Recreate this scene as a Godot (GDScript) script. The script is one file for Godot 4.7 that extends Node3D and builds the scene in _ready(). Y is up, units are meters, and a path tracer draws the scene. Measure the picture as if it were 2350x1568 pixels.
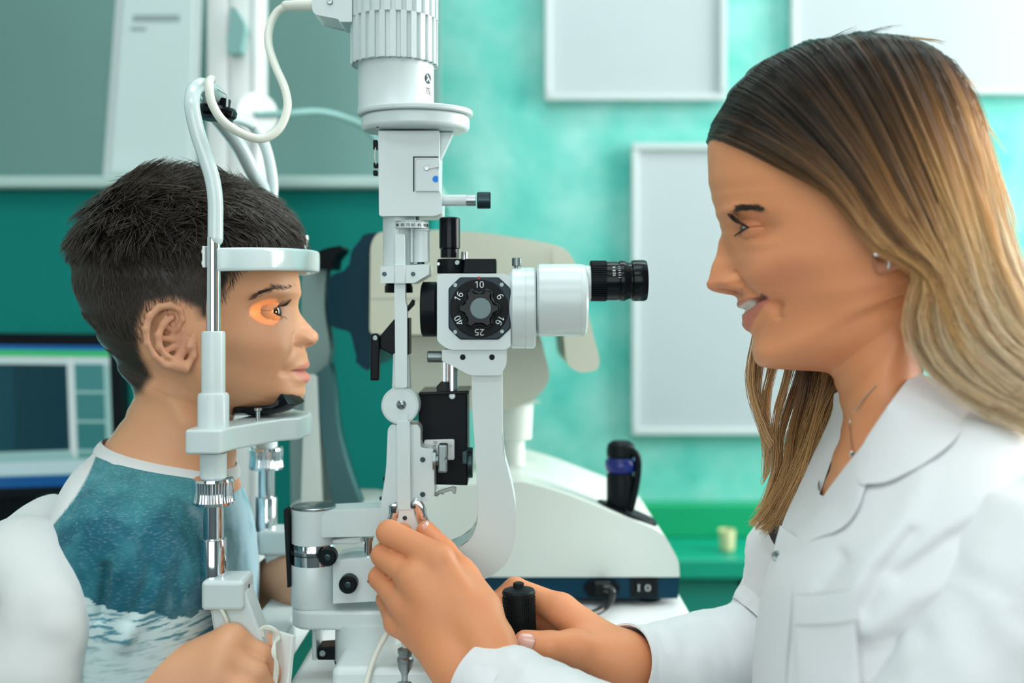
extends Node3D

const F := 2500.0
var mats := {}
var taken := {}
var rng := RandomNumberGenerator.new()

func _ready() -> void:
	rng.seed = 7
	set_camera_and_light()
	make_materials()
	build_room()
	build_background()
	build_refractometer()
	build_table()
	build_headrest()
	build_slit_lamp()
	build_boy()
	build_woman()

# ---------------------------------------------------------------- camera, light, exposure
func set_camera_and_light() -> void:
	var cam := Camera3D.new()
	cam.name = "camera"
	add_child(cam)
	cam.position = Vector3(0, 1.2, 0)
	cam.keep_aspect = Camera3D.KEEP_HEIGHT
	var at := CameraAttributesPhysical.new()
	at.frustum_focal_length = 38.3
	at.exposure_aperture = 3.6
	at.frustum_focus_distance = 0.818
	at.frustum_near = 0.05
	at.frustum_far = 50.0
	cam.attributes = at
	cam.set_frustum(0.05 * 1568.0 / F, Vector2(0, -0.05 * 84.0 / F), 0.05, 50.0)
	cam.current = true
	var env := Environment.new()
	env.background_mode = Environment.BG_COLOR
	env.background_color = Color(0.75, 0.85, 0.9)
	env.tonemap_mode = Environment.TONE_MAPPER_LINEAR
	env.tonemap_exposure = 0.89
	env.sdfgi_enabled = true
	env.ssao_enabled = true
	env.ssil_enabled = true
	var we := WorldEnvironment.new()
	we.name = "environment"
	we.environment = env
	add_child(we)
	# daylight from the frosted window in the right wall
	panel_light("window_and_fill_light", Vector3(1.93, 1.72, -1.25), Vector3(-1, -0.12, 0.25), Vector2(1.3, 1.5), Color(1.0, 0.985, 0.97), 7.5)
	# front fill light, added as an unseen frosted window behind the camera
	panel_light("window_and_fill_light", Vector3(-0.25, 1.55, 1.52), Vector3(0, -0.05, -1), Vector2(2.0, 1.3), Color(1.0, 0.99, 0.97), 1.5)
	# three luminous ceiling panels
	panel_light("ceiling_light", Vector3(-0.15, 2.62, -0.55), Vector3(0, -1, 0.001), Vector2(1.15, 0.55), Color(0.96, 1.0, 1.0), 0.8)
	panel_light("ceiling_light", Vector3(0.2, 2.62, -1.5), Vector3(0, -1, 0.001), Vector2(1.15, 0.3), Color(0.97, 1.0, 1.0), 0.7)
	panel_light("ceiling_light", Vector3(-0.3, 2.62, 0.75), Vector3(0, -1, 0.001), Vector2(1.15, 0.55), Color(0.97, 1.0, 1.0), 1.0)

func panel_light(called: String, at: Vector3, towards: Vector3, size: Vector2, c: Color, energy: float) -> void:
	var l := AreaLight3D.new()
	l.name = numbered(called)
	add_child(l)
	l.look_at_from_position(at, at + towards, Vector3.UP if absf(towards.y) < 0.9 else Vector3.BACK)
	l.area_size = size
	l.light_color = c
	l.light_energy = energy
	l.area_range = 12.0
	l.shadow_enabled = true

# ---------------------------------------------------------------- naming and placing
func numbered(called: String) -> String:
	var k: int = taken.get(called, 0)
	taken[called] = k + 1
	return called if k == 0 else "%s_%03d" % [called, k]

func P(px: float, py: float, d: float) -> Vector3:
	return Vector3((px - 1175.0) * d / F, 1.2 + (700.0 - py) * d / F, -d)

func thing(called: String, label: String, category: String, at: Vector3, group := "") -> Node3D:
	var o := Node3D.new()
	o.name = numbered(called)
	add_child(o)
	o.position = at
	tag(o, label, category, group)
	return o

func tag(o: Node3D, label: String, category: String, group := "") -> Node3D:
	o.set_meta("label", label)
	o.set_meta("category", category)
	if group != "":
		o.set_meta("group", group)
	return o

func origin_of(n: Node) -> Vector3:
	var at := Vector3.ZERO
	while n is Node3D and n != self:
		at += (n as Node3D).position
		n = n.get_parent()
	return at

# commits a mesh builder, whose points are in the world, as one named mesh below parent
func obj(called: String, mb: Mb, m: Material, parent: Node = null) -> MeshInstance3D:
	var o := MeshInstance3D.new()
	o.name = called if parent else numbered(called)
	var par: Node = parent if parent else self
	par.add_child(o, true)
	o.mesh = mb.make(origin_of(par))
	o.material_override = m
	return o

# a single-mesh thing whose origin is put at the given base point
func solo(called: String, mb: Mb, m: Material, base: Vector3, label: String, category: String, group := "") -> MeshInstance3D:
	var o := MeshInstance3D.new()
	o.name = numbered(called)
	add_child(o)
	o.position = base
	o.mesh = mb.make(base)
	o.material_override = m
	tag(o, label, category, group)
	return o

func struct(called: String, mb: Mb, m: Material, parent: Node = null) -> MeshInstance3D:
	var o := obj(called, mb, m, parent)
	if parent == null:
		o.set_meta("kind", "structure")
	return o

# ---------------------------------------------------------------- mesh builder
class Mb:
	var v := PackedVector3Array()
	var n := PackedVector3Array()
	var uv := PackedVector2Array()
	var c := PackedColorArray()
	var ix := PackedInt32Array()
	var xf := Transform3D.IDENTITY
	var col := Color.WHITE

	func put(p: Vector3, nn: Vector3, t := Vector2.ZERO) -> int:
		v.append(xf * p)
		n.append((xf.basis * nn).normalized())
		uv.append(t)
		c.append(col)
		return v.size() - 1

	func tri(a: int, b: int, d: int) -> void:
		ix.append(a)
		ix.append(b)
		ix.append(d)

	func quad(a: int, b: int, d: int, e: int) -> void:
		tri(a, b, d)
		tri(a, d, e)

	# w x h points, row by row; normals from neighbours; wrap joins the last column to the first
	func grid(p: PackedVector3Array, w: int, h: int, wrap := false, flip := false, cols := PackedColorArray(), uvs := PackedVector2Array()) -> void:
		var o := v.size()
		for j in h:
			for i in w:
				var il: int = (i - 1 + w) % w if wrap else maxi(i - 1, 0)
				var ir: int = (i + 1) % w if wrap else mini(i + 1, w - 1)
				var a := p[j * w + ir] - p[j * w + il]
				var b := p[mini(j + 1, h - 1) * w + i] - p[maxi(j - 1, 0) * w + i]
				var nn := a.cross(b)
				if nn.length_squared() < 1e-20:
					nn = Vector3.UP
				if flip:
					nn = -nn
				v.append(xf * p[j * w + i])
				n.append((xf.basis * nn).normalized())
				uv.append(uvs[j * w + i] if uvs.size() else Vector2(float(i) / w, float(j) / h))
				c.append(cols[j * w + i] if cols.size() else col)
		for j in h - 1:
			for i in (w if wrap else w - 1):
				var i2 := (i + 1) % w
				quad(o + j * w + i, o + j * w + i2, o + (j + 1) * w + i2, o + (j + 1) * w + i)

	# points with shared indices; normals are gathered from the faces
	func soup(p: PackedVector3Array, idx: PackedInt32Array, cols := PackedColorArray(), outward := 1.0) -> void:
		var o := v.size()
		var nn := PackedVector3Array()
		nn.resize(p.size())
		for k in range(0, idx.size(), 3):
			var a := idx[k]
			var b := idx[k + 1]
			var d := idx[k + 2]
			var f := (p[b] - p[a]).cross(p[d] - p[a]) * outward
			nn[a] += f
			nn[b] += f
			nn[d] += f
		for k in p.size():
			v.append(xf * p[k])
			n.append((xf.basis * nn[k]).normalized())
			uv.append(Vector2.ZERO)
			c.append(cols[k] if cols.size() else col)
		for k in idx:
			ix.append(o + k)

	# a box with rounded edges
	func box(at: Vector3, size: Vector3, r := 0.002, segs := 2) -> void:
		var half := size * 0.5
		r = minf(r, minf(half.x, minf(half.y, half.z)) * 0.999)
		var m := segs + 1
		for f in 6:
			var ax := f / 2
			var sg := 1.0 if f % 2 == 0 else -1.0
			var o := v.size()
			for j in 2 * m:
				for i in 2 * m:
					var ti := (float(i) / segs - 1.0) if i < m else float(i - m) / segs
					var tj := (float(j) / segs - 1.0) if j < m else float(j - m) / segs
					var dv := Vector3.ZERO
					dv[ax] = sg
					dv[(ax + 1) % 3] = tan(ti * PI / 4)
					dv[(ax + 2) % 3] = tan(tj * PI / 4)
					dv = dv.normalized()
					var q := Vector3.ZERO
					q[ax] = sg * (half[ax] - r)
					q[(ax + 1) % 3] = (-1.0 if i < m else 1.0) * (half[(ax + 1) % 3] - r)
					q[(ax + 2) % 3] = (-1.0 if j < m else 1.0) * (half[(ax + 2) % 3] - r)
					put(at + q + dv * r, dv, Vector2(float(i) / (2 * m - 1), float(j) / (2 * m - 1)))
			for j in 2 * m - 1:
				for i in 2 * m - 1:
					var a := o + j * 2 * m + i
					quad(a, a + 1, a + 2 * m + 1, a + 2 * m)

	# a profile of (radius, height) turned round the y axis of xf
	func lathe(prof: Array, segs := 48, crease := 0.6) -> void:
		var rows := []   # [point, normal]
		var k := prof.size()
		for i in k:
			var q: Vector2 = prof[i]
			var before := Vector2.ZERO
			var after := Vector2.ZERO
			if i > 0:
				var e: Vector2 = q - prof[i - 1]
				before = Vector2(e.y, -e.x).normalized()
			if i < k - 1:
				var e2: Vector2 = prof[i + 1] - q
				after = Vector2(e2.y, -e2.x).normalized()
			if i == 0:
				rows.append([q, after, true])
			elif i == k - 1:
				rows.append([q, before, false])
			elif before.dot(after) < cos(crease):
				rows.append([q, before, false])
				rows.append([q, after, true])
			else:
				rows.append([q, (before + after).normalized(), true])
		var o := v.size()
		var sgn := 1.0
		for row in rows:
			for s in segs + 1:
				var a := TAU * s / segs
				var d := Vector3(sin(a), 0, cos(a))
				put(d * row[0].x + Vector3(0, row[0].y, 0), d * row[1].x * sgn + Vector3(0, row[1].y * sgn, 0), Vector2(float(s) / segs, row[0].y))
		for j in rows.size() - 1:
			if not rows[j][2]:
				continue
			for s in segs:
				var a := o + j * (segs + 1) + s
				quad(a, a + 1, a + segs + 2, a + segs + 1)

	# an outline in x and y pulled from z0 to z1, edges rounded by bev
	func extrude(poly: PackedVector2Array, z0: float, z1: float, bev := 0.001, segs := 2, smooth := 0.7) -> void:
		var m := poly.size()
		var area := 0.0
		for i in m:
			area += poly[i].cross(poly[(i + 1) % m])
		if area < 0:
			poly.reverse()
		var ea := PackedVector2Array()
		for i in m:
			var e := (poly[(i + 1) % m] - poly[i]).normalized()
			ea.append(Vector2(e.y, -e.x))
		var rows := []   # inset, z, lateral share, z share
		for s in segs + 1:
			var a := PI / 2 * s / segs
			rows.append([bev * (1 - sin(a)), z0 + bev * (1 - cos(a)), sin(a), -cos(a)])
		for s in segs + 1:
			var a := PI / 2 * s / segs
			rows.append([bev * (1 - cos(a)), z1 - bev * (1 - sin(a)), cos(a), sin(a)])
		var off := PackedVector2Array()
		for i in m:
			var n0 := ea[(i - 1 + m) % m]
			var n1 := ea[i]
			var mid := (n0 + n1)
			off.append(mid / maxf(0.35, mid.length_squared() * 0.5) if mid.length() > 0.1 else n1)
		for i in m:
			var i2 := (i + 1) % m
			var na := off[i].normalized() if ea[(i - 1 + m) % m].dot(ea[i]) > cos(smooth) else ea[i]
			var nb := off[i2].normalized() if ea[i2].dot(ea[i]) > cos(smooth) else ea[i]
			var o := v.size()
			for r in rows:
				var pa: Vector2 = poly[i] - off[i] * r[0]
				var pb: Vector2 = poly[i2] - off[i2] * r[0]
				put(Vector3(pa.x, pa.y, r[1]), Vector3(na.x * r[2], na.y * r[2], r[3]))
				put(Vector3(pb.x, pb.y, r[1]), Vector3(nb.x * r[2], nb.y * r[2], r[3]))
			for r in rows.size() - 1:
				quad(o + r * 2, o + r * 2 + 1, o + r * 2 + 3, o + r * 2 + 2)
		var inner := PackedVector2Array()
		for i in m:
			inner.append(poly[i] - off[i] * bev)
		var t := Geometry2D.triangulate_polygon(inner)
		if t.is_empty():
			inner = poly
			t = Geometry2D.triangulate_polygon(poly)
		for side in 2:
			var o := v.size()
			for q in inner:
				put(Vector3(q.x, q.y, z1 if side else z0), Vector3(0, 0, 1 if side else -1), q)
			for q in range(0, t.size(), 3):
				tri(o + t[q], o + t[q + 1], o + t[q + 2])

	# a round tube along points, rad one number or one per point
	func tube(path: PackedVector3Array, rad, segs := 12, cap := true, squash := 1.0) -> void:
		var m := path.size()
		var t0 := (path[1] - path[0]).normalized()
		var side := t0.cross(Vector3.UP if absf(t0.y) < 0.9 else Vector3.RIGHT).normalized()
		var pts := PackedVector3Array()
		var rr := []
		var tt := []
		var cs := []
		for i in m:
			var t := (path[mini(i + 1, m - 1)] - path[maxi(i - 1, 0)]).normalized()
			side = (side - t * side.dot(t)).normalized()
			var r: float = rad if rad is float else rad[i]
			if cap and i == 0:
				for k in 4:
					var a := PI / 2 * k / 4.0
					cs.append([path[0] - t * r * cos(a), side, t, r * maxf(sin(a), 0.01)])
			cs.append([path[i], side, t, r])
			if cap and i == m - 1:
				for k in 4:
					var a := PI / 2 * (k + 1) / 4.0
					cs.append([path[i] + t * r * sin(a), side, t, r * maxf(cos(a), 0.01)])
		for q in cs:
			var up: Vector3 = q[2].cross(q[1])
			for s in segs:
				var a := TAU * s / segs
				pts.append(q[0] + (q[1] * cos(a) + up * sin(a) * squash) * q[3])
		grid(pts, segs, cs.size(), true, false)

	func text(s: String, font: Font, height: float, depth: float) -> void:
		var tm := TextMesh.new()
		tm.text = s
		tm.font = font
		tm.font_size = 64
		tm.pixel_size = 0.001
		tm.depth = 0.001
		var sc := Vector3(height / 0.046, height / 0.046, depth / 0.001)
		for k in tm.get_surface_count():
			var a := tm.surface_get_arrays(k)
			var o := v.size()
			var tv: PackedVector3Array = a[Mesh.ARRAY_VERTEX]
			var tn: PackedVector3Array = a[Mesh.ARRAY_NORMAL]
			for i in tv.size():
				put(tv[i] * sc, tn[i])
			var ti = a[Mesh.ARRAY_INDEX]
			if ti != null and ti.size():
				for i in ti:
					ix.append(o + i)
			else:
				for i in tv.size():
					ix.append(o + i)

	func make(org: Vector3) -> ArrayMesh:
		var p := v
		if org != Vector3.ZERO:
			p = PackedVector3Array()
			p.resize(v.size())
			for i in v.size():
				p[i] = v[i] - org
		for k in range(0, ix.size(), 3):
			var a := ix[k]
			var b := ix[k + 1]
			var d := ix[k + 2]
			# clockwise fronts: the winding must agree with the normals
			if (v[b] - v[a]).cross(v[d] - v[a]).dot(n[a] + n[b] + n[d]) > 0.0:
				ix[k + 1] = d
				ix[k + 2] = b
		var arr := []
		arr.resize(Mesh.ARRAY_MAX)
		arr[Mesh.ARRAY_VERTEX] = p
		arr[Mesh.ARRAY_NORMAL] = n
		arr[Mesh.ARRAY_TEX_UV] = uv
		arr[Mesh.ARRAY_COLOR] = c
		arr[Mesh.ARRAY_INDEX] = ix
		var am := ArrayMesh.new()
		am.add_surface_from_arrays(Mesh.PRIMITIVE_TRIANGLES, arr)
		return am

# ---------------------------------------------------------------- curves
func spline(pts: Array, count: int) -> PackedVector3Array:
	var out := PackedVector3Array()
	var m := pts.size()
	for i in count:
		var t := float(i) / (count - 1) * (m - 1)
		var k := mini(int(t), m - 2)
		var f := t - k
		var a: Vector3 = pts[maxi(k - 1, 0)]
		var b: Vector3 = pts[k]
		var c2: Vector3 = pts[k + 1]
		var d: Vector3 = pts[mini(k + 2, m - 1)]
		out.append(b.cubic_interpolate(c2, a, d, f))
	return out

# piecewise smooth y(x) through [x, y] pairs sorted by x (monotone cubic)
func curve_at(t: Array, x: float) -> float:
	var m := t.size()
	if x <= t[0][0]:
		return t[0][1]
	if x >= t[m - 1][0]:
		return t[m - 1][1]
	var lo := 0
	var hi := m - 1
	while hi - lo > 1:
		var mid := (lo + hi) / 2
		if t[mid][0] <= x:
			lo = mid
		else:
			hi = mid
	var h: float = t[hi][0] - t[lo][0]
	var s: float = (t[hi][1] - t[lo][1]) / h
	var sl: float = s
	var sr: float = s
	if lo > 0:
		var s0: float = (t[lo][1] - t[lo - 1][1]) / (t[lo][0] - t[lo - 1][0])
		sl = 0.0 if s0 * s <= 0.0 else 2.0 * s0 * s / (s0 + s)
	if hi < m - 1:
		var s1: float = (t[hi + 1][1] - t[hi][1]) / (t[hi + 1][0] - t[hi][0])
		sr = 0.0 if s1 * s <= 0.0 else 2.0 * s1 * s / (s1 + s)
	var f: float = (x - t[lo][0]) / h
	var f2 := f * f
	var f3 := f2 * f
	return (2 * f3 - 3 * f2 + 1) * t[lo][1] + (f3 - 2 * f2 + f) * h * sl + (-2 * f3 + 3 * f2) * t[hi][1] + (f3 - f2) * h * sr

# corners rounded by r (pixels or metres alike)
func rounded(pts: Array, r, segs := 4) -> PackedVector2Array:
	var out := PackedVector2Array()
	var m := pts.size()
	for i in m:
		var p: Vector2 = pts[i]
		var a: Vector2 = pts[(i - 1 + m) % m]
		var b: Vector2 = pts[(i + 1) % m]
		var rr: float = r[i] if r is Array else r
		var la := minf(rr, p.distance_to(a) * 0.48)
		var lb := minf(rr, p.distance_to(b) * 0.48)
		if rr < 1e-5:
			out.append(p)
			continue
		var q := p + (a - p).normalized() * la
		var s := p + (b - p).normalized() * lb
		for k in segs + 1:
			var t := float(k) / segs
			out.append(q.lerp(p, t).lerp(p.lerp(s, t), t))
	return out

# outline given in pixels of the photograph's frame at depth d, as metres in the world's x and y
func pl(pts: Array, d: float, r = 0.0) -> PackedVector2Array:
	var q := []
	for k in range(0, pts.size(), 2):
		var w := P(pts[k], pts[k + 1], d)
		q.append(Vector2(w.x, w.y))
	if r is Array:
		var rs := []
		for x in r:
			rs.append(x * d / F)
		return rounded(q, rs)
	if r > 0.0:
		return rounded(q, r * d / F)
	return PackedVector2Array(q)

# plate whose near face, at depth d, has the given outline in pixels; it is t thick
func plate(mb: Mb, pts: Array, d: float, t: float, r = 0.0, bev := 0.001, segs := 2) -> void:
	mb.extrude(pl(pts, d, r), -d - t, -d, bev, segs)

# axis frames for lathes: the y axis of the profile goes along dir
func along(at: Vector3, dir: Vector3, turn := 0.0) -> Transform3D:
	var y := dir.normalized()
	var z := Vector3.BACK if absf(y.z) < 0.9 else Vector3.UP
	var x := y.cross(z).normalized()
	z = x.cross(y).normalized()
	return Transform3D(Basis(x, y, z).rotated(y, turn), at)

# turned part: profile of [radius px, offset px] along dir from the pixel point at depth d
func turned(mb: Mb, px: float, py: float, d: float, dir: Vector3, prof: Array, segs := 40, crease := 0.6) -> void:
	var s := d / F
	var q := []
	for e in prof:
		q.append(Vector2(e[0] * s, e[1] * s))
	mb.xf = along(P(px, py, d), dir)
	mb.lathe(q, segs, crease)
	mb.xf = Transform3D.IDENTITY

# toothed outline
func gear(n: int, r0: float, r1: float, duty := 0.5) -> PackedVector2Array:
	var out := PackedVector2Array()
	for k in n:
		var a := TAU * k / n
		var w := TAU / n
		for e in [[0.0, r0], [0.04, r1], [duty - 0.04, r1], [duty, r0]]:
			var b: float = a + w * e[0]
			out.append(Vector2(cos(b), sin(b)) * e[1])
	return out

func screw(parent: Node, px: float, py: float, d: float, r: float, m: String, slot := 0.6) -> void:
	var mb := Mb.new()
	turned(mb, px, py, d, Vector3.BACK, [[r, 0], [r, r * 0.25], [r * 0.8, r * 0.42], [r * 0.42, r * 0.42], [r * 0.36, r * 0.1], [0.0, r * 0.1]], 20)
	obj("screw", mb, mats[m], parent)

# ---------------------------------------------------------------- materials
func mat(c: Color, rough := 0.5, metal := 0.0, spec := 0.5) -> StandardMaterial3D:
	var m := StandardMaterial3D.new()
	m.albedo_color = c
	m.roughness = rough
	m.metallic = metal
	m.metallic_specular = spec
	return m

func noise_tex(sd: int, freq: float, oct: int, ramp: Gradient = null, size := 512, normal := 0.0) -> NoiseTexture2D:
	var fn := FastNoiseLite.new()
	fn.seed = sd
	fn.frequency = freq
	fn.fractal_octaves = oct
	fn.noise_type = FastNoiseLite.TYPE_SIMPLEX_SMOOTH
	var t := NoiseTexture2D.new()
	t.width = size
	t.height = size
	t.seamless = true
	t.noise = fn
	if ramp:
		t.color_ramp = ramp
	if normal > 0.0:
		t.as_normal_map = true
		t.bump_strength = normal
	return t

func ramp(stops: Array) -> Gradient:
	var g := Gradient.new()
	var o := PackedFloat32Array()
	var c := PackedColorArray()
	for s in stops:
		o.append(s[0])
		c.append(s[1])
	g.offsets = o
	g.colors = c
	return g

func triplanar(m: StandardMaterial3D, scale: float) -> StandardMaterial3D:
	m.uv1_triplanar = true
	m.uv1_world_triplanar = true
	m.uv1_scale = Vector3.ONE * scale
	return m

func make_materials() -> void:
	var wall := mat(Color(1, 1, 1), 0.75, 0.0, 0.3)
	wall.albedo_texture = noise_tex(3, 0.006, 5, ramp([[0.0, Color(0.28, 0.72, 0.67)], [0.35, Color(0.43, 0.79, 0.74)], [0.65, Color(0.53, 0.82, 0.78)], [1.0, Color(0.62, 0.86, 0.83)]]), 1024)
	wall.heightmap_enabled = true
	wall.heightmap_texture = noise_tex(11, 0.03, 4)
	wall.heightmap_scale = 0.15
	mats.wall = triplanar(wall, 0.8)
	mats.shaded_wall = mat(Color(0.02, 0.48, 0.45), 0.75, 0.0, 0.3)  # wall teal darkened, the shelf's shadow put into the colour
	mats.floor = mat(Color(0.42, 0.48, 0.47), 0.5)
	mats.ceiling = mat(Color(0.82, 0.84, 0.83), 0.9)
	mats.plain_wall = mat(Color(0.70, 0.74, 0.73), 0.8)
	mats.dim_wall = mat(Color(0.42, 0.43, 0.44), 0.8)
	mats.grey_panel = mat(Color(0.40, 0.56, 0.54), 0.45)
	mats.shelf = mat(Color(0.68, 0.78, 0.76), 0.5)
	mats.board = mat(Color(0.70, 0.75, 0.765), 0.3)
	mats.board_frame = mat(Color(0.76, 0.81, 0.81), 0.35)
	mats.board_back = mat(Color(0.55, 0.62, 0.62), 0.5)
	mats.green = mat(Color(0.0, 0.62, 0.42), 0.4)
	mats.green_top = mat(Color(0.02, 0.60, 0.48), 0.35)
	mats.green_dark = mat(Color(0.02, 0.52, 0.45), 0.5)
	mats.white_paint = mat(Color(0.80, 0.85, 0.85), 0.27, 0.0, 0.5)
	mats.satin_white = mat(Color(0.88, 0.90, 0.895), 0.22)
	mats.gloss_plastic = mat(Color(0.80, 0.87, 0.87), 0.12, 0.0, 0.6)
	mats.chrome = mat(Color(0.88, 0.90, 0.92), 0.06, 1.0)
	mats.steel = mat(Color(0.62, 0.65, 0.66), 0.28, 1.0)
	mats.dull_steel = mat(Color(0.55, 0.60, 0.60), 0.42, 1.0)
	mats.dark_steel = mat(Color(0.22, 0.30, 0.32), 0.35, 0.8)
	mats.black = mat(Color(0.05, 0.075, 0.09), 0.42, 0.0, 0.25)
	mats.black_gloss = mat(Color(0.04, 0.06, 0.08), 0.2, 0.0, 0.3)
	mats.black_rubber = mat(Color(0.06, 0.09, 0.10), 0.5, 0.0, 0.3)
	mats.hole = mat(Color(0.01, 0.012, 0.015), 0.8)
	mats.navy = mat(Color(0.01, 0.20, 0.26), 0.45, 0.0, 0.3)
	mats.navy_strip = mat(Color(0.0, 0.22, 0.31), 0.4, 0.0, 0.3)
	mats.slate = mat(Color(0.08, 0.17, 0.22), 0.35, 0.0, 0.35)
	mats.print_white = mat(Color(0.9, 0.93, 0.93), 0.5)
	mats.print_black = mat(Color(0.02, 0.03, 0.03), 0.5)
	mats.grey_disc = mat(Color(0.42, 0.50, 0.52), 0.5)
	mats.red = mat(Color(0.75, 0.12, 0.15), 0.5)
	mats.blue_dot = mat(Color(0.10, 0.50, 0.85), 0.4)
	mats.beige = mat(Color(0.80, 0.81, 0.74), 0.4)
	mats.beige_dark = mat(Color(0.70, 0.72, 0.66), 0.45)
	mats.ref_white = mat(Color(0.86, 0.89, 0.87), 0.4)
	mats.ref_grey = mat(Color(0.56, 0.66, 0.65), 0.4)
	mats.ref_dark = mat(Color(0.20, 0.38, 0.40), 0.4)
	mats.lens = mat(Color(0.02, 0.05, 0.06), 0.05, 0.0, 0.8)
	mats.blue_ring = mat(Color(0.05, 0.12, 0.42), 0.25)
	mats.table = mat(Color(0.88, 0.90, 0.90), 0.3)
	mats.cord = mat(Color(0.84, 0.85, 0.81), 0.45)
	mats.cord_black = mat(Color(0.02, 0.05, 0.06), 0.25)
	mats.cream = mat(Color(0.88, 0.87, 0.68), 0.5)
	mats.pores = noise_tex(31, 0.12, 3, null, 256)
	mats.weave = noise_tex(33, 0.16, 2, null, 256)
	mats.hose = mat(Color(0.48, 0.66, 0.65), 0.4)

func font(bold := false) -> SystemFont:
	var f := SystemFont.new()
	f.font_names = PackedStringArray(["Droid Sans"])
	f.font_weight = 700 if bold else 400
	return f

# ---------------------------------------------------------------- the room
func slab(called: String, lo: Vector3, hi: Vector3, m: String) -> void:
	var mb := Mb.new()
	mb.box((lo + hi) * 0.5, hi - lo, 0.002, 1)
	struct(called, mb, mats[m])

func build_room() -> void:
	slab("floor", Vector3(-2.1, -0.1, -2.2), Vector3(2.15, 0.0, 1.7), "floor")
	slab("ceiling", Vector3(-2.1, 2.66, -2.2), Vector3(2.15, 2.78, 1.7), "ceiling")
	slab("wall_back", Vector3(-2.1, 0, -2.2), Vector3(2.15, 2.66, -2.1), "wall")
	slab("wall_left", Vector3(-2.1, 0, -2.1), Vector3(-2.0, 2.66, 1.6), "plain_wall")
	var wf := Mb.new()
	for e in [[Vector3(-2.1, 0, 1.6), Vector3(2.15, 0.85, 1.7)], [Vector3(-2.1, 2.25, 1.6), Vector3(2.15, 2.66, 1.7)], [Vector3(-2.1, 0.85, 1.6), Vector3(-1.3, 2.25, 1.7)], [Vector3(0.8, 0.85, 1.6), Vector3(2.15, 2.25, 1.7)]]:
		wf.box((e[0] + e[1]) * 0.5, e[1] - e[0], 0.001, 1)
	struct("wall_front", wf, mats.dim_wall)
	# the right wall leaves an opening for the window
	var mb := Mb.new()
	for e in [[Vector3(2.05, 0, -2.1), Vector3(2.15, 0.9, 1.6)], [Vector3(2.05, 2.5, -2.1), Vector3(2.15, 2.66, 1.6)], [Vector3(2.05, 0.9, -2.1), Vector3(2.15, 2.5, -1.95)], [Vector3(2.05, 0.9, -0.55), Vector3(2.15, 2.5, 1.6)]]:
		mb.box((e[0] + e[1]) * 0.5, e[1] - e[0], 0.001, 1)
	struct("wall_right", mb, mats.plain_wall)
	var w := Node3D.new()
	w.name = "window_1"
	add_child(w)
	w.position = Vector3(2.1, 0.9, -1.25)
	w.set_meta("kind", "structure")
	var fr := Mb.new()
	for e in [[0.93, -1.25, 0.06, 1.4], [2.47, -1.25, 0.06, 1.4]]:
		fr.box(Vector3(2.1, e[0], e[1]), Vector3(0.07, e[2], e[3]), 0.004)
	for z in [-1.92, -1.25, -0.58]:
		fr.box(Vector3(2.1, 1.7, z), Vector3(0.07, 1.6, 0.06), 0.004)
	obj("window_frame", fr, mats.satin_white, w)
	var glow := mat(Color(0.9, 0.93, 0.95), 0.6)
	glow.emission_enabled = true
	glow.emission = Color(0.95, 0.98, 1.0)
	glow.emission_energy_multiplier = 1.0
	for z in [-1.585, -0.915]:
		var pn := Mb.new()
		pn.box(Vector3(2.11, 1.7, z), Vector3(0.008, 1.5, 0.62), 0.001, 1)
		obj("pane", pn, glow, w)
	var w2 := Node3D.new()
	w2.name = "added_fill_window_2"  # unseen window with glowing panes, added for camera-side fill
	add_child(w2)
	w2.position = Vector3(-0.25, 0.85, 1.65)
	w2.set_meta("kind", "structure")
	fr = Mb.new()
	for y in [0.88, 2.22]:
		fr.box(Vector3(-0.25, y, 1.65), Vector3(2.1, 0.06, 0.07), 0.004)
	for x in [-1.27, -0.25, 0.77]:
		fr.box(Vector3(x, 1.55, 1.65), Vector3(0.06, 1.4, 0.07), 0.004)
	obj("window_frame", fr, mats.satin_white, w2)
	for x in [-0.76, 0.26]:
		var pn := Mb.new()
		pn.box(Vector3(x, 1.55, 1.66), Vector3(0.97, 1.3, 0.008), 0.001, 1)
		obj("pane", pn, glow, w2)
	var k := 0
	for e in [[-0.15, -0.55, 1.2, 0.6], [0.2, -1.5, 1.2, 0.34], [-0.3, 0.75, 1.2, 0.6]]:
		var lamp := thing("ceiling_panel_light", ["square ceiling light panel over the slit lamp", "narrow ceiling light panel near the wall boards", "ceiling light panel behind the camera position"][k], "ceiling light", Vector3(e[0], 2.66, e[1]))
		var f2 := Mb.new()
		f2.box(Vector3(e[0], 2.648, e[1]), Vector3(e[2] + 0.04, 0.022, e[3] + 0.04), 0.004)
		obj("frame", f2, mats.satin_white, lamp)
		var df := Mb.new()
		df.box(Vector3(e[0], 2.634, e[1]), Vector3(e[2], 0.008, e[3]), 0.002)
		obj("diffuser", df, glow, lamp)
		k += 1

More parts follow.
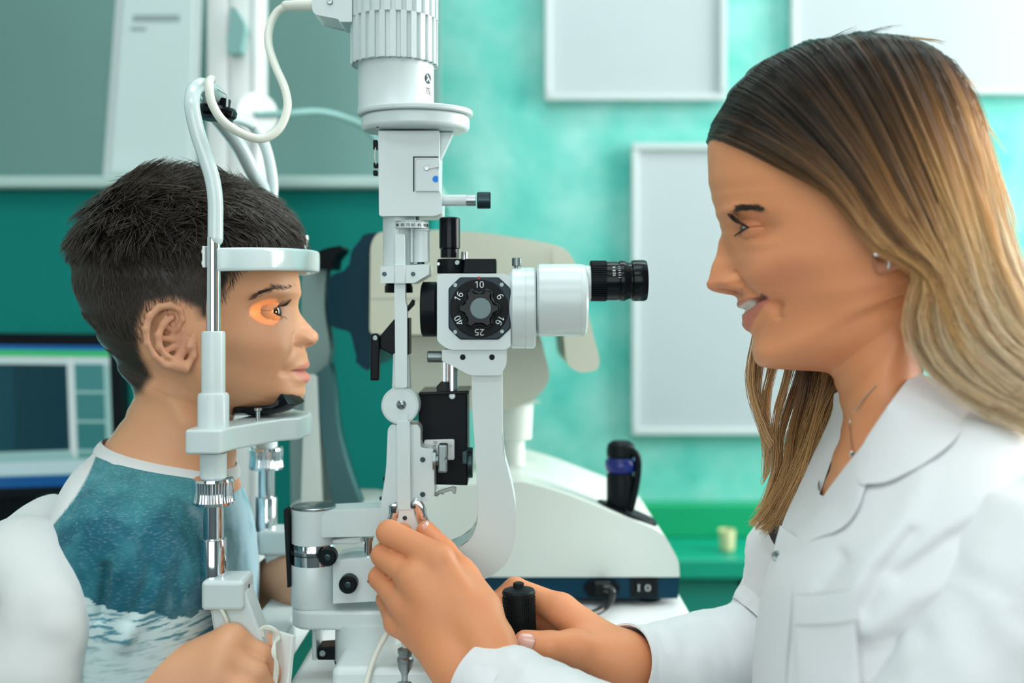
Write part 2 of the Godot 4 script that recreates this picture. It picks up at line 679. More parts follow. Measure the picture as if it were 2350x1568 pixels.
# ---------------------------------------------------------------- what stands at the back of the room
func board(label: String, x0: float, y0: float, x1: float, y1: float, d: float) -> void:
	var a := P(x0, y1, d)
	var b := P(x1, y0, d)
	var t := thing("wall_board", label, "board", Vector3((a.x + b.x) * 0.5, a.y, -2.1), "white framed boards on the teal wall")
	var mb := Mb.new()
	mb.box(Vector3((a.x + b.x) * 0.5, (a.y + b.y) * 0.5, -d - 0.006), Vector3(b.x - a.x - 0.016, b.y - a.y - 0.016, 0.008), 0.001)
	obj("panel", mb, mats.board, t)
	var bars := [[Vector3((a.x + b.x) * 0.5, a.y + 0.006, 0), Vector3(b.x - a.x, 0.013, 0.02)], [Vector3((a.x + b.x) * 0.5, b.y - 0.006, 0), Vector3(b.x - a.x, 0.013, 0.02)], [Vector3(a.x + 0.006, (a.y + b.y) * 0.5, 0), Vector3(0.013, b.y - a.y - 0.026, 0.02)], [Vector3(b.x - 0.006, (a.y + b.y) * 0.5, 0), Vector3(0.013, b.y - a.y - 0.026, 0.02)]]
	for e in bars:
		var f := Mb.new()
		f.box(e[0] + Vector3(0, 0, -d - 0.002), e[1], 0.003)
		obj("frame_bar", f, mats.board_frame, t)

func build_background() -> void:
	board("white framed board high on the teal wall, left of the woman's forehead", 1250, -120, 1666, 231, 2.08)
	board("white framed board highest on the teal wall behind the woman's crown", 1815, -140, 2480, 217, 2.08)
	board("large upright white framed board behind the woman's nose and the eyepiece", 1449, 330, 1860, 998, 2.08)

	# counter along the back wall with a green upstand
	var ct := thing("counter", "long green counter with upstand along the teal back wall", "counter", Vector3(0.1, 0, -2.0))
	var y := 1.2 - 535.0 * 2.05 / F
	var mb := Mb.new()
	mb.box(Vector3(0.05, y - 0.017, -1.9865), Vector3(3.5, 0.034, 0.225), 0.004)
	obj("worktop", mb, mats.green_top, ct)
	mb = Mb.new()
	mb.box(Vector3(0.05, y + 0.031, -2.075), Vector3(3.5, 0.062, 0.046), 0.004)
	obj("upstand", mb, mats.green, ct)
	for k in 5:
		mb = Mb.new()
		mb.box(Vector3(-1.35 + 0.7 * k, 0.36, -1.99), Vector3(0.692, 0.72, 0.18), 0.003)
		obj("cabinet_front", mb, mats.green_dark, ct)
	var cup := Mb.new()
	turned(cup, 1668, 1262, 1.94, Vector3.UP, [[0, 0], [15, 0], [16, 2], [19, 46], [17, 46], [14.5, 4], [0, 4]], 28)
	solo("cup", cup, mats.cream, P(1668, 1262, 1.94), "small cream cup standing on the green counter", "cup")

	# shelf unit at the upper left: grey back panel standing on a pale shelf
	var sh := thing("wall_shelf", "pale wall shelf with grey-green back panel behind the boy", "shelf", P(300, 430, 1.75))
	mb = Mb.new()
	var a := P(-260, 430, 1.70)
	var b := P(1000, 404, 1.70)
	mb.box(Vector3((a.x + b.x) * 0.5, (a.y + b.y) * 0.5, -1.90), Vector3(b.x - a.x, b.y - a.y, 0.4), 0.004)
	obj("shelf_board", mb, mats.shelf, sh)
	for k in 2:
		mb = Mb.new()
		var w := (b.x - a.x) / 2
		mb.box(Vector3(a.x + w * (k + 0.5), b.y + 0.32, -1.84), Vector3(w - 0.004, 0.64, 0.02), 0.003)
		obj("back_panel", mb, mats.grey_panel, sh)
	mb = Mb.new()
	var low := 0.83
	mb.box(Vector3((a.x + b.x) * 0.5, (a.y + low) * 0.5 - 0.001, -1.91), Vector3(b.x - a.x - 0.01, a.y - low, 0.36), 0.004)
	obj("shaded_lower_wall", mb, mats.shaded_wall, sh)  # wall below the shelf, its shade painted in by the darker teal

	# white notice leaning on the shelf
	var nt := thing("notice_frame", "white framed notice leaning on the wall shelf above the boy", "notice", P(345, 404, 1.73))
	mb = Mb.new()
	plate(mb, [236, 404, 448, 404, 462, -60, 270, -60], 1.735, 0.008, 4.0, 0.001)
	obj("frame", mb, mats.board_frame, nt)
	mb = Mb.new()
	plate(mb, [254, 394, 434, 394, 446, -40, 286, -40], 1.733, 0.004, 3.0, 0.0006)
	obj("sheet", mb, mats.gloss_plastic, nt)
	for e in [[305, 34, 108, 16], [300, 62, 36, 9]]:
		mb = Mb.new()
		plate(mb, [e[0], e[1], e[0] + e[2], e[1], e[0] + e[2] - 1, e[1] + e[3], e[0] - 1, e[1] + e[3]], 1.7325, 0.0008, 0.0, 0.0002)
		obj("printed_line", mb, mats.board_back, nt)

	# white instrument column with hanging handset, round knob and hose
	var cl := thing("instrument_column", "tall white grooved instrument column standing behind the boy's head", "column", Vector3(P(534, 700, 1.45).x, 0, -1.47))
	mb = Mb.new()
	var o := []
	for e in [[470, 0.0], [522, 0.0], [522, 0.006], [528, 0.006], [528, 0.0], [571, 0.0], [571, 0.005], [578, 0.005], [578, 0.0], [598, 0.0], [598, 0.05], [470, 0.05]]:
		o.append(Vector2(P(e[0], 700, 1.45).x, e[1]))
	mb.xf = Transform3D(Basis(Vector3(1, 0, 0), Vector3(0, 0, -1), Vector3(0, 1, 0)), Vector3(0, 0, -1.45))
	mb.extrude(rounded(o, [0.012, 0.002, 0.001, 0.001, 0.002, 0.002, 0.001, 0.001, 0.002, 0.008, 0.01, 0.01]), 0.02, 2.2, 0.001, 1)
	mb.xf = Transform3D.IDENTITY
	obj("post", mb, mats.satin_white, cl)
	mb = Mb.new()
	turned(mb, 534, 700, 1.47, Vector3.UP, [[0, 0]], 4)
	mb = Mb.new()
	mb.box(Vector3(P(534, 700, 1.45).x, 0.012, -1.48), Vector3(0.34, 0.024, 0.3), 0.008)
	obj("foot", mb, mats.ref_grey, cl)
	mb = Mb.new()
	turned(mb, 588, 262, 1.43, Vector3(0.55, 0.05, 1), [[0, -14], [48, -14], [50, -8], [50, 3], [46, 8], [0, 9]], 40)
	turned(mb, 588, 262, 1.43, Vector3(0.55, 0.05, 1), [[7, 8], [7, 12], [0, 12]], 16)
	obj("knob", mb, mats.satin_white, cl)
	mb = Mb.new()
	plate(mb, [528, 14, 540, 18, 560, 52, 562, 70, 552, 118, 524, 124, 520, 96, 526, 60], 1.425, 0.026, 5.0, 0.004)
	obj("handset", mb, mats.hose, cl)
	mb = Mb.new()
	mb.tube(spline([P(590, 264, 1.425), P(660, 260, 1.44), P(730, 256, 1.47), P(790, 270, 1.5), P(845, 300, 1.52), P(900, 380, 1.52)], 30), 0.0042, 12)
	obj("hose", mb, mats.hose, cl)

	build_monitor()

func build_monitor() -> void:
	var d := 1.5
	var t := thing("monitor", "computer monitor with an examination program on screen behind the boy", "monitor", P(60, 1215, d + 0.08))
	var mb := Mb.new()
	plate(mb, [-180, 764, 272, 768, 288, 1128, -180, 1152], d, 0.03, 8.0, 0.004)
	obj("housing", mb, mats.black, t)
	# what the program shows, one flat picture
	var im := Image.create(256, 208, false, Image.FORMAT_RGB8)
	im.fill(Color(0.62, 0.82, 0.80))
	var bars := [[0, 0, 256, 7, 0.10, 0.42, 0.72], [0, 7, 256, 10, 0.25, 0.80, 0.50], [0, 17, 256, 12, 0.80, 0.92, 0.92], [2, 29, 194, 128, 0.01, 0.24, 0.29], [60, 29, 60, 128, 0.02, 0.29, 0.34], [196, 17, 10, 150, 0.85, 0.94, 0.94], [207, 28, 40, 40, 0.28, 0.58, 0.58], [207, 72, 40, 40, 0.26, 0.55, 0.55], [207, 116, 40, 40, 0.22, 0.52, 0.52], [207, 160, 40, 10, 0.4, 0.66, 0.64], [0, 160, 200, 12, 0.60, 0.80, 0.80], [0, 172, 256, 18, 0.76, 0.90, 0.92], [0, 192, 256, 16, 0.05, 0.36, 0.62]]
	for e in bars:
		im.fill_rect(Rect2i(e[0], e[1], e[2], e[3]), Color(e[4], e[5], e[6]))
	var tex := ImageTexture.create_from_image(im)
	var m := mat(Color(0.02, 0.02, 0.02), 0.2)
	m.emission_enabled = true
	m.emission_texture = tex
	m.emission_operator = BaseMaterial3D.EMISSION_OP_MULTIPLY
	m.emission = Color.WHITE
	m.emission_energy_multiplier = 0.75
	mb = Mb.new()
	var q := [[-170, 790], [250, 794], [262, 1112], [-170, 1126]]
	for k in 4:
		var p := P(q[k][0], q[k][1], d - 0.0015)
		mb.put(p, Vector3.BACK, [Vector2(0, 0), Vector2(1, 0), Vector2(1, 1), Vector2(0, 1)][k])
	mb.quad(0, 1, 2, 3)
	obj("screen", mb, m, t)
	mb = Mb.new()
	mb.box(P(40, 1170, d + 0.06), Vector3(0.07, 0.066, 0.03), 0.008)
	obj("neck", mb, mats.black, t)
	mb = Mb.new()
	mb.box(P(40, 1228, d + 0.06), Vector3(0.26, 0.014, 0.2), 0.006)
	obj("foot", mb, mats.ref_grey, t)
	panel_light("screen_light", P(40, 955, d - 0.02), Vector3.BACK, Vector2(0.24, 0.19), Color(0.6, 0.95, 0.95), 0.05)
	# desk that carries the monitor
	var yk := P(0, 1238, d + 0.06).y
	var dk := thing("desk", "pale desk under the monitor at the left edge", "desk", Vector3(-1.1, 0, -1.55))
	mb = Mb.new()
	mb.box(Vector3(-1.12, yk - 0.015, -1.47), Vector3(1.1, 0.03, 0.72), 0.006)
	obj("desktop", mb, mats.shelf, dk)
	for x in [-1.6, -0.62]:
		mb = Mb.new()
		mb.box(Vector3(x, (yk - 0.03) * 0.5, -1.47), Vector3(0.03, yk - 0.03, 0.6), 0.004)
		obj("side_panel", mb, mats.grey_panel, dk)
	var kb := thing("keyboard", "grey keyboard on the desk in front of the monitor", "keyboard", Vector3(P(60, 1190, 1.36).x, yk, -1.28))
	mb = Mb.new()
	mb.box(Vector3(P(60, 1190, 1.36).x, yk + 0.01, -1.26), Vector3(0.42, 0.02, 0.14), 0.006)
	obj("body", mb, mats.ref_grey, kb)
	mb = Mb.new()
	for j in 4:
		for i in 14:
			mb.box(Vector3(P(60, 1190, 1.36).x - 0.19 + i * 0.029, yk + 0.023, -1.21 - j * 0.028), Vector3(0.024, 0.008, 0.023), 0.002, 1)
	var ks := obj("keys", mb, mats.slate, kb)
	ks.set_meta("kind", "stuff")

# ---------------------------------------------------------------- the instrument behind the slit lamp
func build_refractometer() -> void:
	var t := thing("refractometer", "beige automatic eye refractometer on the white table behind the slit lamp", "refractometer", Vector3(0.06, 0.9, -1.2))
	var mb := Mb.new()
	plate(mb, [930, 1325, 940, 1150, 985, 1118, 1200, 1106, 1290, 1130, 1380, 1166, 1500, 1212, 1528, 1232, 1558, 1288, 1560, 1325], 1.085, 0.26, [4, 20, 20, 10, 60, 30, 40, 24, 16, 4], 0.009, 4)
	obj("base_cover", mb, mats.ref_white, t)
	mb = Mb.new()
	plate(mb, [935, 1324, 1560, 1324, 1556, 1374, 935, 1374], 1.087, 0.256, 4.0, 0.004)
	obj("base_skirt", mb, mats.navy_strip, t)
	for e in [[1493, 1.09], [1493, 1.27], [975, 1.09], [975, 1.27]]:
		mb = Mb.new()
		mb.xf = Transform3D(Basis.IDENTITY, Vector3((e[0] - 1175) * 1.1 / F, 0.9, -e[1] - 0.02))
		mb.lathe([Vector2(0, 0.014), Vector2(0.012, 0.014), Vector2(0.012, 0.0015), Vector2(0.011, 0), Vector2(0, 0)], 24)
		obj("rubber_foot", mb, mats.black_rubber, t)
	# mains socket with plug and cable, and the switch
	mb = Mb.new()
	plate(mb, [1338, 1350, 1352, 1334, 1412, 1334, 1424, 1350, 1412, 1372, 1352, 1372], 1.083, 0.006, 6.0, 0.001)
	var sk := obj("socket", mb, mats.black, t)
	mb = Mb.new()
	plate(mb, [1366, 1342, 1404, 1342, 1408, 1368, 1366, 1368], 1.065, 0.02, 5.0, 0.003)
	obj("plug", mb, mats.black_rubber, sk)
	mb = Mb.new()
	mb.tube(spline([P(1390, 1352, 1.058), P(1404, 1356, 1.045), P(1402, 1376, 1.045), P(1384, 1397, 1.045), P(1350, 1413, 1.03), P(1300, 1421, 1.02), P(1200, 1425, 1.015)], 40), 0.0036, 12)
	obj("mains_cable", mb, mats.cord_black, t)
	mb = Mb.new()
	plate(mb, [1447, 1328, 1510, 1328, 1510, 1372, 1447, 1372], 1.084, 0.004, 3.0, 0.0008)
	var sw := obj("switch_plate", mb, mats.black_rubber, t)
	mb = Mb.new()
	plate(mb, [1458, 1334, 1500, 1334, 1500, 1366, 1458, 1366], 1.081, 0.004, 3.0, 0.001)
	obj("rocker", mb, mats.black_gloss, sw)
	mb = Mb.new()
	mb.xf = Transform3D(Basis.IDENTITY, P(1466, 1350, 1.0805))
	mb.text("I", font(), 0.006, 0.0002)
	mb.xf = Transform3D(Basis.IDENTITY, P(1487, 1350, 1.0805))
	mb.text("O", font(), 0.006, 0.0002)
	obj("switch_marking", mb, mats.print_white, sw)
	# operating joystick
	mb = Mb.new()
	turned(mb, 1425, 1172, 1.115, Vector3.UP, [[0, 160], [20, 160], [30, 152], [33, 140], [33, 126], [30, 122]], 36)
	turned(mb, 1425, 1172, 1.115, Vector3.UP, [[30, 88], [31, 84], [33, 80], [33, 22], [30, 10], [16, 4], [15, -12], [0, -12]], 36)
	var js := obj("joystick", mb, mats.black, t)
	mb = Mb.new()
	turned(mb, 1425, 1172, 1.115, Vector3.UP, [[30, 122], [36, 114], [37, 104], [35, 92], [30, 88]], 36)
	obj("joystick_ring", mb, mats.blue_ring, js)
	mb = Mb.new()
	mb.tube(spline([P(1440, 1030, 1.105), P(1462, 1045, 1.105), P(1464, 1085, 1.105), P(1456, 1135, 1.105), P(1448, 1168, 1.105)], 20), 0.0035, 10)
	obj("joystick_lead", mb, mats.black_gloss, js)
	mb = Mb.new()
	mb.xf = Transform3D(Basis.from_euler(Vector3(0, 0, -0.34)), P(1436, 1183, 1.118))
	var ov := PackedVector2Array()
	for k in 36:
		var a := TAU * k / 36
		ov.append(Vector2(cos(a) * 0.033, sin(a) * 0.026))
	mb.xf = mb.xf * Transform3D(Basis(Vector3.RIGHT, -PI / 2), Vector3.ZERO)
	mb.extrude(ov, -0.01, 0.006, 0.004, 3)
	obj("joystick_base", mb, mats.black, t)
	# key field on the slope
	mb = Mb.new()
	mb.xf = Transform3D(Basis.from_euler(Vector3(0, 0, -0.36)), P(1330, 1140, 1.14))
	mb.box(Vector3(0, 0.002, 0), Vector3(0.085, 0.004, 0.05), 0.001)
	obj("key_field", mb, mats.ref_grey, t)
	# column, neck and measuring head
	mb = Mb.new()
	turned(mb, 1180, 1112, 1.21, Vector3.UP, [[52, -10], [46, 0], [24, 20], [24, 100], [30, 104], [40, 106], [44, 186], [60, 190], [0, 190]], 40)
	obj("column", mb, mats.ref_white, t)
	mb = Mb.new()
	plate(mb, [930, 770, 1240, 770, 1262, 860, 1256, 884, 1228, 918, 1160, 944, 1090, 944, 940, 900], 1.14, 0.2, [10, 10, 20, 16, 20, 20, 20, 30], 0.02, 5)
	obj("lower_head", mb, mats.beige_dark, t)
	mb = Mb.new()
	plate(mb, [848, 768, 850, 560, 866, 532, 1000, 526, 1130, 536, 1262, 558, 1302, 572, 1322, 606, 1345, 690, 1330, 770], 1.125, 0.22, [14, 20, 20, 60, 60, 40, 24, 24, 20, 20], 0.022, 5)
	obj("head_cover", mb, mats.beige, t)
	mb = Mb.new()
	plate(mb, [852, 684, 1334, 684, 1334, 687, 852, 687], 1.1245, 0.219, 0.0, 0.0004)
	obj("seam", mb, mats.beige_dark, t)
	mb = Mb.new()
	plate(mb, [1268, 566, 1302, 576, 1322, 612, 1377, 828, 1372, 850, 1330, 857, 1300, 838, 1294, 770, 1270, 640], 1.12, 0.23, [6, 14, 14, 10, 10, 16, 20, 20, 20], 0.008, 4)
	obj("display_panel", mb, mats.beige, t)
	mb = Mb.new()
	plate(mb, [838, 536, 866, 534, 862, 760, 850, 846, 842, 852, 822, 838, 804, 762, 764, 752, 752, 738, 752, 644, 766, 628, 800, 618, 806, 576], 1.13, 0.21, [10, 4, 10, 6, 6, 10, 10, 10, 10, 12, 10, 10, 10], 0.016, 4)
	obj("face_shield", mb, mats.navy, t)
	# its own chin rest
	mb = Mb.new()
	plate(mb, [692, 640, 700, 612, 750, 610, 742, 700, 758, 800, 752, 830, 760, 852, 772, 985, 800, 1090, 832, 1172, 668, 1172, 664, 900, 690, 850], 1.16, 0.03, [8, 10, 10, 40, 20, 8, 8, 40, 40, 4, 4, 60, 30], 0.006, 3)
	obj("chin_rest_pillar", mb, mats.ref_grey, t)
	mb = Mb.new()
	plate(mb, [716, 866, 756, 832, 768, 900, 772, 985, 800, 1085, 832, 1172, 766, 1172, 742, 1020], 1.13, 0.028, [10, 10, 40, 40, 40, 4, 4, 60], 0.006, 3)
	obj("chin_rest_brace", mb, mats.ref_dark, t)
	mb = Mb.new()
	plate(mb, [690, 1172, 700, 860, 728, 862, 740, 1172], 1.128, 0.012, 4.0, 0.003)
	obj("chin_rest_rail", mb, mats.ref_white, t)
	mb = Mb.new()
	plate(mb, [716, 585, 745, 570, 784, 563, 786, 574, 768, 590, 764, 618, 716, 618], 1.15, 0.05, [8, 10, 6, 6, 8, 4, 4], 0.004, 3)
	obj("forehead_pad", mb, mats.black, t)
	mb = Mb.new()
	mb.box(Vector3(-0.17, 0.915, -1.17), Vector3(0.16, 0.03, 0.14), 0.008)
	obj("chin_rest_base", mb, mats.ref_white, t)
	mb = Mb.new()
	plate(mb, [664, 1160, 840, 1160, 960, 1200, 960, 1330, 664, 1330], 1.13, 0.1, 10.0, 0.006)
	obj("chin_rest_foot", mb, mats.ref_white, t)

func build_table() -> void:
	var t := thing("instrument_table", "white instrument table carrying the slit lamp and the refractometer", "table", Vector3(-0.15, 0, -1.05))
	var mb := Mb.new()
	mb.box(Vector3(-0.0015, 0.8855, -1.07), Vector3(0.353, 0.029, 0.70), 0.006, 3)
	obj("tabletop", mb, mats.table, t)
	mb = Mb.new()
	mb.box(Vector3(0, 0.46, -1.1), Vector3(0.1, 0.83, 0.1), 0.012)
	obj("lifting_column", mb, mats.ref_white, t)
	mb = Mb.new()
	mb.box(Vector3(0, 0.025, -1.1), Vector3(0.5, 0.05, 0.45), 0.015)
	obj("base", mb, mats.ref_white, t)

# ---------------------------------------------------------------- chin rest frame of the slit lamp
func post(parent: Node, called: String, m: String, x: float, d: float, y0: float, y1: float, prof: Array) -> void:
	# prof: [radius px at 0.81, share of the height]
	var mb := Mb.new()
	var q := []
	for e in prof:
		q.append(Vector2(e[0] * 0.81 / F, y0 + (y1 - y0) * e[1]))
	mb.xf = Transform3D(Basis.IDENTITY, Vector3(x, 0, -d))
	mb.lathe(q, 48)
	obj(called, mb, mats[m], parent)

func hy(py: float, d := 0.81) -> float:
	return 1.2 + (700.0 - py) * d / F

func build_headrest() -> void:
	var t := thing("chin_rest_frame", "white and chrome chin and forehead rest frame holding the boy's head at the slit lamp", "chin rest", Vector3(-0.2, 0.9, -0.897))
	var mb: Mb
	var x0 := -0.222
	for d in [0.81, 0.985]:
		var near: bool = d < 0.9
		# from the top downwards
		post(t, "chrome_post", "chrome", x0, d, hy(764), hy(545), [[0, 0], [16.5, 0], [16.5, 1], [0, 1]])
		post(t, "sleeve", "white_paint", x0, d, hy(910), hy(760), [[0, 0], [27, 0], [27, 0.96], [25.5, 0.99], [23, 1], [0, 1]])
		post(t, "sleeve", "white_paint", x0, d, hy(988), hy(903), [[0, 0], [35.5, 0], [35.5, 0.93], [33, 1], [27, 1.03], [0, 1.03]])
		post(t, "sleeve", "white_paint", x0, d, hy(1100), hy(1040), [[0, 0], [30, 0], [30, 1], [0, 1]])
		post(t, "chrome_post", "chrome", x0, d, hy(1238), hy(1150), [[0, 0], [23, 0], [23, 1], [0, 1]])
		post(t, "chrome_foot_post", "chrome", x0, d, hy(1330), hy(1234), [[0, 0], [30, 0], [30, 0.95], [28.5, 0.98], [24, 1], [0, 1]])
		# knurled height nut
		mb = Mb.new()
		mb.xf = Transform3D(Basis.IDENTITY, Vector3(x0, 0, -d))
		var s: float = 0.81 / F
		mb.lathe([Vector2(0, hy(1159)), Vector2(40 * s, hy(1159)), Vector2(46 * s, hy(1157)), Vector2(47.5 * s, hy(1150))], 48)
		mb.lathe([Vector2(46 * s, hy(1104)), Vector2(45 * s, hy(1098)), Vector2(40 * s, hy(1095)), Vector2(0, hy(1095))], 48)
		var rows := [[47.5, 1150.0], [45.5, 1140.0], [44.6, 1125.0], [45.0, 1112.0], [46.0, 1104.0]]
		var pts := PackedVector3Array()
		var teeth := 40
		for r in rows:
			for k in teeth * 4:
				var a := TAU * k / (teeth * 4)
				var rr: float = (r[0] - (1.6 if k % 4 >= 2 else 0.0)) * s
				pts.append(Vector3(sin(a) * rr, hy(r[1]), cos(a) * rr))
		mb.grid(pts, teeth * 4, rows.size(), true)
		obj("knurled_nut", mb, mats.chrome, t)
		# foot block and slanting leg down to the beam
		mb = Mb.new()
		var bx0 := (462.0 - 1175.0) * 0.795 / F
		mb.box(Vector3(bx0 + 0.0155, hy(1355), -d), Vector3(0.031, hy(1322) - hy(1390), 0.034), 0.0035, 3)
		obj("foot_block", mb, mats.white_paint, t)
		mb = Mb.new()
		mb.extrude(rounded([Vector2(-0.2255, hy(1386)), Vector2(-0.1965, hy(1340)), Vector2(-0.179, 0.945), Vector2(-0.179, 0.915), Vector2(-0.212, 0.915), Vector2(-0.2215, hy(1388))], 0.004), -d - 0.012, -d + 0.012, 0.002)
		obj("leg", mb, mats.white_paint, t)
		mb = Mb.new()
		turned(mb, 1175 + (-0.1955) * F / (d - 0.0), 700 + (1.2 - hy(1345)) * F / d, d, Vector3.RIGHT, [[4.5, 0], [4.5, 1], [0, 1]], 16)
		obj("set_screw", mb, mats.dark_steel, t)
		# small clip on the chrome post
		mb = Mb.new()
		mb.box(Vector3(x0 - 0.0062, hy(590), -d + 0.001), Vector3(0.0022, 0.016, 0.007), 0.0008)
		for y in [578, 604]:
			mb.box(Vector3(x0 - 0.0076, hy(y), -d + 0.001), Vector3(0.0016, 0.003, 0.003), 0.0007)
		obj("clip", mb, mats.satin_white, t)
	# beam from foot to foot, fastened to the table's edge
	mb = Mb.new()
	mb.box(Vector3(-0.197, 0.925, -0.8975), Vector3(0.035, 0.032, 0.235), 0.004, 3)
	obj("foot_beam", mb, mats.white_paint, t)
	# arched upper tubes
	mb = Mb.new()
	mb.tube(spline([P(472, 198, 0.835), P(458, 196, 0.825), P(444, 212, 0.815), P(441, 245, 0.81), P(452, 300, 0.81), P(470, 355, 0.81), P(487, 410, 0.81), P(494, 460, 0.81), P(494.5, 510, 0.81), P(494.5, 549, 0.81)], 60), 0.0057, 20)
	obj("arched_tube", mb, mats.gloss_plastic, t)
	mb = Mb.new()
	mb.tube(spline([P(520, 268, 0.93), P(548, 272, 0.96), P(580, 288, 0.985), P(602, 320, 0.985), P(618, 370, 0.985), P(626, 430, 0.985), P(620, 500, 0.985), P(612, 560, 0.985)], 50), 0.0049, 18)
	obj("arched_tube", mb, mats.gloss_plastic, t)
	mb = Mb.new()
	mb.tube(spline([P(500, 272, 0.88), P(532, 312, 0.90), P(556, 348, 0.915), P(580, 395, 0.93), P(604, 440, 0.95), P(612, 520, 0.975), P(612, 575, 0.985)], 50), 0.0062, 18)
	obj("brace_tube", mb, mats.gloss_plastic, t)
	# holder with its black pad and wire clip at the top
	mb = Mb.new()
	turned(mb, 498, 262, 0.87, Vector3(0.14, 1, 0), [[0, -8], [38, -8], [44, -2], [45, 8], [40, 16], [30, 18], [27, 20], [27, 36], [0, 36]], 48)
	obj("pad", mb, mats.black_gloss, t)
	mb = Mb.new()
	turned(mb, 497, 272, 0.87, Vector3(0.14, 1, 0), [[0, -6], [36, -6], [38, 4], [0, 4]], 48)
	obj("pad_underside", mb, mats.slate, t)
	mb = Mb.new()
	mb.tube(spline([P(466, 200, 0.84), P(476, 210, 0.855), P(490, 222, 0.868), P(500, 232, 0.87)], 16), [0.006, 0.0065, 0.007, 0.0078, 0.0084, 0.0088, 0.009, 0.0092, 0.0093, 0.0094, 0.0094, 0.0093, 0.0093, 0.0093, 0.0093, 0.0093], 20)
	obj("pad_mount", mb, mats.gloss_plastic, t)
	mb = Mb.new()
	mb.tube(spline([P(480, 196, 0.85), P(492, 200, 0.852), P(512, 212, 0.856), P(521, 220, 0.857), P(521, 244, 0.857)], 24), 0.0009, 8)
	obj("wire_clip", mb, mats.satin_white, t)
	# forehead band
	var path := spline([Vector3(-0.219, 0, -0.808), Vector3(-0.196, 0, -0.818), Vector3(-0.176, 0, -0.842), Vector3(-0.1655, 0, -0.872), Vector3(-0.163, 0, -0.8975), Vector3(-0.1655, 0, -0.923), Vector3(-0.176, 0, -0.953), Vector3(-0.196, 0, -0.977), Vector3(-0.219, 0, -0.987)], 64)
	var pts := PackedVector3Array()
	for i in 64:
		var tan := (path[mini(i + 1, 63)] - path[maxi(i - 1, 0)]).normalized()
		var out := Vector3(-tan.z, 0, tan.x)
		for k in 20:
			var a := TAU * k / 20
			var ca := cos(a)
			var sa := sin(a)
			var hx := 0.0026 * signf(ca) * pow(absf(ca), 0.6)
			var hh := 0.0088 * signf(sa) * pow(absf(sa), 0.35)
			pts.append(path[i] + out * hx + Vector3(0, 1.2335 + 0.0025 * sin(PI * i / 63.0) + hh, 0))
	mb = Mb.new()
	mb.grid(pts, 20, 64, true)
	obj("forehead_band", mb, mats.gloss_plastic, t)
	mb = Mb.new()
	turned(mb, 690, 580, 0.94, Vector3(0.18, 1, 0), [[0, 0], [13, 0], [13, 36], [11, 40], [11, 42], [7, 42], [6, 38], [0, 38]], 28)
	obj("fixation_tube", mb, mats.dull_steel, t)
	# chin plate and cup
	var o := []
	for e in [[-0.237, 0.787], [-0.2105, 0.787], [-0.207, 0.81], [-0.184, 0.862], [-0.170, 0.872], [-0.167, 0.90], [-0.170, 0.925], [-0.184, 0.936], [-0.207, 0.985], [-0.2105, 1.004], [-0.237, 1.004], [-0.237, 0.972], [-0.222, 0.955], [-0.214, 0.8975], [-0.222, 0.845], [-0.237, 0.83]]:
		o.append(Vector2(e[0], e[1]))
	mb = Mb.new()
	mb.xf = Transform3D(Basis(Vector3.RIGHT, Vector3.FORWARD, Vector3.UP), Vector3.ZERO)
	mb.extrude(rounded(o, 0.005), hy(1042, 0.79), hy(986, 0.79), 0.002, 3)
	obj("chin_plate", mb, mats.white_paint, t)
	mb = Mb.new()
	turned(mb, 592, 976, 0.85, Vector3.UP, [[0, 0], [5, 0], [5, 32], [9, 34], [9, 39], [0, 40]], 20)
	obj("paper_pin", mb, mats.steel, t)
	# cup: a curved saddle, lower in the middle, raised lip towards the slit lamp
	var w := 26
	var h := 30
	pts = PackedVector3Array()
	for side in 2:
		for j in h + 1:
			for i in w + 1:
				var u := float(i) / w
				var q := (float(j) / h) * 2.0 - 1.0
				var x := lerpf(-0.229, -0.1715, u)
				var z := q * 0.031
				var y := 1.1092 + 0.005 * q * q + 0.0105 * pow(u, 5.0) * (1.0 - 0.4 * absf(q)) + 0.001 * u
				if side == 1:
					y += 0.0045 + 0.003 * smoothstep(0.75, 1.0, u)
					x -= 0.006 * smoothstep(0.75, 1.0, u)
				var e := 1.0 - 0.25 * q * q
				pts.append(Vector3(lerpf(-0.205, x, e), y, -0.8975 + z * (1.0 - 0.15 * pow(absf(u * 2 - 1), 4.0))))
	mb = Mb.new()
	var idx := PackedInt32Array()
	var st := (w + 1) * (h + 1)
	for j in h:
		for i in w:
			var a := j * (w + 1) + i
			idx.append_array([a, a + 1, a + w + 2, a, a + w + 2, a + w + 1])
			idx.append_array([st + a, st + a + w + 2, st + a + 1, st + a, st + a + w + 1, st + a + w + 2])
	for j in h:
		for i in [0, w]:
			var a: int = j * (w + 1) + i
			var f := [a, a + w + 1, st + a + w + 1, a, st + a + w + 1, st + a]
			if i == w:
				f.reverse()
			idx.append_array(f)
	for i in w:
		for j in [0, h]:
			var a: int = j * (w + 1) + i
			var f := [a, st + a + 1, a + 1, a, st + a, st + a + 1]
			if j == h:
				f.reverse()
			idx.append_array(f)
	mb.soup(pts, idx, PackedColorArray(), -1.0)
	obj("chin_cup", mb, mats.black_gloss, t)
	# white card holder and a looped lead by the near foot
	mb = Mb.new()
	mb.xf = Transform3D(Basis(Vector3.UP, 0.9), P(644, 1540, 0.80)) * Transform3D(Basis(Vector3.BACK, -0.13), Vector3.ZERO)
	mb.box(Vector3.ZERO, Vector3(0.004, 0.055, 0.022), 0.001)
	obj("card_holder", mb, mats.satin_white, t)
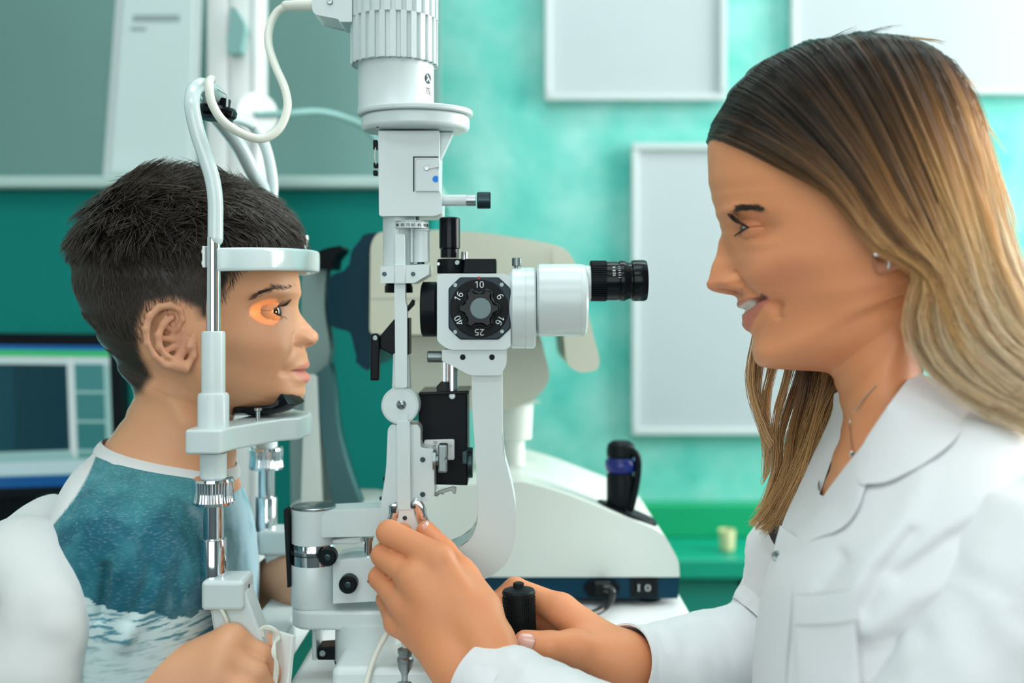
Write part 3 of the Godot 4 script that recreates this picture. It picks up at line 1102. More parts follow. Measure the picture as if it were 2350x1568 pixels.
	for e in [[0.0, 1.0], [5.0, 0.85]]:
		mb = Mb.new()
		var o2: float = e[0]
		mb.tube(spline([P(600 + o2, 1460, 0.80), P(598 + o2, 1445, 0.80), P(615, 1438 + o2, 0.80), P(634 - o2, 1448, 0.80), P(640 - o2, 1466, 0.80), P(630, 1478, 0.79), P(626 + o2, 1500, 0.785), P(637 - o2, 1530, 0.785), P(630 - o2, 1590, 0.785)], 44), 0.0012, 8)
		obj("lead", mb, mats.cord, t)
	mb = Mb.new()
	mb.tube(spline([P(497, 1386, 0.80), P(508, 1400, 0.795), P(520, 1425, 0.795), P(523, 1450, 0.80), P(530, 1500, 0.81)], 24), 0.0016, 8)
	obj("lead", mb, mats.cord, t)

# ---------------------------------------------------------------- the slit lamp itself
func label_on_drum(mb: Mb, s: String, at: Vector3, r: float, a: float, dy: float, size: float) -> void:
	var dir := Vector3(sin(a), 0, cos(a))
	mb.xf = Transform3D(Basis(Vector3.UP, a), at + dir * r + Vector3(0, dy, 0))
	mb.text(s, font(), size, 0.0003)
	mb.xf = Transform3D.IDENTITY

func build_slit_lamp() -> void:
	var t := thing("slit_lamp", "white slit lamp microscope with black eyepiece and magnification dial between boy and woman", "slit lamp", P(850, 1550, 0.88))
	var W: Material = mats.white_paint
	var D := 0.88
	var s := D / F
	var mb: Mb
	var lay := Basis(Vector3.RIGHT, Vector3.FORWARD, Vector3.UP)
	# --- lamp housing with two tiers of cooling ribs
	var c0 := P(905, 0, D)
	mb = Mb.new()
	mb.xf = Transform3D(lay, Vector3(c0.x, 0, -D))
	mb.extrude(gear(26, 94 * s, 101 * s, 0.62), hy(50, D), hy(-120, D), 0.0006, 1, 0.3)
	mb.xf = Transform3D(lay.rotated(Vector3.UP, 0.12), Vector3(c0.x, 0, -D))
	mb.extrude(gear(26, 93 * s, 100 * s, 0.62), hy(152, D), hy(48, D), 0.0006, 1, 0.3)
	var house := obj("lamp_housing", mb, W, t)
	mb = Mb.new()
	plate(mb, [716, -40, 808, -40, 808, 50, 780, 50, 776, 44, 722, 33, 716, 22], 0.862, 0.036, [2, 2, 2, 3, 3, 10, 6], 0.003, 3)
	obj("lead_socket", mb, W, house)
	screw(house, 757, 4, 0.8615, 7, "steel")
	mb = Mb.new()
	mb.tube(PackedVector3Array([P(719, 12, 0.88), P(690, 12, 0.88), P(656, 13, 0.88)]), [0.0046, 0.0045, 0.0040], 20)
	obj("strain_relief", mb, mats.cord, house)
	mb = Mb.new()
	mb.tube(spline([P(660, 13, 0.88), P(636, 28, 0.88), P(619, 62, 0.875), P(617, 105, 0.865), P(633, 155, 0.85), P(654, 205, 0.835), P(659, 250, 0.825), P(640, 296, 0.818), P(602, 318, 0.812), P(558, 308, 0.806), P(512, 278, 0.80), P(486, 236, 0.80), P(480, 200, 0.803), P(481, 186, 0.815), P(486, 182, 0.835)], 110), 0.0033, 16)
	obj("lamp_lead", mb, mats.cord, t)
	# --- smooth drum below the ribs, with its maker's sign
	mb = Mb.new()
	turned(mb, 909, 265, D, Vector3.UP, [[0, 0], [88, 0], [88, 12], [86.5, 15], [86.5, 128], [0, 128]], 64)
	var drum := obj("drum", mb, W, t)
	mb = Mb.new()
	var dc := P(909, 200, D)
	label_on_drum(mb, "T", dc, 86.6 * s, 1.03, (200 - 217) * s, 0.0050)
	label_on_drum(mb, "S", dc, 86.6 * s, 1.13, (200 - 217) * s, 0.0050)
	label_on_drum(mb, ".", dc, 86.6 * s, 1.22, (200 - 218) * s, 0.0050)
	obj("lettering", mb, mats.print_black, drum)
	mb = Mb.new()
	mb.xf = Transform3D(Basis(Vector3.UP, 1.08), dc + Vector3(sin(1.08), 0, cos(1.08)) * 86.8 * s + Vector3(0, 11 * s, 0))
	var ring := PackedVector2Array()
	for k in 24:
		ring.append(Vector2(cos(TAU * k / 24) * 0.0042, sin(TAU * k / 24) * 0.0042))
	mb.extrude(ring, -0.0002, 0.0002, 0.0001, 1)
	obj("emblem", mb, mats.navy, drum)
	mb = Mb.new()
	mb.xf = Transform3D(Basis(Vector3.UP, 1.08), dc + Vector3(sin(1.08), 0, cos(1.08)) * 86.8 * s + Vector3(0, 11 * s, 0))
	mb.extrude(PackedVector2Array([Vector2(-0.0028, 0.0024), Vector2(-0.0016, 0.0030), Vector2(0.0034, -0.0022), Vector2(0.0024, -0.0030)]), 0.0001, 0.0005, 0.0001, 1)
	mb.extrude(PackedVector2Array([Vector2(-0.0030, -0.0024), Vector2(-0.0022, -0.0030), Vector2(0.0002, -0.0002), Vector2(-0.0006, 0.0004)]), 0.0001, 0.0005, 0.0001, 1)
	obj("emblem_stroke", mb, mats.print_white, drum)
	# --- eccentric flange
	mb = Mb.new()
	var fl := PackedVector2Array()
	for k in 72:
		var a := TAU * k / 72
		fl.append(Vector2(cos(a) * 131 * s, sin(a) * 108 * s))
	mb.xf = Transform3D(lay, Vector3(P(954, 0, D).x, 0, -D + 0.002))
	mb.extrude(fl, hy(268, D), hy(255, D), 0.0015, 3)
	var fl2 := PackedVector2Array()
	for q in fl:
		fl2.append(q * 0.945)
	mb.extrude(fl2, hy(304, D), hy(267, D), 0.004, 4)
	var flange := obj("flange", mb, W, t)
	mb = Mb.new()
	turned(mb, 866, 289, D - 0.0262, Vector3(-0.55, 0, 1), [[4.2, -2], [4.2, 0.6], [0, 0.6]], 14)
	obj("screw_hole", mb, mats.hole, flange)
	# --- filter box
	mb = Mb.new()
	plate(mb, [868, 300, 1008, 300, 1006, 440, 1013, 447, 1013, 490, 998, 496, 870, 496], 0.862, 0.044, [2, 2, 4, 3, 6, 10, 6], 0.003, 3)
	var fbox := obj("filter_box", mb, W, t)
	mb = Mb.new()
	plate(mb, [1004, 304, 1040, 304, 1012, 364, 1004, 368], 0.874, 0.012, [1, 2, 4, 2], 0.002, 2)
	obj("gusset", mb, W, fbox)
	mb = Mb.new()
	plate(mb, [948, 359, 1006, 359, 1006, 362, 951, 362, 951, 440, 948, 440], 0.8618, 0.002, 0.0, 0.0001)
	obj("door_gap", mb, mats.hole, fbox)
	mb = Mb.new()
	plate(mb, [953, 364, 1009, 364, 1009, 384, 1004, 386, 1009, 398, 1009, 440, 953, 440], 0.860, 0.004, [2, 5, 3, 2, 4, 5, 2], 0.0008, 2)
	var door := obj("filter_door", mb, W, t)
	screw(door, 979, 386, 0.8598, 6, "steel")
	mb = Mb.new()
	plate(mb, [983, 381, 1004, 380, 1004, 384, 983, 388], 0.8585, 0.0015, 1.0, 0.0003)
	obj("door_catch", mb, W, door)
	mb = Mb.new()
	turned(mb, 1000, 411, 0.8598, Vector3(0.3, 0, 1), [[7.5, -1], [7.5, 1], [0, 1]], 24)
	obj("blue_dot", mb, mats.blue_dot, door)
	mb = Mb.new()
	for e in [[862, 328], [862, 338], [863, 380], [862, 398]]:
		mb.box(P(e[0], e[1], 0.872), Vector3(0.0035, 0.0042, 0.006), 0.0008)
	obj("terminal", mb, mats.black, fbox)
	mb = Mb.new()
	mb.tube(spline([P(862, 340, 0.868), P(860, 358, 0.867), P(863, 376, 0.868)], 12), 0.0005, 6)
	obj("terminal_wire", mb, mats.satin_white, fbox)
	mb = Mb.new()
	turned(mb, 1010, 460, 0.875, Vector3.RIGHT, [[0, 0], [13, 0], [13, 60], [0, 60]], 28)
	var kn := obj("knob_shaft", mb, W, t)
	mb = Mb.new()
	turned(mb, 1070, 460, 0.875, Vector3.RIGHT, [[0, 0], [13.5, 0], [13.5, 22], [0, 22]], 28)
	obj("knob_collar", mb, mats.steel, kn)
	mb = Mb.new()
	mb.xf = Transform3D(Basis(Vector3.FORWARD, Vector3.UP, Vector3.RIGHT), P(1095, 460, 0.875))
	mb.extrude(gear(40, 17.8 * s, 19.2 * s, 0.5), 0.0, 31 * s, 0.0009, 2, 0.3)
	obj("knurled_knob", mb, mats.dark_steel, kn)
	# --- slit angle section with its engraved scale
	mb = Mb.new()
	turned(mb, 915, 612, D, Vector3.UP, [[0, 0], [36, 0], [36, 118], [0, 118]], 48)
	var tube := obj("slit_tube", mb, W, t)
	mb = Mb.new()
	turned(mb, 944, 525, D - 0.007, Vector3.UP, [[0, 0], [40, 0], [40, 15], [38.5, 16.5], [0, 16.5]], 56)
	var sc := obj("angle_scale", mb, W, t)
	mb = Mb.new()
	var ac := P(944, 517, D - 0.007)
	var ang := [-0.80, -0.42, -0.10, 0.19, 0.56, 0.92, 1.2]
	var words := ["90", "80", "70", "60", "45", "30", "20"]
	for k in 7:
		label_on_drum(mb, words[k], ac, 40.1 * s, ang[k], -1.8 * s, 0.0023)
	for k in 24:
		var a := -0.9 + 0.085 * k
		var dir := Vector3(sin(a), 0, cos(a))
		mb.xf = Transform3D(Basis(Vector3.UP, a), ac + dir * 40.05 * s + Vector3(0, 6.2 * s, 0))
		mb.box(Vector3.ZERO, Vector3(0.00028, 0.0014, 0.0002), 0.00005, 1)
	mb.xf = Transform3D.IDENTITY
	obj("scale_marks", mb, mats.print_black, sc)
	mb = Mb.new()
	turned(mb, 966, 602, D - 0.006, Vector3.UP, [[0, 0], [20, 0], [20, 70], [22, 72], [22, 76], [0, 76]], 32)
	turned(mb, 945, 602, D - 0.012, Vector3.UP, [[3, 0], [3, 80], [0, 80]], 12)
	obj("prism_barrel", mb, W, tube)
	mb = Mb.new()
	turned(mb, 966, 610, D - 0.006, Vector3.UP, [[0, 0], [16, 0], [16, 4], [8, 4], [8, 9], [0, 9]], 28)
	turned(mb, 958, 522, D - 0.01, Vector3.UP, [[4, -22], [4, 26], [0, 26]], 14)
	obj("adjuster", mb, mats.dark_steel, tube)
	mb = Mb.new()
	plate(mb, [905, 537, 929, 537, 930, 612, 904, 612], 0.862, 0.012, 3.0, 0.001)
	turned(mb, 914, 540, 0.867, Vector3.UP, [[3, 0], [3, 20], [0, 20]], 12)
	obj("guide_rail", mb, W, tube)
	mb = Mb.new()
	plate(mb, [873, 612, 984, 606, 984, 630, 950, 650, 873, 650], 0.858, 0.04, [4, 4, 3, 6, 4], 0.0025, 3)
	var br := obj("lens_bracket", mb, W, t)
	screw(br, 882, 629, 0.8578, 5, "dark_steel")
	screw(br, 948, 629, 0.8578, 5, "dark_steel")
	mb = Mb.new()
	plate(mb, [904, 606, 930, 606, 930, 652, 904, 652], 0.8555, 0.01, 3.0, 0.001)
	obj("bracket_rib", mb, W, br)
	mb = Mb.new()
	turned(mb, 915, 672, D, Vector3.UP, [[0, 2], [28, 2], [32, 0], [32, 14], [28, 23], [0, 23]], 48)
	obj("lens_ring", mb, mats.black, br)
	# --- mirror stem with the black prism holder
	mb = Mb.new()
	plate(mb, [905, 648, 930, 648, 930, 690, 934, 702, 934, 890, 907, 890, 906, 702, 905, 690], 0.860, 0.009, [2, 2, 3, 6, 2, 2, 6, 3], 0.0015, 3)
	plate(mb, [902, 812, 938, 812, 941, 892, 899, 892], 0.866, 0.014, 3.0, 0.0015, 3)
	var stem := obj("mirror_stem", mb, W, t)
	mb = Mb.new()
	plate(mb, [932, 708, 946, 687, 950, 690, 949, 700, 934, 716], 0.866, 0.012, 1.0, 0.0006)
	obj("mirror_edge", mb, mats.black, stem)
	mb = Mb.new()
	plate(mb, [872, 771, 905, 732, 920, 728, 920, 816, 903, 816, 872, 800], 0.868, 0.024, [3, 6, 3, 3, 4, 3], 0.001)
	plate(mb, [925, 730, 938, 730, 938, 815, 925, 815], 0.866, 0.024, 2.0, 0.001)
	obj("prism_holder", mb, mats.black, stem)
	mb = Mb.new()
	plate(mb, [850, 768, 862, 764, 871, 772, 871, 800, 869, 874, 849, 874, 850, 800], 0.864, 0.01, [8, 6, 6, 6, 3, 3, 10], 0.0015, 3)
	var lev := obj("filter_lever", mb, mats.black, stem)
	screw(lev, 861, 776, 0.8638, 6, "dull_steel")
	# --- tilt joint
	mb = Mb.new()
	turned(mb, 921, 929, 0.872, Vector3.BACK, [[0, -30], [43, -30], [43, 26], [41.5, 29], [39.5, 29], [39.5, 27.5], [38.5, 27.5], [38.5, 30], [12, 30], [0, 30]], 64)
	var jt := obj("tilt_joint", mb, W, t)
	mb = Mb.new()
	turned(mb, 921, 929, 0.8612, Vector3.BACK, [[11, 0], [11, 1], [8, 3.4], [0, 4.4]], 28)
	obj("joint_screw", mb, mats.steel, jt)
	mb = Mb.new()
	mb.xf = Transform3D(Basis(Vector3.BACK, -0.9), P(921, 929, 0.8600))
	mb.box(Vector3.ZERO, Vector3(0.0068, 0.0007, 0.0007), 0.0002, 1)
	obj("screw_slot", mb, mats.hole, jt)
	mb = Mb.new()
	for e in [[880, 930, 0.0], [884, 952, 0.55]]:
		mb.xf = Transform3D(Basis(Vector3.BACK, e[2]), P(e[0] - 1, e[1], 0.868))
		mb.box(Vector3.ZERO, Vector3(0.0014, 0.0034, 0.003), 0.0003, 1)
	obj("joint_mark", mb, mats.hole, jt)
	# --- lamp column
	mb = Mb.new()
	plate(mb, [890, 985, 897, 975, 958, 975, 965, 985, 965, 1026, 975, 1028, 990, 1028, 996, 1034, 997, 1140, 984, 1151, 905, 1153, 900, 1200, 866, 1232, 866, 1196, 872, 1168, 886, 1080], 0.864, 0.034, [5, 4, 4, 5, 6, 4, 4, 4, 8, 4, 4, 10, 4, 6, 20, 20], 0.003, 3)
	var colm := obj("lamp_column", mb, W, t)
	mb = Mb.new()
	plate(mb, [911, 968, 940, 968, 942, 1170, 912, 1170], 0.857, 0.012, 3.0, 0.0025, 3)
	plate(mb, [916, 950, 936, 950, 936, 985, 916, 985], 0.860, 0.012, 3.0, 0.002, 3)
	obj("front_rail", mb, W, colm)
	screw(colm, 970, 1055, 0.8638, 6, "dark_steel")
	screw(colm, 970, 1135, 0.8638, 6, "dark_steel")
	mb = Mb.new()
	for e in [[881, 1099], [873, 1144]]:
		turned(mb, e[0], e[1], 0.874, Vector3(-1, 0.1, 0.25), [[4.2, -4], [4.2, 1.6], [0, 1.6]], 14)
	obj("screw_hole", mb, mats.hole, colm)
	mb = Mb.new()
	plate(mb, [968, 1146, 1010, 1126, 1040, 1117, 1047, 1120, 1046, 1133, 1041, 1135, 1036, 1126, 1020, 1131, 1016, 1137, 1010, 1133, 1003, 1141, 996, 1138, 990, 1146], 0.874, 0.003, 1.0, 0.0004)
	obj("detent_plate", mb, mats.dull_steel, colm)
	# handle of the lamp arm, pinched by the woman
	mb = Mb.new()
	plate(mb, [908, 1164, 945, 1164, 966, 1236, 894, 1236], 0.858, 0.02, 4.0, 0.002, 3)
	var hd := obj("arm_handle", mb, mats.satin_white, t)
	screw(hd, 929, 1189, 0.8578, 5, "dark_steel")
	mb = Mb.new()
	mb.tube(spline([P(950, 1156, 0.858), P(962, 1164, 0.858), P(969, 1190, 0.858), P(985, 1222, 0.858)], 18), 0.0016, 10, true, 3.0)
	mb.tube(spline([P(903, 1160, 0.858), P(904, 1178, 0.858), P(896, 1206, 0.858), P(890, 1230, 0.858)], 18), 0.0013, 10, true, 3.0)
	obj("spring_grip", mb, mats.chrome, hd)
	mb = Mb.new()
	mb.box(P(905, 1168, 0.862), Vector3(0.004, 0.005, 0.012), 0.001)
	mb.box(P(950, 1160, 0.862), Vector3(0.004, 0.003, 0.012), 0.001)
	obj("grip_pivot", mb, mats.dark_steel, hd)
	# --- swinging arm and pivot
	mb = Mb.new()
	plate(mb, [738, 1188, 746, 1174, 872, 1168, 905, 1168, 900, 1200, 866, 1231, 738, 1234], 0.8648, 0.0324, [4, 10, 20, 4, 6, 14, 3], 0.003, 3)
	obj("lamp_arm", mb, W, t)
	mb = Mb.new()
	turned(mb, 720, 1245, D, Vector3.UP, [[0, 0], [50, 0], [50, 78], [48.5, 80], [0, 80]], 56)
	var pv := obj("pivot_head", mb, W, t)
	mb = Mb.new()
	turned(mb, 720, 1165, D, Vector3.UP, [[50.5, 0], [50.5, 3.5], [49, 5], [20, 5], [18, 5.8], [0, 5.8]], 56)
	obj("pivot_lid", mb, mats.steel, pv)
	mb = Mb.new()
	turned(mb, 720, 1268, D, Vector3.UP, [[51, 0], [51, 22], [50, 24], [0, 24]], 56)
	var gr := obj("degree_ring", mb, mats.chrome, t)
	mb = Mb.new()
	turned(mb, 720, 1292, D, Vector3.UP, [[50.5, 0], [50.5, 22], [0, 23]], 56)
	obj("degree_ring_base", mb, mats.chrome, gr)
	mb = Mb.new()
	var gc := P(720, 1256, D)
	for k in 33:
		var a := -1.35 + 0.064 * k
		var big := k % 5 == 2
		mb.xf = Transform3D(Basis(Vector3.UP, a), gc + Vector3(sin(a), 0, cos(a)) * 51.1 * s + Vector3(0, -8.5 * s + (2.0 * s if big else 0.0), 0))
		mb.box(Vector3.ZERO, Vector3(0.0004, 0.0044 if big else 0.003, 0.0002), 0.00005, 1)
	label_on_drum(mb, "30", gc, 51.1 * s, -0.72, 6.2 * s, 0.0036)
	label_on_drum(mb, "0", gc, 51.1 * s, -0.05, 6.2 * s, 0.0036)
	obj("degree_marks", mb, mats.print_black, gr)
	mb = Mb.new()
	turned(mb, 720, 1388, D, Vector3.UP, [[0, 0], [49, 0], [51, 4], [51, 94], [50, 96], [0, 96]], 56)
	obj("pivot_body", mb, W, t)
	for e in [[751, 1280, 0.852, 21.0], [798, 1343, 0.853, 21.0]]:
		mb = Mb.new()
		turned(mb, e[0], e[1], e[2], Vector3.BACK, [[0, -26], [e[3], -26], [e[3], -2], [e[3] * 0.85, 1], [8.5, 1], [8.5, -3], [0, -3]], 32, 0.5)
		var k2 := obj("clamp_knob", mb, mats.black, t)
		mb = Mb.new()
		turned(mb, e[0], e[1], e[2] + 0.001, Vector3.BACK, [[8, 0], [8, 2.5], [5, 3.5], [4.5, 1], [0, 1]], 20)
		obj("knob_screw", mb, mats.dark_steel, k2)
	mb = Mb.new()
	plate(mb, [650, 1172, 656, 1166, 662, 1172, 667, 1348, 659, 1350], 0.87, 0.012, [3, 3, 3, 1, 1], 0.0008)
	obj("side_bar", mb, mats.black_rubber, t)
	mb = Mb.new()
	plate(mb, [762, 1240, 800, 1234, 832, 1232, 832, 1246, 812, 1250, 762, 1250], 0.868, 0.02, 3.0, 0.0015)
	obj("stop_arm", mb, W, t)
	mb = Mb.new()
	turned(mb, 846, 1284, 0.872, Vector3.UP, [[0, 0], [11.5, 0], [11.5, 44], [14, 44], [14, 52], [0, 52]], 28)
	obj("stop_pin", mb, mats.chrome, t)
	# --- microscope arm: from the pivot forward and up to the microscope
	mb = Mb.new()
	plate(mb, [764, 1290, 800, 1284, 905, 1280, 1000, 1276, 1045, 1262, 1082, 1238, 1096, 1200, 1097, 1150, 1092, 1060, 1084, 940, 1082, 850, 1152, 850, 1153, 1000, 1158, 1055, 1174, 1110, 1184, 1165, 1184, 1215, 1178, 1262, 1160, 1298, 1130, 1322, 1090, 1339, 1000, 1356, 900, 1372, 870, 1380, 764, 1386], 0.862, 0.042, [4, 8, 10, 20, 20, 20, 20, 20, 20, 20, 4, 4, 20, 20, 20, 20, 20, 20, 16, 16, 20, 20, 20, 10, 3], 0.003, 3)
	var arm := obj("microscope_arm", mb, W, t)
	mb = Mb.new()
	turned(mb, 848, 1334, 0.8618, Vector3.BACK, [[5, -2], [5, 0.6], [0, 0.6]], 16)
	obj("screw_hole", mb, mats.hole, arm)
	mb = Mb.new()
	plate(mb, [1014, 803, 1162, 803, 1162, 838, 1148, 862, 1080, 862, 1030, 836, 1014, 828], 0.856, 0.05, [3, 3, 6, 6, 10, 8, 3], 0.0025, 3)
	var hb := obj("microscope_bracket", mb, W, t)
	mb = Mb.new()
	for e in [1062, 1129]:
		turned(mb, e, 820, 0.8558, Vector3.BACK, [[6.5, -2], [6.5, 0.5], [5.6, 0.7], [0, 0.6]], 20)
	obj("screw_hole", mb, mats.hole, hb)
	mb = Mb.new()
	turned(mb, 1028, 819, 0.87, Vector3.LEFT, [[0, 0], [9, 0], [9, 14], [0, 14]], 20)
	var tk := obj("lock_knob", mb, W, t)
	mb = Mb.new()
	mb.xf = Transform3D(Basis(Vector3.FORWARD, Vector3.UP, Vector3.RIGHT), P(981, 819, 0.87))
	mb.extrude(gear(30, 11.8 * s, 13.2 * s, 0.5), 0.0, 34 * s, 0.0008, 2, 0.3)
	obj("lock_knob_grip", mb, mats.dull_steel, tk)
	for e in [[1038, 13.0, 832, 912], [1019, 5.0, 832, 885]]:
		mb = Mb.new()
		turned(mb, e[0], e[3], 0.89, Vector3.UP, [[0, 0], [e[1], 0], [e[1], e[3] - e[2]], [0, e[3] - e[2]]], 24)
		obj("support_rod", mb, mats.chrome, t)
	# --- black drive box between the arms
	mb = Mb.new()
	plate(mb, [960, 902, 1072, 899, 1073, 1115, 960, 1112], 0.886, 0.05, 3.0, 0.0012)
	var db := obj("drive_box", mb, mats.black, t)
	mb = Mb.new()
	plate(mb, [1001, 888, 1012, 876, 1027, 878, 1030, 903, 1003, 903], 0.884, 0.02, 2.0, 0.001)
	plate(mb, [962, 900, 1076, 897, 1076, 904, 962, 907], 0.880, 0.055, 1.0, 0.0006)
	obj("box_lid", mb, mats.black_gloss, db)
	screw(db, 1038, 909, 0.8855, 8, "steel")
	mb = Mb.new()
	plate(mb, [973, 1010, 1043, 1008, 1043, 1056, 973, 1056], 0.8845, 0.002, 5.0, 0.0006)
	var sp := obj("scale_plate", mb, mats.satin_white, t)
	mb = Mb.new()
	for e in [[998, 1016, "10"], [980, 1024, "5"], [1034, 1024, "<"]]:
		mb.xf = Transform3D(Basis.IDENTITY, P(e[0], e[1], 0.8838))
		mb.text(e[2], font(), 0.0024, 0.0002)
	mb.xf = Transform3D.IDENTITY
	plate(mb, [985, 1022, 1000, 1022, 1000, 1023.5, 986.5, 1023.5, 986.5, 1030, 985, 1030], 0.8838, 0.0004, 0.0, 0.0001)
	obj("plate_print", mb, mats.print_black, sp)
	mb = Mb.new()
	turned(mb, 994, 1056, 0.866, Vector3.RIGHT, [[0, 0], [23, 0], [23, 7], [12, 7], [12, 12], [0, 12]], 28)
	plate(mb, [1005, 1022, 1026, 1022, 1026, 1050, 1024, 1054, 1026, 1060, 1026, 1086, 1005, 1086], 0.858, 0.016, [4, 4, 5, 4, 5, 4, 4], 0.0015, 3)
	obj("filter_wheel_lever", mb, mats.dull_steel, db)
	mb = Mb.new()
	mb.xf = Transform3D(Basis(Vector3.FORWARD, Vector3.UP, Vector3.RIGHT), P(1073, 1062, 0.892))
	mb.extrude(gear(44, 33 * s, 35.5 * s, 0.5), 0.0, 12 * s, 0.0006, 1, 0.3)
	obj("toothed_wheel", mb, mats.dark_steel, db)
	mb = Mb.new()
	plate(mb, [1060, 1038, 1073, 1034, 1073, 1066, 1060, 1066], 0.872, 0.012, 3.0, 0.001)
	obj("wheel_bearing", mb, mats.dark_steel, db)
	# --- microscope body
	mb = Mb.new()
	plate(mb, [1003, 634, 1012, 628, 1160, 628, 1170, 636, 1172, 796, 1160, 803, 1030, 803, 1003, 784], 0.852, 0.06, [4, 6, 6, 6, 6, 6, 10, 10], 0.005, 4)
	var body := obj("microscope_body", mb, W, t)
	mb = Mb.new()
	turned(mb, 1005, 710, 0.88, Vector3.LEFT, [[0, 0], [58, 0], [63, 4], [63, 34], [57, 37], [54, 37], [52, 30], [0, 30]], 56)
	obj("objective_ring", mb, mats.black, body)
	mb = Mb.new()
	turned(mb, 975, 710, 0.88, Vector3.LEFT, [[51, 0], [40, 4], [20, 7], [0, 8]], 40)
	obj("objective_lens", mb, mats.lens, body)
	mb = Mb.new()
	plate(mb, [1056, 636, 1144, 636, 1172, 662, 1172, 754, 1144, 780, 1056, 780, 1029, 754, 1029, 662], 0.850, 0.006, 5.0, 0.0012)
	var dp := obj("dial_plate", mb, mats.slate, t)
	for e in [[1045, 655], [1151, 654], [1045, 762], [1152, 761]]:
		screw(dp, e[0], e[1], 0.8498, 5, "dull_steel")
	mb = Mb.new()
	mb.xf = Transform3D(Basis.IDENTITY, P(1099, 638, 0.8495))
	mb.box(Vector3.ZERO, Vector3(0.0016, 0.0022, 0.0006), 0.0002, 1)
	obj("index_mark", mb, mats.red, dp)
	mb = Mb.new()
	var ds := 0.85 / F
	turned(mb, 1100, 708, 0.8496, Vector3.BACK, [[0, -8], [67, -8], [67, 3], [65.5, 4.5], [0, 4.5]], 72)
	var dial := obj("magnification_dial", mb, mats.black, t)
	mb = Mb.new()
	var dw := ["10", "6", "16", "25", "40", "16"]
	for k in 6:
		var a := PI / 2 - TAU / 6 * k
		mb.xf = Transform3D(Basis(Vector3.BACK, a - PI / 2), P(1100, 708, 0.8479) + Vector3(cos(a), sin(a), 0) * 54.5 * ds)
		mb.text(dw[k], font(), 0.0050, 0.0003)
	mb.xf = Transform3D.IDENTITY
	obj("dial_numbers", mb, mats.print_white, dial)
	var star := PackedVector2Array()
	for k in 96:
		var a := TAU * k / 96
		var c := cos(6.0 * (a - PI / 2 - PI / 6))
		var r := (44.0 + 5.0 * clampf(c * 1.8, -1.0, 1.0)) * ds
		star.append(Vector2(cos(a), sin(a)) * r)
	mb = Mb.new()
	mb.xf = Transform3D(Basis.IDENTITY, P(1100, 708, 0.848))
	mb.extrude(star, 0.0, 0.009, 0.0022, 3)
	obj("dial_grip", mb, mats.black_gloss, dial)
	mb = Mb.new()
	turned(mb, 1103, 708, 0.8392, Vector3.BACK, [[24, -2], [24, 0.5], [23, 1.2], [0, 1.2]], 40)
	obj("dial_cap", mb, mats.grey_disc, dial)
	# eyepiece tube
	mb = Mb.new()
	turned(mb, 1168, 707, 0.88, Vector3.RIGHT, [[0, 0], [84, 0], [93, 8], [93, 36], [92, 37], [92, 38], [93, 39], [93, 57], [88, 61], [0, 61]], 64)
	var et := obj("tube_ring", mb, W, t)
	mb = Mb.new()
	turned(mb, 1231, 689, 0.875, Vector3.RIGHT, [[0, 0], [75, 0], [82, 5], [83, 10], [83, 98], [82.4, 98.6], [82.4, 99.6], [83, 100.2], [81, 110], [74, 115], [0, 115]], 64)
	obj("eyepiece_housing", mb, W, t)
	mb = Mb.new()
	turned(mb, 1186, 618, 0.875, Vector3.UP, [[0, 0], [6, 0], [6, 8], [0, 8]], 20)
	mb.xf = Transform3D(lay, P(1186, 611, 0.875))
	mb.extrude(gear(22, 10.2 * s, 11.4 * s, 0.5), 0.0, 19 * s, 0.0006, 2, 0.3)
	obj("thumb_screw", mb, mats.dull_steel, et)
	var tilt := Vector3(1, 0.012, 0)
	mb = Mb.new()
	turned(mb, 1340, 650, 0.872, tilt, [[0, 0], [41, 0], [40, 26], [0, 26]], 48)
	var neck := obj("eyepiece_neck", mb, W, t)
	mb = Mb.new()
	mb.xf = Transform3D(Basis(Vector3.FORWARD, Vector3.UP, Vector3.RIGHT), P(1354, 645, 0.872))
	mb.extrude(gear(54, 44 * s, 46.5 * s, 0.55), 0.0, 38 * s, 0.0012, 2, 0.3)
	var ep := obj("eyepiece", mb, mats.black, t)
	mb = Mb.new()
	turned(mb, 1388, 645, 0.872, tilt, [[0, 0], [45, 0], [45, 28], [43.5, 29], [43.5, 31], [46, 33], [47, 36], [47, 44], [44, 50], [42, 56], [42, 60], [46, 62], [47.5, 66], [47.5, 90], [45, 95], [40, 96], [36, 92], [0, 92]], 64, 0.5)
	obj("eyepiece_body", mb, mats.black_gloss, ep)
	mb = Mb.new()
	var ec := P(1412, 645, 0.872)
	for k in 6:
		var a := 0.15 + 0.12 * k
		var dir := Vector3(0, sin(a), cos(a))
		mb.xf = Transform3D(Basis(Vector3.RIGHT, -a), ec + dir * 45.3 * s)
		mb.box(Vector3(0.0022, 0, 0), Vector3(0.0022, 0.0004, 0.0003), 0.0001, 1)
	for e in [["10", 0.30], ["8", 0.52], ["6", 0.72]]:
		var a: float = e[1]
		var dir := Vector3(0, sin(a), cos(a))
		mb.xf = Transform3D(Basis(Vector3.RIGHT, -a) * Basis(Vector3.BACK, PI / 2), ec + dir * 45.3 * s + Vector3(-0.0022, 0, 0))
		mb.text(e[0], font(), 0.0023, 0.0003)
	obj("eyepiece_marks", mb, mats.print_white, ep)
	# things on top of the microscope
	mb = Mb.new()
	turned(mb, 1036, 598, 0.878, Vector3.UP, [[0, -30], [32, -30], [33, -27], [33, -2], [31, 3], [0, 3]], 40)
	var cl := obj("clamp_ring", mb, mats.black, t)
	screw(cl, 1049, 603, 0.8665, 5.5, "dull_steel")
	screw(cl, 1006, 606, 0.868, 4, "steel")
	mb = Mb.new()
	turned(mb, 1032, 592, 0.878, Vector3.UP, [[0, 0], [21, 0], [21, 20], [24, 22], [24, 88], [23, 91], [19, 93], [0, 93]], 40)
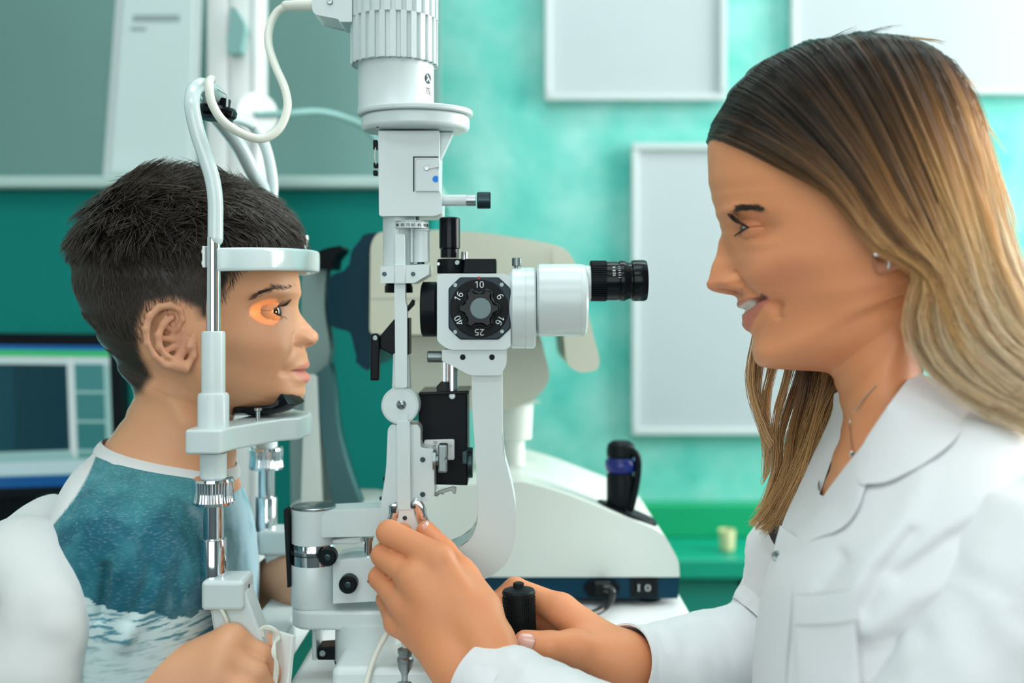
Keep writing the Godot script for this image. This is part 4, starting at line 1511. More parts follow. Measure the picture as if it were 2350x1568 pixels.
	obj("handle_grip", mb, mats.black_gloss, cl)
	mb = Mb.new()
	plate(mb, [1066, 594, 1139, 594, 1139, 628, 1062, 628], 0.866, 0.03, 3.0, 0.001)
	obj("clamp_block", mb, mats.black, cl)
	mb = Mb.new()
	turned(mb, 1066, 596, 0.872, Vector3.UP, [[0, 0], [7.5, 0], [7.5, 16], [6.5, 18], [0, 18]], 20)
	obj("clamp_pin", mb, mats.steel, cl)
	# --- foot: slab, round base, sliding carriage
	var stad := []
	for k in 40:
		var a := TAU * k / 40
		var cx := (724.0 if cos(a) < 0 else 905.0)
		stad.append(Vector2(P(cx, 0, D).x + cos(a) * 52 * s, D - sin(a) * 56 * s))
	mb = Mb.new()
	mb.xf = Transform3D(lay, Vector3.ZERO)
	mb.extrude(PackedVector2Array(stad), hy(1432, D), hy(1388, D), 0.003, 3)
	obj("base_slab", mb, W, t)
	mb = Mb.new()
	turned(mb, 848, 1514, D, Vector3.UP, [[0, 0], [78, 0], [78, 92], [0, 92]], 64)
	var rb := obj("round_base", mb, W, t)
	mb = Mb.new()
	turned(mb, 848, 1516, D, Vector3.UP, [[0, 0], [79.5, 0], [79.5, 5], [0, 5]], 64)
	obj("base_gasket", mb, mats.black, rb)
	mb = Mb.new()
	var bx0 := P(765, 0, 0.82).x
	var bx1 := P(1326, 0, 0.82).x
	mb.box(Vector3((bx0 + bx1) * 0.5, 0.9165, -0.885), Vector3(bx1 - bx0, 0.027, 0.15), 0.006, 3)
	var cg := obj("carriage", mb, W, t)
	mb = Mb.new()
	for x in [bx0 + 0.02, bx1 - 0.02]:
		for z in [-0.83, -0.94]:
			mb.box(Vector3(x, 0.9025, z), Vector3(0.02, 0.005, 0.02), 0.001)
	obj("slide_foot", mb, mats.black_rubber, cg)
	mb = Mb.new()
	plate(mb, [716, 1436, 776, 1436, 776, 1442, 726, 1442, 726, 1516, 716, 1516], 0.875, 0.03, 2.0, 0.0008)
	obj("rail_bracket", mb, W, t)
	mb = Mb.new()
	mb.xf = Transform3D(Basis(Vector3.FORWARD, Vector3.UP, Vector3.RIGHT), P(728, 1500, 0.89))
	mb.lathe([Vector2(0, 0), Vector2(0.001, 0)], 4)
	mb = Mb.new()
	plate(mb, [728, 1488, 776, 1484, 776, 1516, 728, 1516], 0.876, 0.02, 4.0, 0.001)
	obj("rack", mb, mats.black, t)
	mb = Mb.new()
	turned(mb, 740, 1500, 0.8755, Vector3.BACK, [[7, 0], [7, 1.5], [3, 2], [0, 1]], 16)
	obj("rack_screw", mb, mats.dull_steel, t)
	# connector with its white lead, seen below the woman's hand
	mb = Mb.new()
	turned(mb, 930, 1560, 0.815, Vector3.UP, [[0, -8], [22, -8], [22, 0], [17, 2], [17, 40], [19, 42], [19, 50], [15, 54], [15, 60], [18, 62], [18, 70], [9, 74], [0, 74]], 24, 0.5)
	var cn := obj("connector", mb, mats.steel, t)
	mb = Mb.new()
	mb.tube(spline([P(930, 1486, 0.815), P(925, 1465, 0.815), P(918, 1446, 0.82), P(906, 1436, 0.825), P(893, 1446, 0.82), P(868, 1490, 0.815), P(852, 1530, 0.81), P(838, 1580, 0.80)], 44), 0.0022, 12)
	obj("connector_lead", mb, mats.cord, cn)
	# control joystick in the woman's other hand
	mb = Mb.new()
	var jx := P(1195, 1450, 0.83)
	mb.xf = Transform3D(Basis(Vector3.BACK, 0.03), Vector3(jx.x, 0.929, -0.83))
	var jsx := 0.83 / F
	mb.lathe([Vector2(0, -0.002), Vector2(40 * jsx, -0.002), Vector2(42 * jsx, 0.001), Vector2(36 * jsx, 0.006), Vector2(0, 0.006)], 48)
	var joy := obj("joystick", mb, mats.black, t)
	mb = Mb.new()
	mb.xf = Transform3D(Basis(Vector3.BACK, 0.03), Vector3(jx.x, 0.929, -0.83))
	for k in 7:
		var y0 := 0.004 + k * 0.0066
		var g := gear(46, 35.5 * jsx, 38 * jsx, 0.6)
		var keep := mb.xf
		mb.xf = keep * Transform3D(lay, Vector3.ZERO)
		mb.extrude(g, y0, y0 + 0.0055, 0.0004, 1, 0.3)
		mb.xf = keep
	mb.lathe([Vector2(35 * jsx, 0.003), Vector2(35 * jsx, 0.0510), Vector2(38 * jsx, 0.0510), Vector2(38 * jsx, 0.0525), Vector2(35 * jsx, 0.0541), Vector2(14 * jsx, 0.0560), Vector2(13 * jsx, 0.0560), Vector2(12.5 * jsx, 0.0590), Vector2(9 * jsx, 0.0597), Vector2(0, 0.0597)], 48, 0.5)
	obj("joystick_grip", mb, mats.black_rubber, joy)
	# warm slit of light thrown on the boy's eye
	var l := SpotLight3D.new()
	l.name = "slit_light"
	add_child(l)
	l.look_at_from_position(P(898, 705, 0.862), P(610, 716, 0.868), Vector3.UP)
	l.light_color = Color(1.0, 0.70, 0.30)
	l.light_energy = 0.65
	l.spot_range = 1.0
	l.spot_attenuation = 2.0
	l.spot_angle = 1.1
	l.spot_angle_attenuation = 0.6
	l.light_size = 0.003
	l.shadow_enabled = true

# ---------------------------------------------------------------- tools for figures
# a plane through a figure's middle: points are given as pixels on that plane plus a distance in front of it
class Fr:
	var c := Vector3.ZERO
	var n := Vector3.BACK
	const EYE := Vector3(0, 1.2, 0)

	static func make(px: float, py: float, d: float, yaw: float) -> Fr:
		var f := Fr.new()
		f.c = Vector3((px - 1175.0) * d / 2500.0, 1.2 + (700.0 - py) * d / 2500.0, -d)
		f.n = Vector3(sin(yaw), 0, cos(yaw))
		return f

	func at(px: float, py: float, z: float) -> Vector3:
		var dir := Vector3((px - 1175.0) / 2500.0, (700.0 - py) / 2500.0, -1.0)
		return EYE + dir * ((c - EYE).dot(n) / dir.dot(n)) + n * z

	# the point z in front of the plane that is seen at a pixel
	func see(px: float, py: float, z: float) -> Vector3:
		var dir := Vector3((px - 1175.0) / 2500.0, (700.0 - py) / 2500.0, -1.0)
		return EYE + dir * ((c + n * z - EYE).dot(n) / dir.dot(n))

	# plane pixels of what is seen at a pixel when it is z in front of the plane
	func img(px: float, py: float, z: float) -> Vector2:
		var p := see(px, py, z) - n * z - EYE
		return Vector2(1175.0 - p.x / p.z * 2500.0, 700.0 + p.y / p.z * 2500.0)

func lerp_rows(rows: Array, t: float) -> Array:
	var m := rows.size()
	var k := clampi(int(t), 0, m - 2)
	var f := t - k
	var out := []
	for e in rows[k].size():
		var a: float = rows[maxi(k - 1, 0)][e]
		var b: float = rows[k][e]
		var c: float = rows[k + 1][e]
		var d: float = rows[mini(k + 2, m - 1)][e]
		out.append(cubic_interpolate(b, c, a, d, f))
	return out

func seg_dist(p: Vector2, a: Vector2, b: Vector2) -> float:
	var ab := b - a
	var t := clampf((p - a).dot(ab) / maxf(ab.length_squared(), 1e-9), 0.0, 1.0)
	return p.distance_to(a + ab * t)

func line_dist(p: Vector2, pts: Array) -> float:
	var d := 1e9
	for k in pts.size() - 1:
		d = minf(d, seg_dist(p, pts[k], pts[k + 1]))
	return d

# brushes: ["spot", u, v, ru, rv, amount, least z] and ["line", [points], width, amount]; sizes in pixels, amounts in metres
func brushed(brushes: Array, u: float, v: float, z: float) -> float:
	var s := 0.0
	for b in brushes:
		if b[0] == "spot":
			var x: float = (u - b[1]) / b[3]
			var y: float = (v - b[2]) / b[4]
			var q := x * x + y * y
			if q < 7.0:
				var w := exp(-q)
				if b[6] > 0.0:
					w *= smoothstep(b[6] * 0.4, b[6], z)
				s += b[5] * w
		else:
			var d: float = line_dist(Vector2(u, v), b[1]) / b[2]
			if d < 2.6:
				s += b[3] * exp(-d * d)
	return s

# brushes written in picture pixels with their distance in front of the plane
func spot(fr: Fr, px: float, py: float, z: float, rx: float, ry: float, amount: float, least := 0.0) -> Array:
	var q := fr.img(px, py, z)
	return ["spot", q.x, q.y, rx, ry, amount, least]

func crease(fr: Fr, z: float, pts: Array, width: float, amount: float) -> Array:
	var q := []
	for k in range(0, pts.size(), 2):
		q.append(fr.img(pts[k], pts[k + 1], z))
	return ["line", q, width, amount]

# a head and neck: rings from the crown down, front and back outlines from tables, then sculpted
func build_head(h: Dictionary) -> Dictionary:
	var fr: Fr = h.frame
	var rows: Array = h.rows
	var w: int = h.columns
	var half := w / 2
	var world := PackedVector3Array()
	var flat := PackedVector3Array()
	var cols := PackedColorArray()
	var mm: float = h.scale      # metres per pixel on the plane
	var sgn: float = h.facing    # +1 faces right, -1 faces left
	for j in rows.size():
		var v: float = rows[j]
		var uf := soft_front(h, v)
		var relief := curve_at(h.front, v) - uf
		var ub := curve_at(h.back, v + curve_at(h.tilt, v))
		var wid := curve_at(h.width, v)
		var sc := curve_at(h.widest, v)
		var p := curve_at(h.power, v)
		var nose := curve_at(h.nose, v)
		var nose_w := curve_at(h.nose_width, v)
		var a1 := (ub - uf) * sc
		var a2 := (ub - uf) * (1.0 - sc)
		for i in w:
			var k := i if i <= half else w - i
			var side := 1.0 if i <= half else -1.0
			var t := float(k) / half
			var ph := PI * (0.45 * t + 0.55 * t * t) if t < 1.0 else PI
			var u: float
			var z: float
			if ph < PI / 2:
				u = uf + a1 * (1.0 - cos(ph))
				z = wid * pow(sin(ph), p)
			else:
				u = ub - a2 * (1.0 + cos(ph))
				z = wid * sin(ph)
			# outward normal in the ring's plane
			var nu := -cos(ph) * signf(a1)
			var nz := sin(ph)
			var vv := v + curve_at(h.tilt, v) * clampf((u - uf) / (ub - uf), 0.0, 1.0)
			var d := brushed(h.brushes, u, vv, z)
			var zz := z
			u += nu * d / mm
			z += nz * d
			u += relief * exp(-pow(zz / 0.017, 2.0))
			# nose
			if nose > 0.01:
				u += sgn * nose * exp(-pow(zz / nose_w, 2.0))
			for al in h.wings:
				var q := pow((zz - al[0]) / al[1], 2.0) + pow((v - al[2]) / al[3], 2.0)
				if q < 7.0:
					u += sgn * al[4] * exp(-q)
					z += al[5] * exp(-q)
					vv += al[6] * exp(-q)
			# lips, raised along the mouth
			var zc: float = h.mouth_half
			var lip := 0.0
			if zz < zc * 1.15 and (ph < PI / 2):
				var r := zz / zc
				var lv: float = v - h.smile * pow(r, 1.7)
				lip = curve_at(h.lips, lv) * clampf(1.0 - pow(r, 2.6), 0.0, 1.0)
				u += sgn * lip
			flat.append(Vector3(u, vv, z * side))
			world.append(fr.at(u, vv, z * side))
			var cc: Color = h.skin
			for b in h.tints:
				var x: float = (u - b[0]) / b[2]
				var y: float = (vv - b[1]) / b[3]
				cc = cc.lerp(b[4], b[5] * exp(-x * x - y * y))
			if zz < zc * 1.08 and ph < PI / 2:
				var r2 := zz / zc
				var lv2: float = v - h.smile * pow(r2, 1.7)
				var top: float = h.lip_top + (h.lip_mid - h.lip_top) * pow(r2, 2.2)
				var low: float = h.lip_low + (h.lip_mid - h.lip_low) * pow(r2, 2.2)
				var amt := smoothstep(top - 2.5, top + 2.5, lv2) * (1.0 - smoothstep(low - 3.0, low + 3.0, lv2)) * (1.0 - smoothstep(0.97, 1.08, r2))
				cc = cc.lerp(h.lip_color, amt * 0.85)
				var seam: float = exp(-pow((lv2 - h.lip_mid) / 2.6, 2.0)) * (1.0 - smoothstep(0.95, 1.05, r2))
				cc = cc.lerp(h.seam_color, seam * 0.8)
				if h.has("teeth"):
					var show: float = smoothstep(h.teeth[0] - 1.5, h.teeth[0] + 1.0, lv2) * (1.0 - smoothstep(h.teeth[1] - 1.0, h.teeth[1] + 1.5, lv2))
					cc = cc.lerp(Color(0.72, 0.66, 0.58), show * (1.0 - smoothstep(0.55, 0.8, r2)))
					cc = cc.lerp(h.seam_color, show * smoothstep(0.6, 0.8, r2) * (1.0 - smoothstep(0.95, 1.02, r2)) * 0.8)
			var inside := Geometry2D.is_point_in_polygon(Vector2(u, vv), h.scalp)
			var away := 1e9
			for e in h.scalp.size():
				away = minf(away, seg_dist(Vector2(u, vv), h.scalp[e], h.scalp[(e + 1) % h.scalp.size()]))
				if away < 0.5:
					break
			cc = cc.lerp(h.scalp_color, smoothstep(-4.0, 16.0, away if inside else -away))
			cols.append(cc)
	return {"world": world, "flat": flat, "cols": cols, "w": w, "h": rows.size()}

# the front outline without its lips and other small relief, which fade out sideways
func soft_front(h: Dictionary, v: float) -> float:
	var r: Array = h.relief
	var win: float = r[2] * smoothstep(r[0], r[0] + 40.0, v) * (1.0 - smoothstep(r[1] - 60.0, r[1], v))
	if win < 0.5:
		return curve_at(h.front, v)
	var s := 0.0
	for k in 9:
		s += curve_at(h.front, v + win * (k - 4) / 4.0)
	return s / 9.0

# how far the side of a head stands in front of its middle plane
func head_z(h: Dictionary, u: float, v0: float) -> float:
	var v := v0
	for k in 4:
		var a := soft_front(h, v)
		var tl := curve_at(h.tilt, v)
		var b := curve_at(h.back, v + tl)
		v = v0 - tl * clampf((u - a) / (b - a), 0.0, 1.0)
	var uf := soft_front(h, v)
	var ub := curve_at(h.back, v + curve_at(h.tilt, v))
	var sc := curve_at(h.widest, v)
	var wid := curve_at(h.width, v)
	var um := uf + (ub - uf) * sc
	var z := 0.0
	if (u - um) * (uf - um) > 0.0:
		var c := 1.0 - clampf((u - uf) / (um - uf), 0.0, 1.0)
		z = wid * pow(sqrt(1.0 - c * c), curve_at(h.power, v))
	else:
		var c := clampf((u - um) / (ub - um), 0.0, 1.0)
		z = wid * sqrt(1.0 - c * c)
	return z + brushed(h.brushes, u, v0, z)

func dense_rows(v0: float, v1: float, step: float, fine: Array) -> Array:
	var out := []
	var v := v0
	while v < v1:
		out.append(v)
		var s := step
		for f in fine:
			if v >= f[0] and v < f[1]:
				s = minf(s, f[2])
		v += s
	out.append(v1)
	return out

# lids over an eyeball: a spherical patch with an opening
func eyelids(mb: Mb, c: Vector3, fwd: Vector3, lat: Vector3, r: float, up_open: float, low_open: float, outer: float) -> void:
	var up := Vector3.UP
	for part in 2:
		var pts := PackedVector3Array()
		var w := 40
		var hh := 14
		for j in hh:
			for i in w:
				var ph := lerpf(-1.4, 2.1, float(i) / (w - 1))
				var x := (ph - (outer - 0.95) * 0.5) / (0.95 + (outer - 0.95) * 0.5)
				var open := sqrt(clampf(1.0 - x * x, 0.0, 1.0))
				var edge := (up_open * open if part == 0 else -low_open * open) + 0.06 * ph
				var th := lerpf(edge, 1.35 if part == 0 else -1.35, pow(float(j) / (hh - 1), 1.3))
				var rr := r + ((0.0007 if part == 0 else 0.0002) if j > 0 else -0.0008) - (0.002 if part == 0 else 0.0036) * pow(float(j) / (hh - 1), 2.0)
				pts.append(c + (fwd * cos(ph) * cos(th) + lat * sin(ph) * cos(th) + up * sin(th)) * rr)
		mb.grid(pts, w, hh, false, part == 0)
		var cc: Vector3 = c
		# normals must point away from the eyeball
		var k := mb.v.size() - w * hh
		for i in w * hh:
			if mb.n[k + i].dot(mb.v[k + i] - cc) < 0.0:
				mb.n[k + i] = -mb.n[k + i]

func eyeball(mb: Mb, c: Vector3, gaze: Vector3, r: float, iris: Color) -> void:
	gaze = gaze.normalized()
	var side := gaze.cross(Vector3.UP).normalized()
	var up := side.cross(gaze)
	var pts := PackedVector3Array()
	var cols := PackedColorArray()
	for j in 40:
		var th := PI * pow(float(j) / 39.0, 1.5) * 0.75
		for i in 36:
			var ph := TAU * i / 36
			var rr := r + 0.0008 * exp(-pow(th / 0.42, 4.0))
			pts.append(c + (gaze * cos(th) + (side * cos(ph) + up * sin(ph)) * sin(th)) * rr)
			var cc := Color(0.70, 0.66, 0.62)
			if th < 0.2:
				cc = Color(0.004, 0.003, 0.003)
			elif th < 0.56:
				cc = iris * (0.7 + 0.5 * sin(ph * 23.0) * sin(ph * 7.0 + 1.0))
				cc = cc.lerp(iris * 0.25, smoothstep(0.46, 0.56, th))
			cc.a = 1.0
			cols.append(cc)
	mb.grid(pts, 36, 40, true, false, cols)
	var k := mb.v.size() - 36 * 40
	for i in 36 * 40:
		mb.n[k + i] = (mb.v[k + i] - c).normalized()

# thin hairs as three-sided tapering tubes
func strand(mb: Mb, pts: PackedVector3Array, r0: float, r1: float, c0: Color, c1: Color, bow := 1.0, mid := 0.5) -> void:
	var m := pts.size()
	var o := mb.v.size()
	var t0 := pts[1] - pts[0]
	var side := t0.cross(Vector3(0.31, 0.77, 0.55)).normalized()
	for i in m:
		var t := (pts[mini(i + 1, m - 1)] - pts[maxi(i - 1, 0)]).normalized()
		side = (side - t * side.dot(t)).normalized()
		var up := t.cross(side)
		var f := float(i) / (m - 1)
		var r := lerpf(r0, r1, f * f)
		var c := c0.lerp(c1, smoothstep(mid - 0.5 * bow, mid + 0.5 * bow, f))
		var d1 := up * 0.866 - side * 0.5
		var d2 := -up * 0.866 - side * 0.5
		mb.v.append(pts[i] + side * r)
		mb.n.append(side)
		mb.v.append(pts[i] + d1 * r)
		mb.n.append(d1)
		mb.v.append(pts[i] + d2 * r)
		mb.n.append(d2)
		for k in 3:
			mb.c.append(c)
			mb.uv.append(Vector2(f, f))
	for i in m - 1:
		var a := o + i * 3
		for k in 3:
			var b := (k + 1) % 3
			mb.quad(a + k, a + b, a + 3 + b, a + 3 + k)

# ---------------------------------------------------------------- soft shapes from bones
func smin(a: float, b: float, k: float) -> float:
	var h := maxf(k - absf(a - b), 0.0) / k
	return minf(a, b) - h * h * k * 0.25

class Field:
	var org := Vector3.ZERO
	var cell := 0.003
	var nx := 0
	var ny := 0
	var nz := 0
	var f := PackedFloat32Array()

	static func around(lo: Vector3, hi: Vector3, size: float) -> Field:
		var q := Field.new()
		q.org = lo
		q.cell = size
		q.nx = int((hi.x - lo.x) / size) + 2
		q.ny = int((hi.y - lo.y) / size) + 2
		q.nz = int((hi.z - lo.z) / size) + 2
		q.f.resize(q.nx * q.ny * q.nz)
		q.f.fill(1000.0)
		return q

	func twin() -> Field:
		var q := Field.new()
		q.org = org
		q.cell = cell
		q.nx = nx
		q.ny = ny
		q.nz = nz
		q.f.resize(f.size())
		q.f.fill(1000.0)
		return q

	func capsule(a: Vector3, b: Vector3, ra: float, rb: float, k: float, margin := 0.012) -> void:
		var r := maxf(ra, rb) + margin
		var lo := (Vector3(minf(a.x, b.x), minf(a.y, b.y), minf(a.z, b.z)) - Vector3.ONE * r - org) / cell
		var hi := (Vector3(maxf(a.x, b.x), maxf(a.y, b.y), maxf(a.z, b.z)) + Vector3.ONE * r - org) / cell
		var ab := b - a
		var il := 1.0 / maxf(ab.length_squared(), 1e-12)
		for z in range(maxi(int(lo.z), 0), mini(int(hi.z) + 1, nz - 1) + 1):
			for y in range(maxi(int(lo.y), 0), mini(int(hi.y) + 1, ny - 1) + 1):
				var at := (z * ny + y) * nx
				for x in range(maxi(int(lo.x), 0), mini(int(hi.x) + 1, nx - 1) + 1):
					var p := org + Vector3(x, y, z) * cell - a
					var t := clampf(p.dot(ab) * il, 0.0, 1.0)
					var d := (p - ab * t).length() - (ra + (rb - ra) * t)
					var e := f[at + x]
					var h := maxf(k - absf(e - d), 0.0) / k
					f[at + x] = minf(e, d) - h * h * k * 0.25

	func join(o: Field, k: float) -> void:
		for i in f.size():
			var d := o.f[i]
			if d < 0.9:
				var e := f[i]
				var h := maxf(k - absf(e - d), 0.0) / k
				f[i] = minf(e, d) - h * h * k * 0.25

	# surface nets: one point in each cell that the surface crosses
	func mesh(mb: Mb, cols: Callable) -> void:
		var at := PackedInt32Array()
		at.resize(f.size())
		at.fill(-1)
		var p := PackedVector3Array()
		var idx := PackedInt32Array()
		var sx := 1
		var sy := nx
		var sz := nx * ny
		for z in nz - 1:
			for y in ny - 1:
				var row := z * sz + y * sy
				for x in nx - 1:
					var i := row + x
					var a := f[i]
					if a > cell * 3.0:
						continue
					var neg := a < 0.0
					var b := f[i + 1]
					var c := f[i + sy]
					var d := f[i + sy + 1]
					var e := f[i + sz]
					var g := f[i + sz + 1]
					var h := f[i + sz + sy]
					var q := f[i + sz + sy + 1]
					if (b < 0.0) == neg and (c < 0.0) == neg and (d < 0.0) == neg and (e < 0.0) == neg and (g < 0.0) == neg and (h < 0.0) == neg and (q < 0.0) == neg:
						continue
					var s := Vector3.ZERO
					var m := 0
					for ed in [[a, b, 0, 0, 0, 1, 0, 0], [c, d, 0, 1, 0, 1, 0, 0], [e, g, 0, 0, 1, 1, 0, 0], [h, q, 0, 1, 1, 1, 0, 0], [a, c, 0, 0, 0, 0, 1, 0], [b, d, 1, 0, 0, 0, 1, 0], [e, h, 0, 0, 1, 0, 1, 0], [g, q, 1, 0, 1, 0, 1, 0], [a, e, 0, 0, 0, 0, 0, 1], [b, g, 1, 0, 0, 0, 0, 1], [c, h, 0, 1, 0, 0, 0, 1], [d, q, 1, 1, 0, 0, 0, 1]]:
						if (ed[0] < 0.0) != (ed[1] < 0.0):
							var t: float = ed[0] / (ed[0] - ed[1])
							s += Vector3(ed[2] + t * ed[5], ed[3] + t * ed[6], ed[4] + t * ed[7])
							m += 1
					at[i] = p.size()
					p.append(org + (Vector3(x, y, z) + s / m) * cell)
		for z in range(1, nz - 1):
			for y in range(1, ny - 1):
				for x in range(1, nx - 1):
					var i := z * sz + y * sy + x
					var a := f[i]
					if a > cell * 3.0:
						continue
					if (a < 0.0) != (f[i + 1] < 0.0):
						face(idx, at, i, i - sy, i - sy - sz, i - sz, a < 0.0)
					if (a < 0.0) != (f[i + sy] < 0.0):
						face(idx, at, i, i - sz, i - sx - sz, i - sx, a < 0.0)
					if (a < 0.0) != (f[i + sz] < 0.0):
						face(idx, at, i, i - sx, i - sx - sy, i - sy, a < 0.0)
		# one round of smoothing takes the steps out
		var acc := PackedVector3Array()
		acc.resize(p.size())
		var cnt := PackedFloat32Array()
		cnt.resize(p.size())
		for k in range(0, idx.size(), 3):
			for e in 3:
				acc[idx[k + e]] += p[idx[k + (e + 1) % 3]] + p[idx[k + (e + 2) % 3]]
				cnt[idx[k + e]] += 2.0
		var co := PackedColorArray()
		for i in p.size():
			if cnt[i] > 0.0:
				p[i] = p[i].lerp(acc[i] / cnt[i], 0.4)
			co.append(cols.call(p[i]))
		var vol := 0.0
		for k in range(0, idx.size(), 3):
			vol += (p[idx[k]] - org).dot((p[idx[k + 1]] - org).cross(p[idx[k + 2]] - org))
		mb.soup(p, idx, co, 1.0 if vol > 0.0 else -1.0)

	func face(idx: PackedInt32Array, at: PackedInt32Array, a: int, b: int, c: int, d: int, inside: bool) -> void:
		var q := [at[a], at[b], at[c], at[d]]
		if q.has(-1):
			return
		if not inside:
			q.reverse()
		idx.append_array([q[0], q[1], q[2], q[0], q[2], q[3]])

# palm bones [a, b, ra, rb] and fingers [[points], [radii]]: fingers stay apart, each grows out of the palm
func hand(mb: Mb, palm: Array, fingers: Array, cell: float, cols: Callable) -> void:
	var lo := Vector3.ONE * 1e9
	var hi := Vector3.ONE * -1e9
	for b in palm:
		for e in 2:
			lo = lo.min(b[e] - Vector3.ONE * (b[2 + e] + 0.008))
			hi = hi.max(b[e] + Vector3.ONE * (b[2 + e] + 0.008))
	for g in fingers:
		for k in g[0].size():
			lo = lo.min(g[0][k] - Vector3.ONE * 0.016)
			hi = hi.max(g[0][k] + Vector3.ONE * 0.016)
	var base := Field.around(lo, hi, cell)
	for b in palm:
		base.capsule(b[0], b[1], b[2], b[3], 0.010, 0.02)
	var whole := base.twin()
	whole.f = base.f.duplicate()
	for g in fingers:
		var one := base.twin()
		for k in g[0].size() - 1:
			one.capsule(g[0][k], g[0][k + 1], g[1][k], g[1][k + 1], 0.003)
		for i in one.f.size():
			var d := one.f[i]
			if d < 0.9:
				one.f[i] = smin(d, base.f[i], 0.006)
		whole.join(one, 0.0008)
	whole.mesh(mb, cols)

# a nail: a small curved plate on a fingertip
func nail(mb: Mb, at: Vector3, out: Vector3, along_dir: Vector3, wid: float, len: float) -> void:
	out = out.normalized()
	var d := (along_dir - out * along_dir.dot(out)).normalized()
	var s := d.cross(out)
	var pts := PackedVector3Array()
	for j in 12:
		for i in 11:
			var a := float(i) / 10.0 * 2.0 - 1.0
			var b := float(j) / 11.0 * 2.0 - 1.0
			var e := pow(clampf(1.0 - pow(absf(b), 3.5), 0.0, 1.0), 0.4)
			pts.append(at + s * a * wid * 0.5 * e + d * b * len * 0.5 + out * (0.0012 * (1.0 - a * a) - 0.0007 + 0.0004 * (1.0 - b * b)))
	mb.grid(pts, 11, 12, false, false)
	var k := mb.v.size() - 132
	for i in 132:
		if mb.n[k + i].dot(out) < 0.0:
			mb.n[k + i] = -mb.n[k + i]

# an ear, given by a function that turns (across, down, out) in ear pixels into a point; drawn for an ear 107 wide and 158 high
func ear(mb: Mb, place: Callable, skin: Color, inner: Color, cell := 3.0) -> void:
	var fl := Field.around(Vector3(-24, -18, -32), Vector3(130, 186, 76), cell)
	var lift := func(x: float) -> float: return (107.0 - x) * 0.30
	var chain := func(pts: Array, r: Array, k: float) -> void:
		for i in pts.size() - 1:
			var a: Array = pts[i]
			var b: Array = pts[i + 1]
			fl.capsule(Vector3(a[0], a[1], lift.call(a[0]) + a[2]), Vector3(b[0], b[1], lift.call(b[0]) + b[2]), r[i], r[i + 1], k, 12.0)
	# rim
	chain.call([[72, 62, -2], [84, 40, 2], [80, 18, 4], [60, 8, 6], [36, 12, 7], [16, 32, 8], [8, 60, 8], [10, 92, 7], [24, 120, 4], [46, 140, 2], [68, 146, 1]], [4.5, 6, 7, 8, 8, 8, 8, 7.5, 7.5, 8, 9], 5.0)
	# inner fold
	chain.call([[62, 34, -1], [42, 50, 1], [32, 74, 3], [34, 100, 3], [48, 120, 2], [62, 126, 2]], [6, 7.5, 8.5, 8, 7.5, 6], 5.0)
	chain.call([[42, 50, 0], [48, 32, -1]], [7, 5], 5.0)
	# lobe, tragus, rear wall
	chain.call([[66, 138, 0], [84, 146, -2], [92, 138, -4]], [12, 13, 8], 8.0)
	chain.call([[100, 88, -2], [97, 100, 1], [96, 108, 0]], [8, 7.5, 5], 5.0)
	chain.call([[106, 76, -6], [104, 120, -6], [94, 138, -6]], [9, 8, 8], 6.0)
	# floor of the bowl
	for e in [[60, 30, -10], [40, 50, -10], [30, 80, -9], [44, 108, -10], [62, 76, -15], [74, 100, -17], [70, 54, -13], [76, 124, -9], [84, 76, -16], [66, 126, -8]]:
		fl.capsule(Vector3(e[0], e[1], lift.call(e[0]) + e[2]), Vector3(98, 90, -14), 8.0, 9.0, 7.0, 12.0)
	var sub := Mb.new()
	fl.mesh(sub, func(_p: Vector3) -> Color: return skin)
	var pts := PackedVector3Array()
	var cols := PackedColorArray()
	for p in sub.v:
		pts.append(place.call(p.x, p.y, p.z))
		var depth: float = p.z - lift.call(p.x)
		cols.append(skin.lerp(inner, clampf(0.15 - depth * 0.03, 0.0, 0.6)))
	var idx := sub.ix
	var o := mb.v.size()
	mb.soup(pts, idx, cols, 1.0)
	# turn the normals outwards if the placing mirrored the ear
	var far := Vector3.ZERO
	var best := -1e9
	for i in sub.v.size():
		if sub.v[i].z > best:
			best = sub.v[i].z
			far = mb.n[o + i]
	var zdir: Vector3 = (place.call(50.0, 80.0, 50.0) - place.call(50.0, 80.0, 0.0))
	if far.dot(zdir) < 0.0:
		for i in sub.v.size():
			mb.n[o + i] = -mb.n[o + i]

# rings of [uF, vF, uB, vB, half width, squareness, where it is widest] turned into a sleeve or trunk
func loft(fr: Fr, keys: Array, rows: int, w: int, brushes: Array, mm: float, tone: Callable) -> Dictionary:
	var world := PackedVector3Array()
	var flat := PackedVector3Array()
	var cols := PackedColorArray()
	var half := w / 2
	for j in rows:
		var q := lerp_rows(keys, float(j) / (rows - 1) * (keys.size() - 1))
		for i in w:
			var k := i if i <= half else w - i
			var side := 1.0 if i <= half else -1.0
			var ph := PI * k / half
			var share: float
			if ph < PI / 2:
				share = q[6] * (1.0 - cos(ph))
			else:
				share = 1.0 - (1.0 - q[6]) * (1.0 + cos(ph))
			var u := lerpf(q[0], q[2], share)
			var v := lerpf(q[1], q[3], share)
			var z: float = q[4] * pow(sin(ph), q[5])
			var d := brushed(brushes, u, v, z) if side > 0.0 else 0.0
			u += -cos(ph) * signf(q[2] - q[0]) * d / mm
			z += sin(ph) * d
			flat.append(Vector3(u, v, z * side))
			world.append(fr.at(u, v, z * side))
			cols.append(tone.call(u, v, z * side, float(j) / (rows - 1)))
	return {"world": world, "flat": flat, "cols": cols, "w": w, "h": rows}

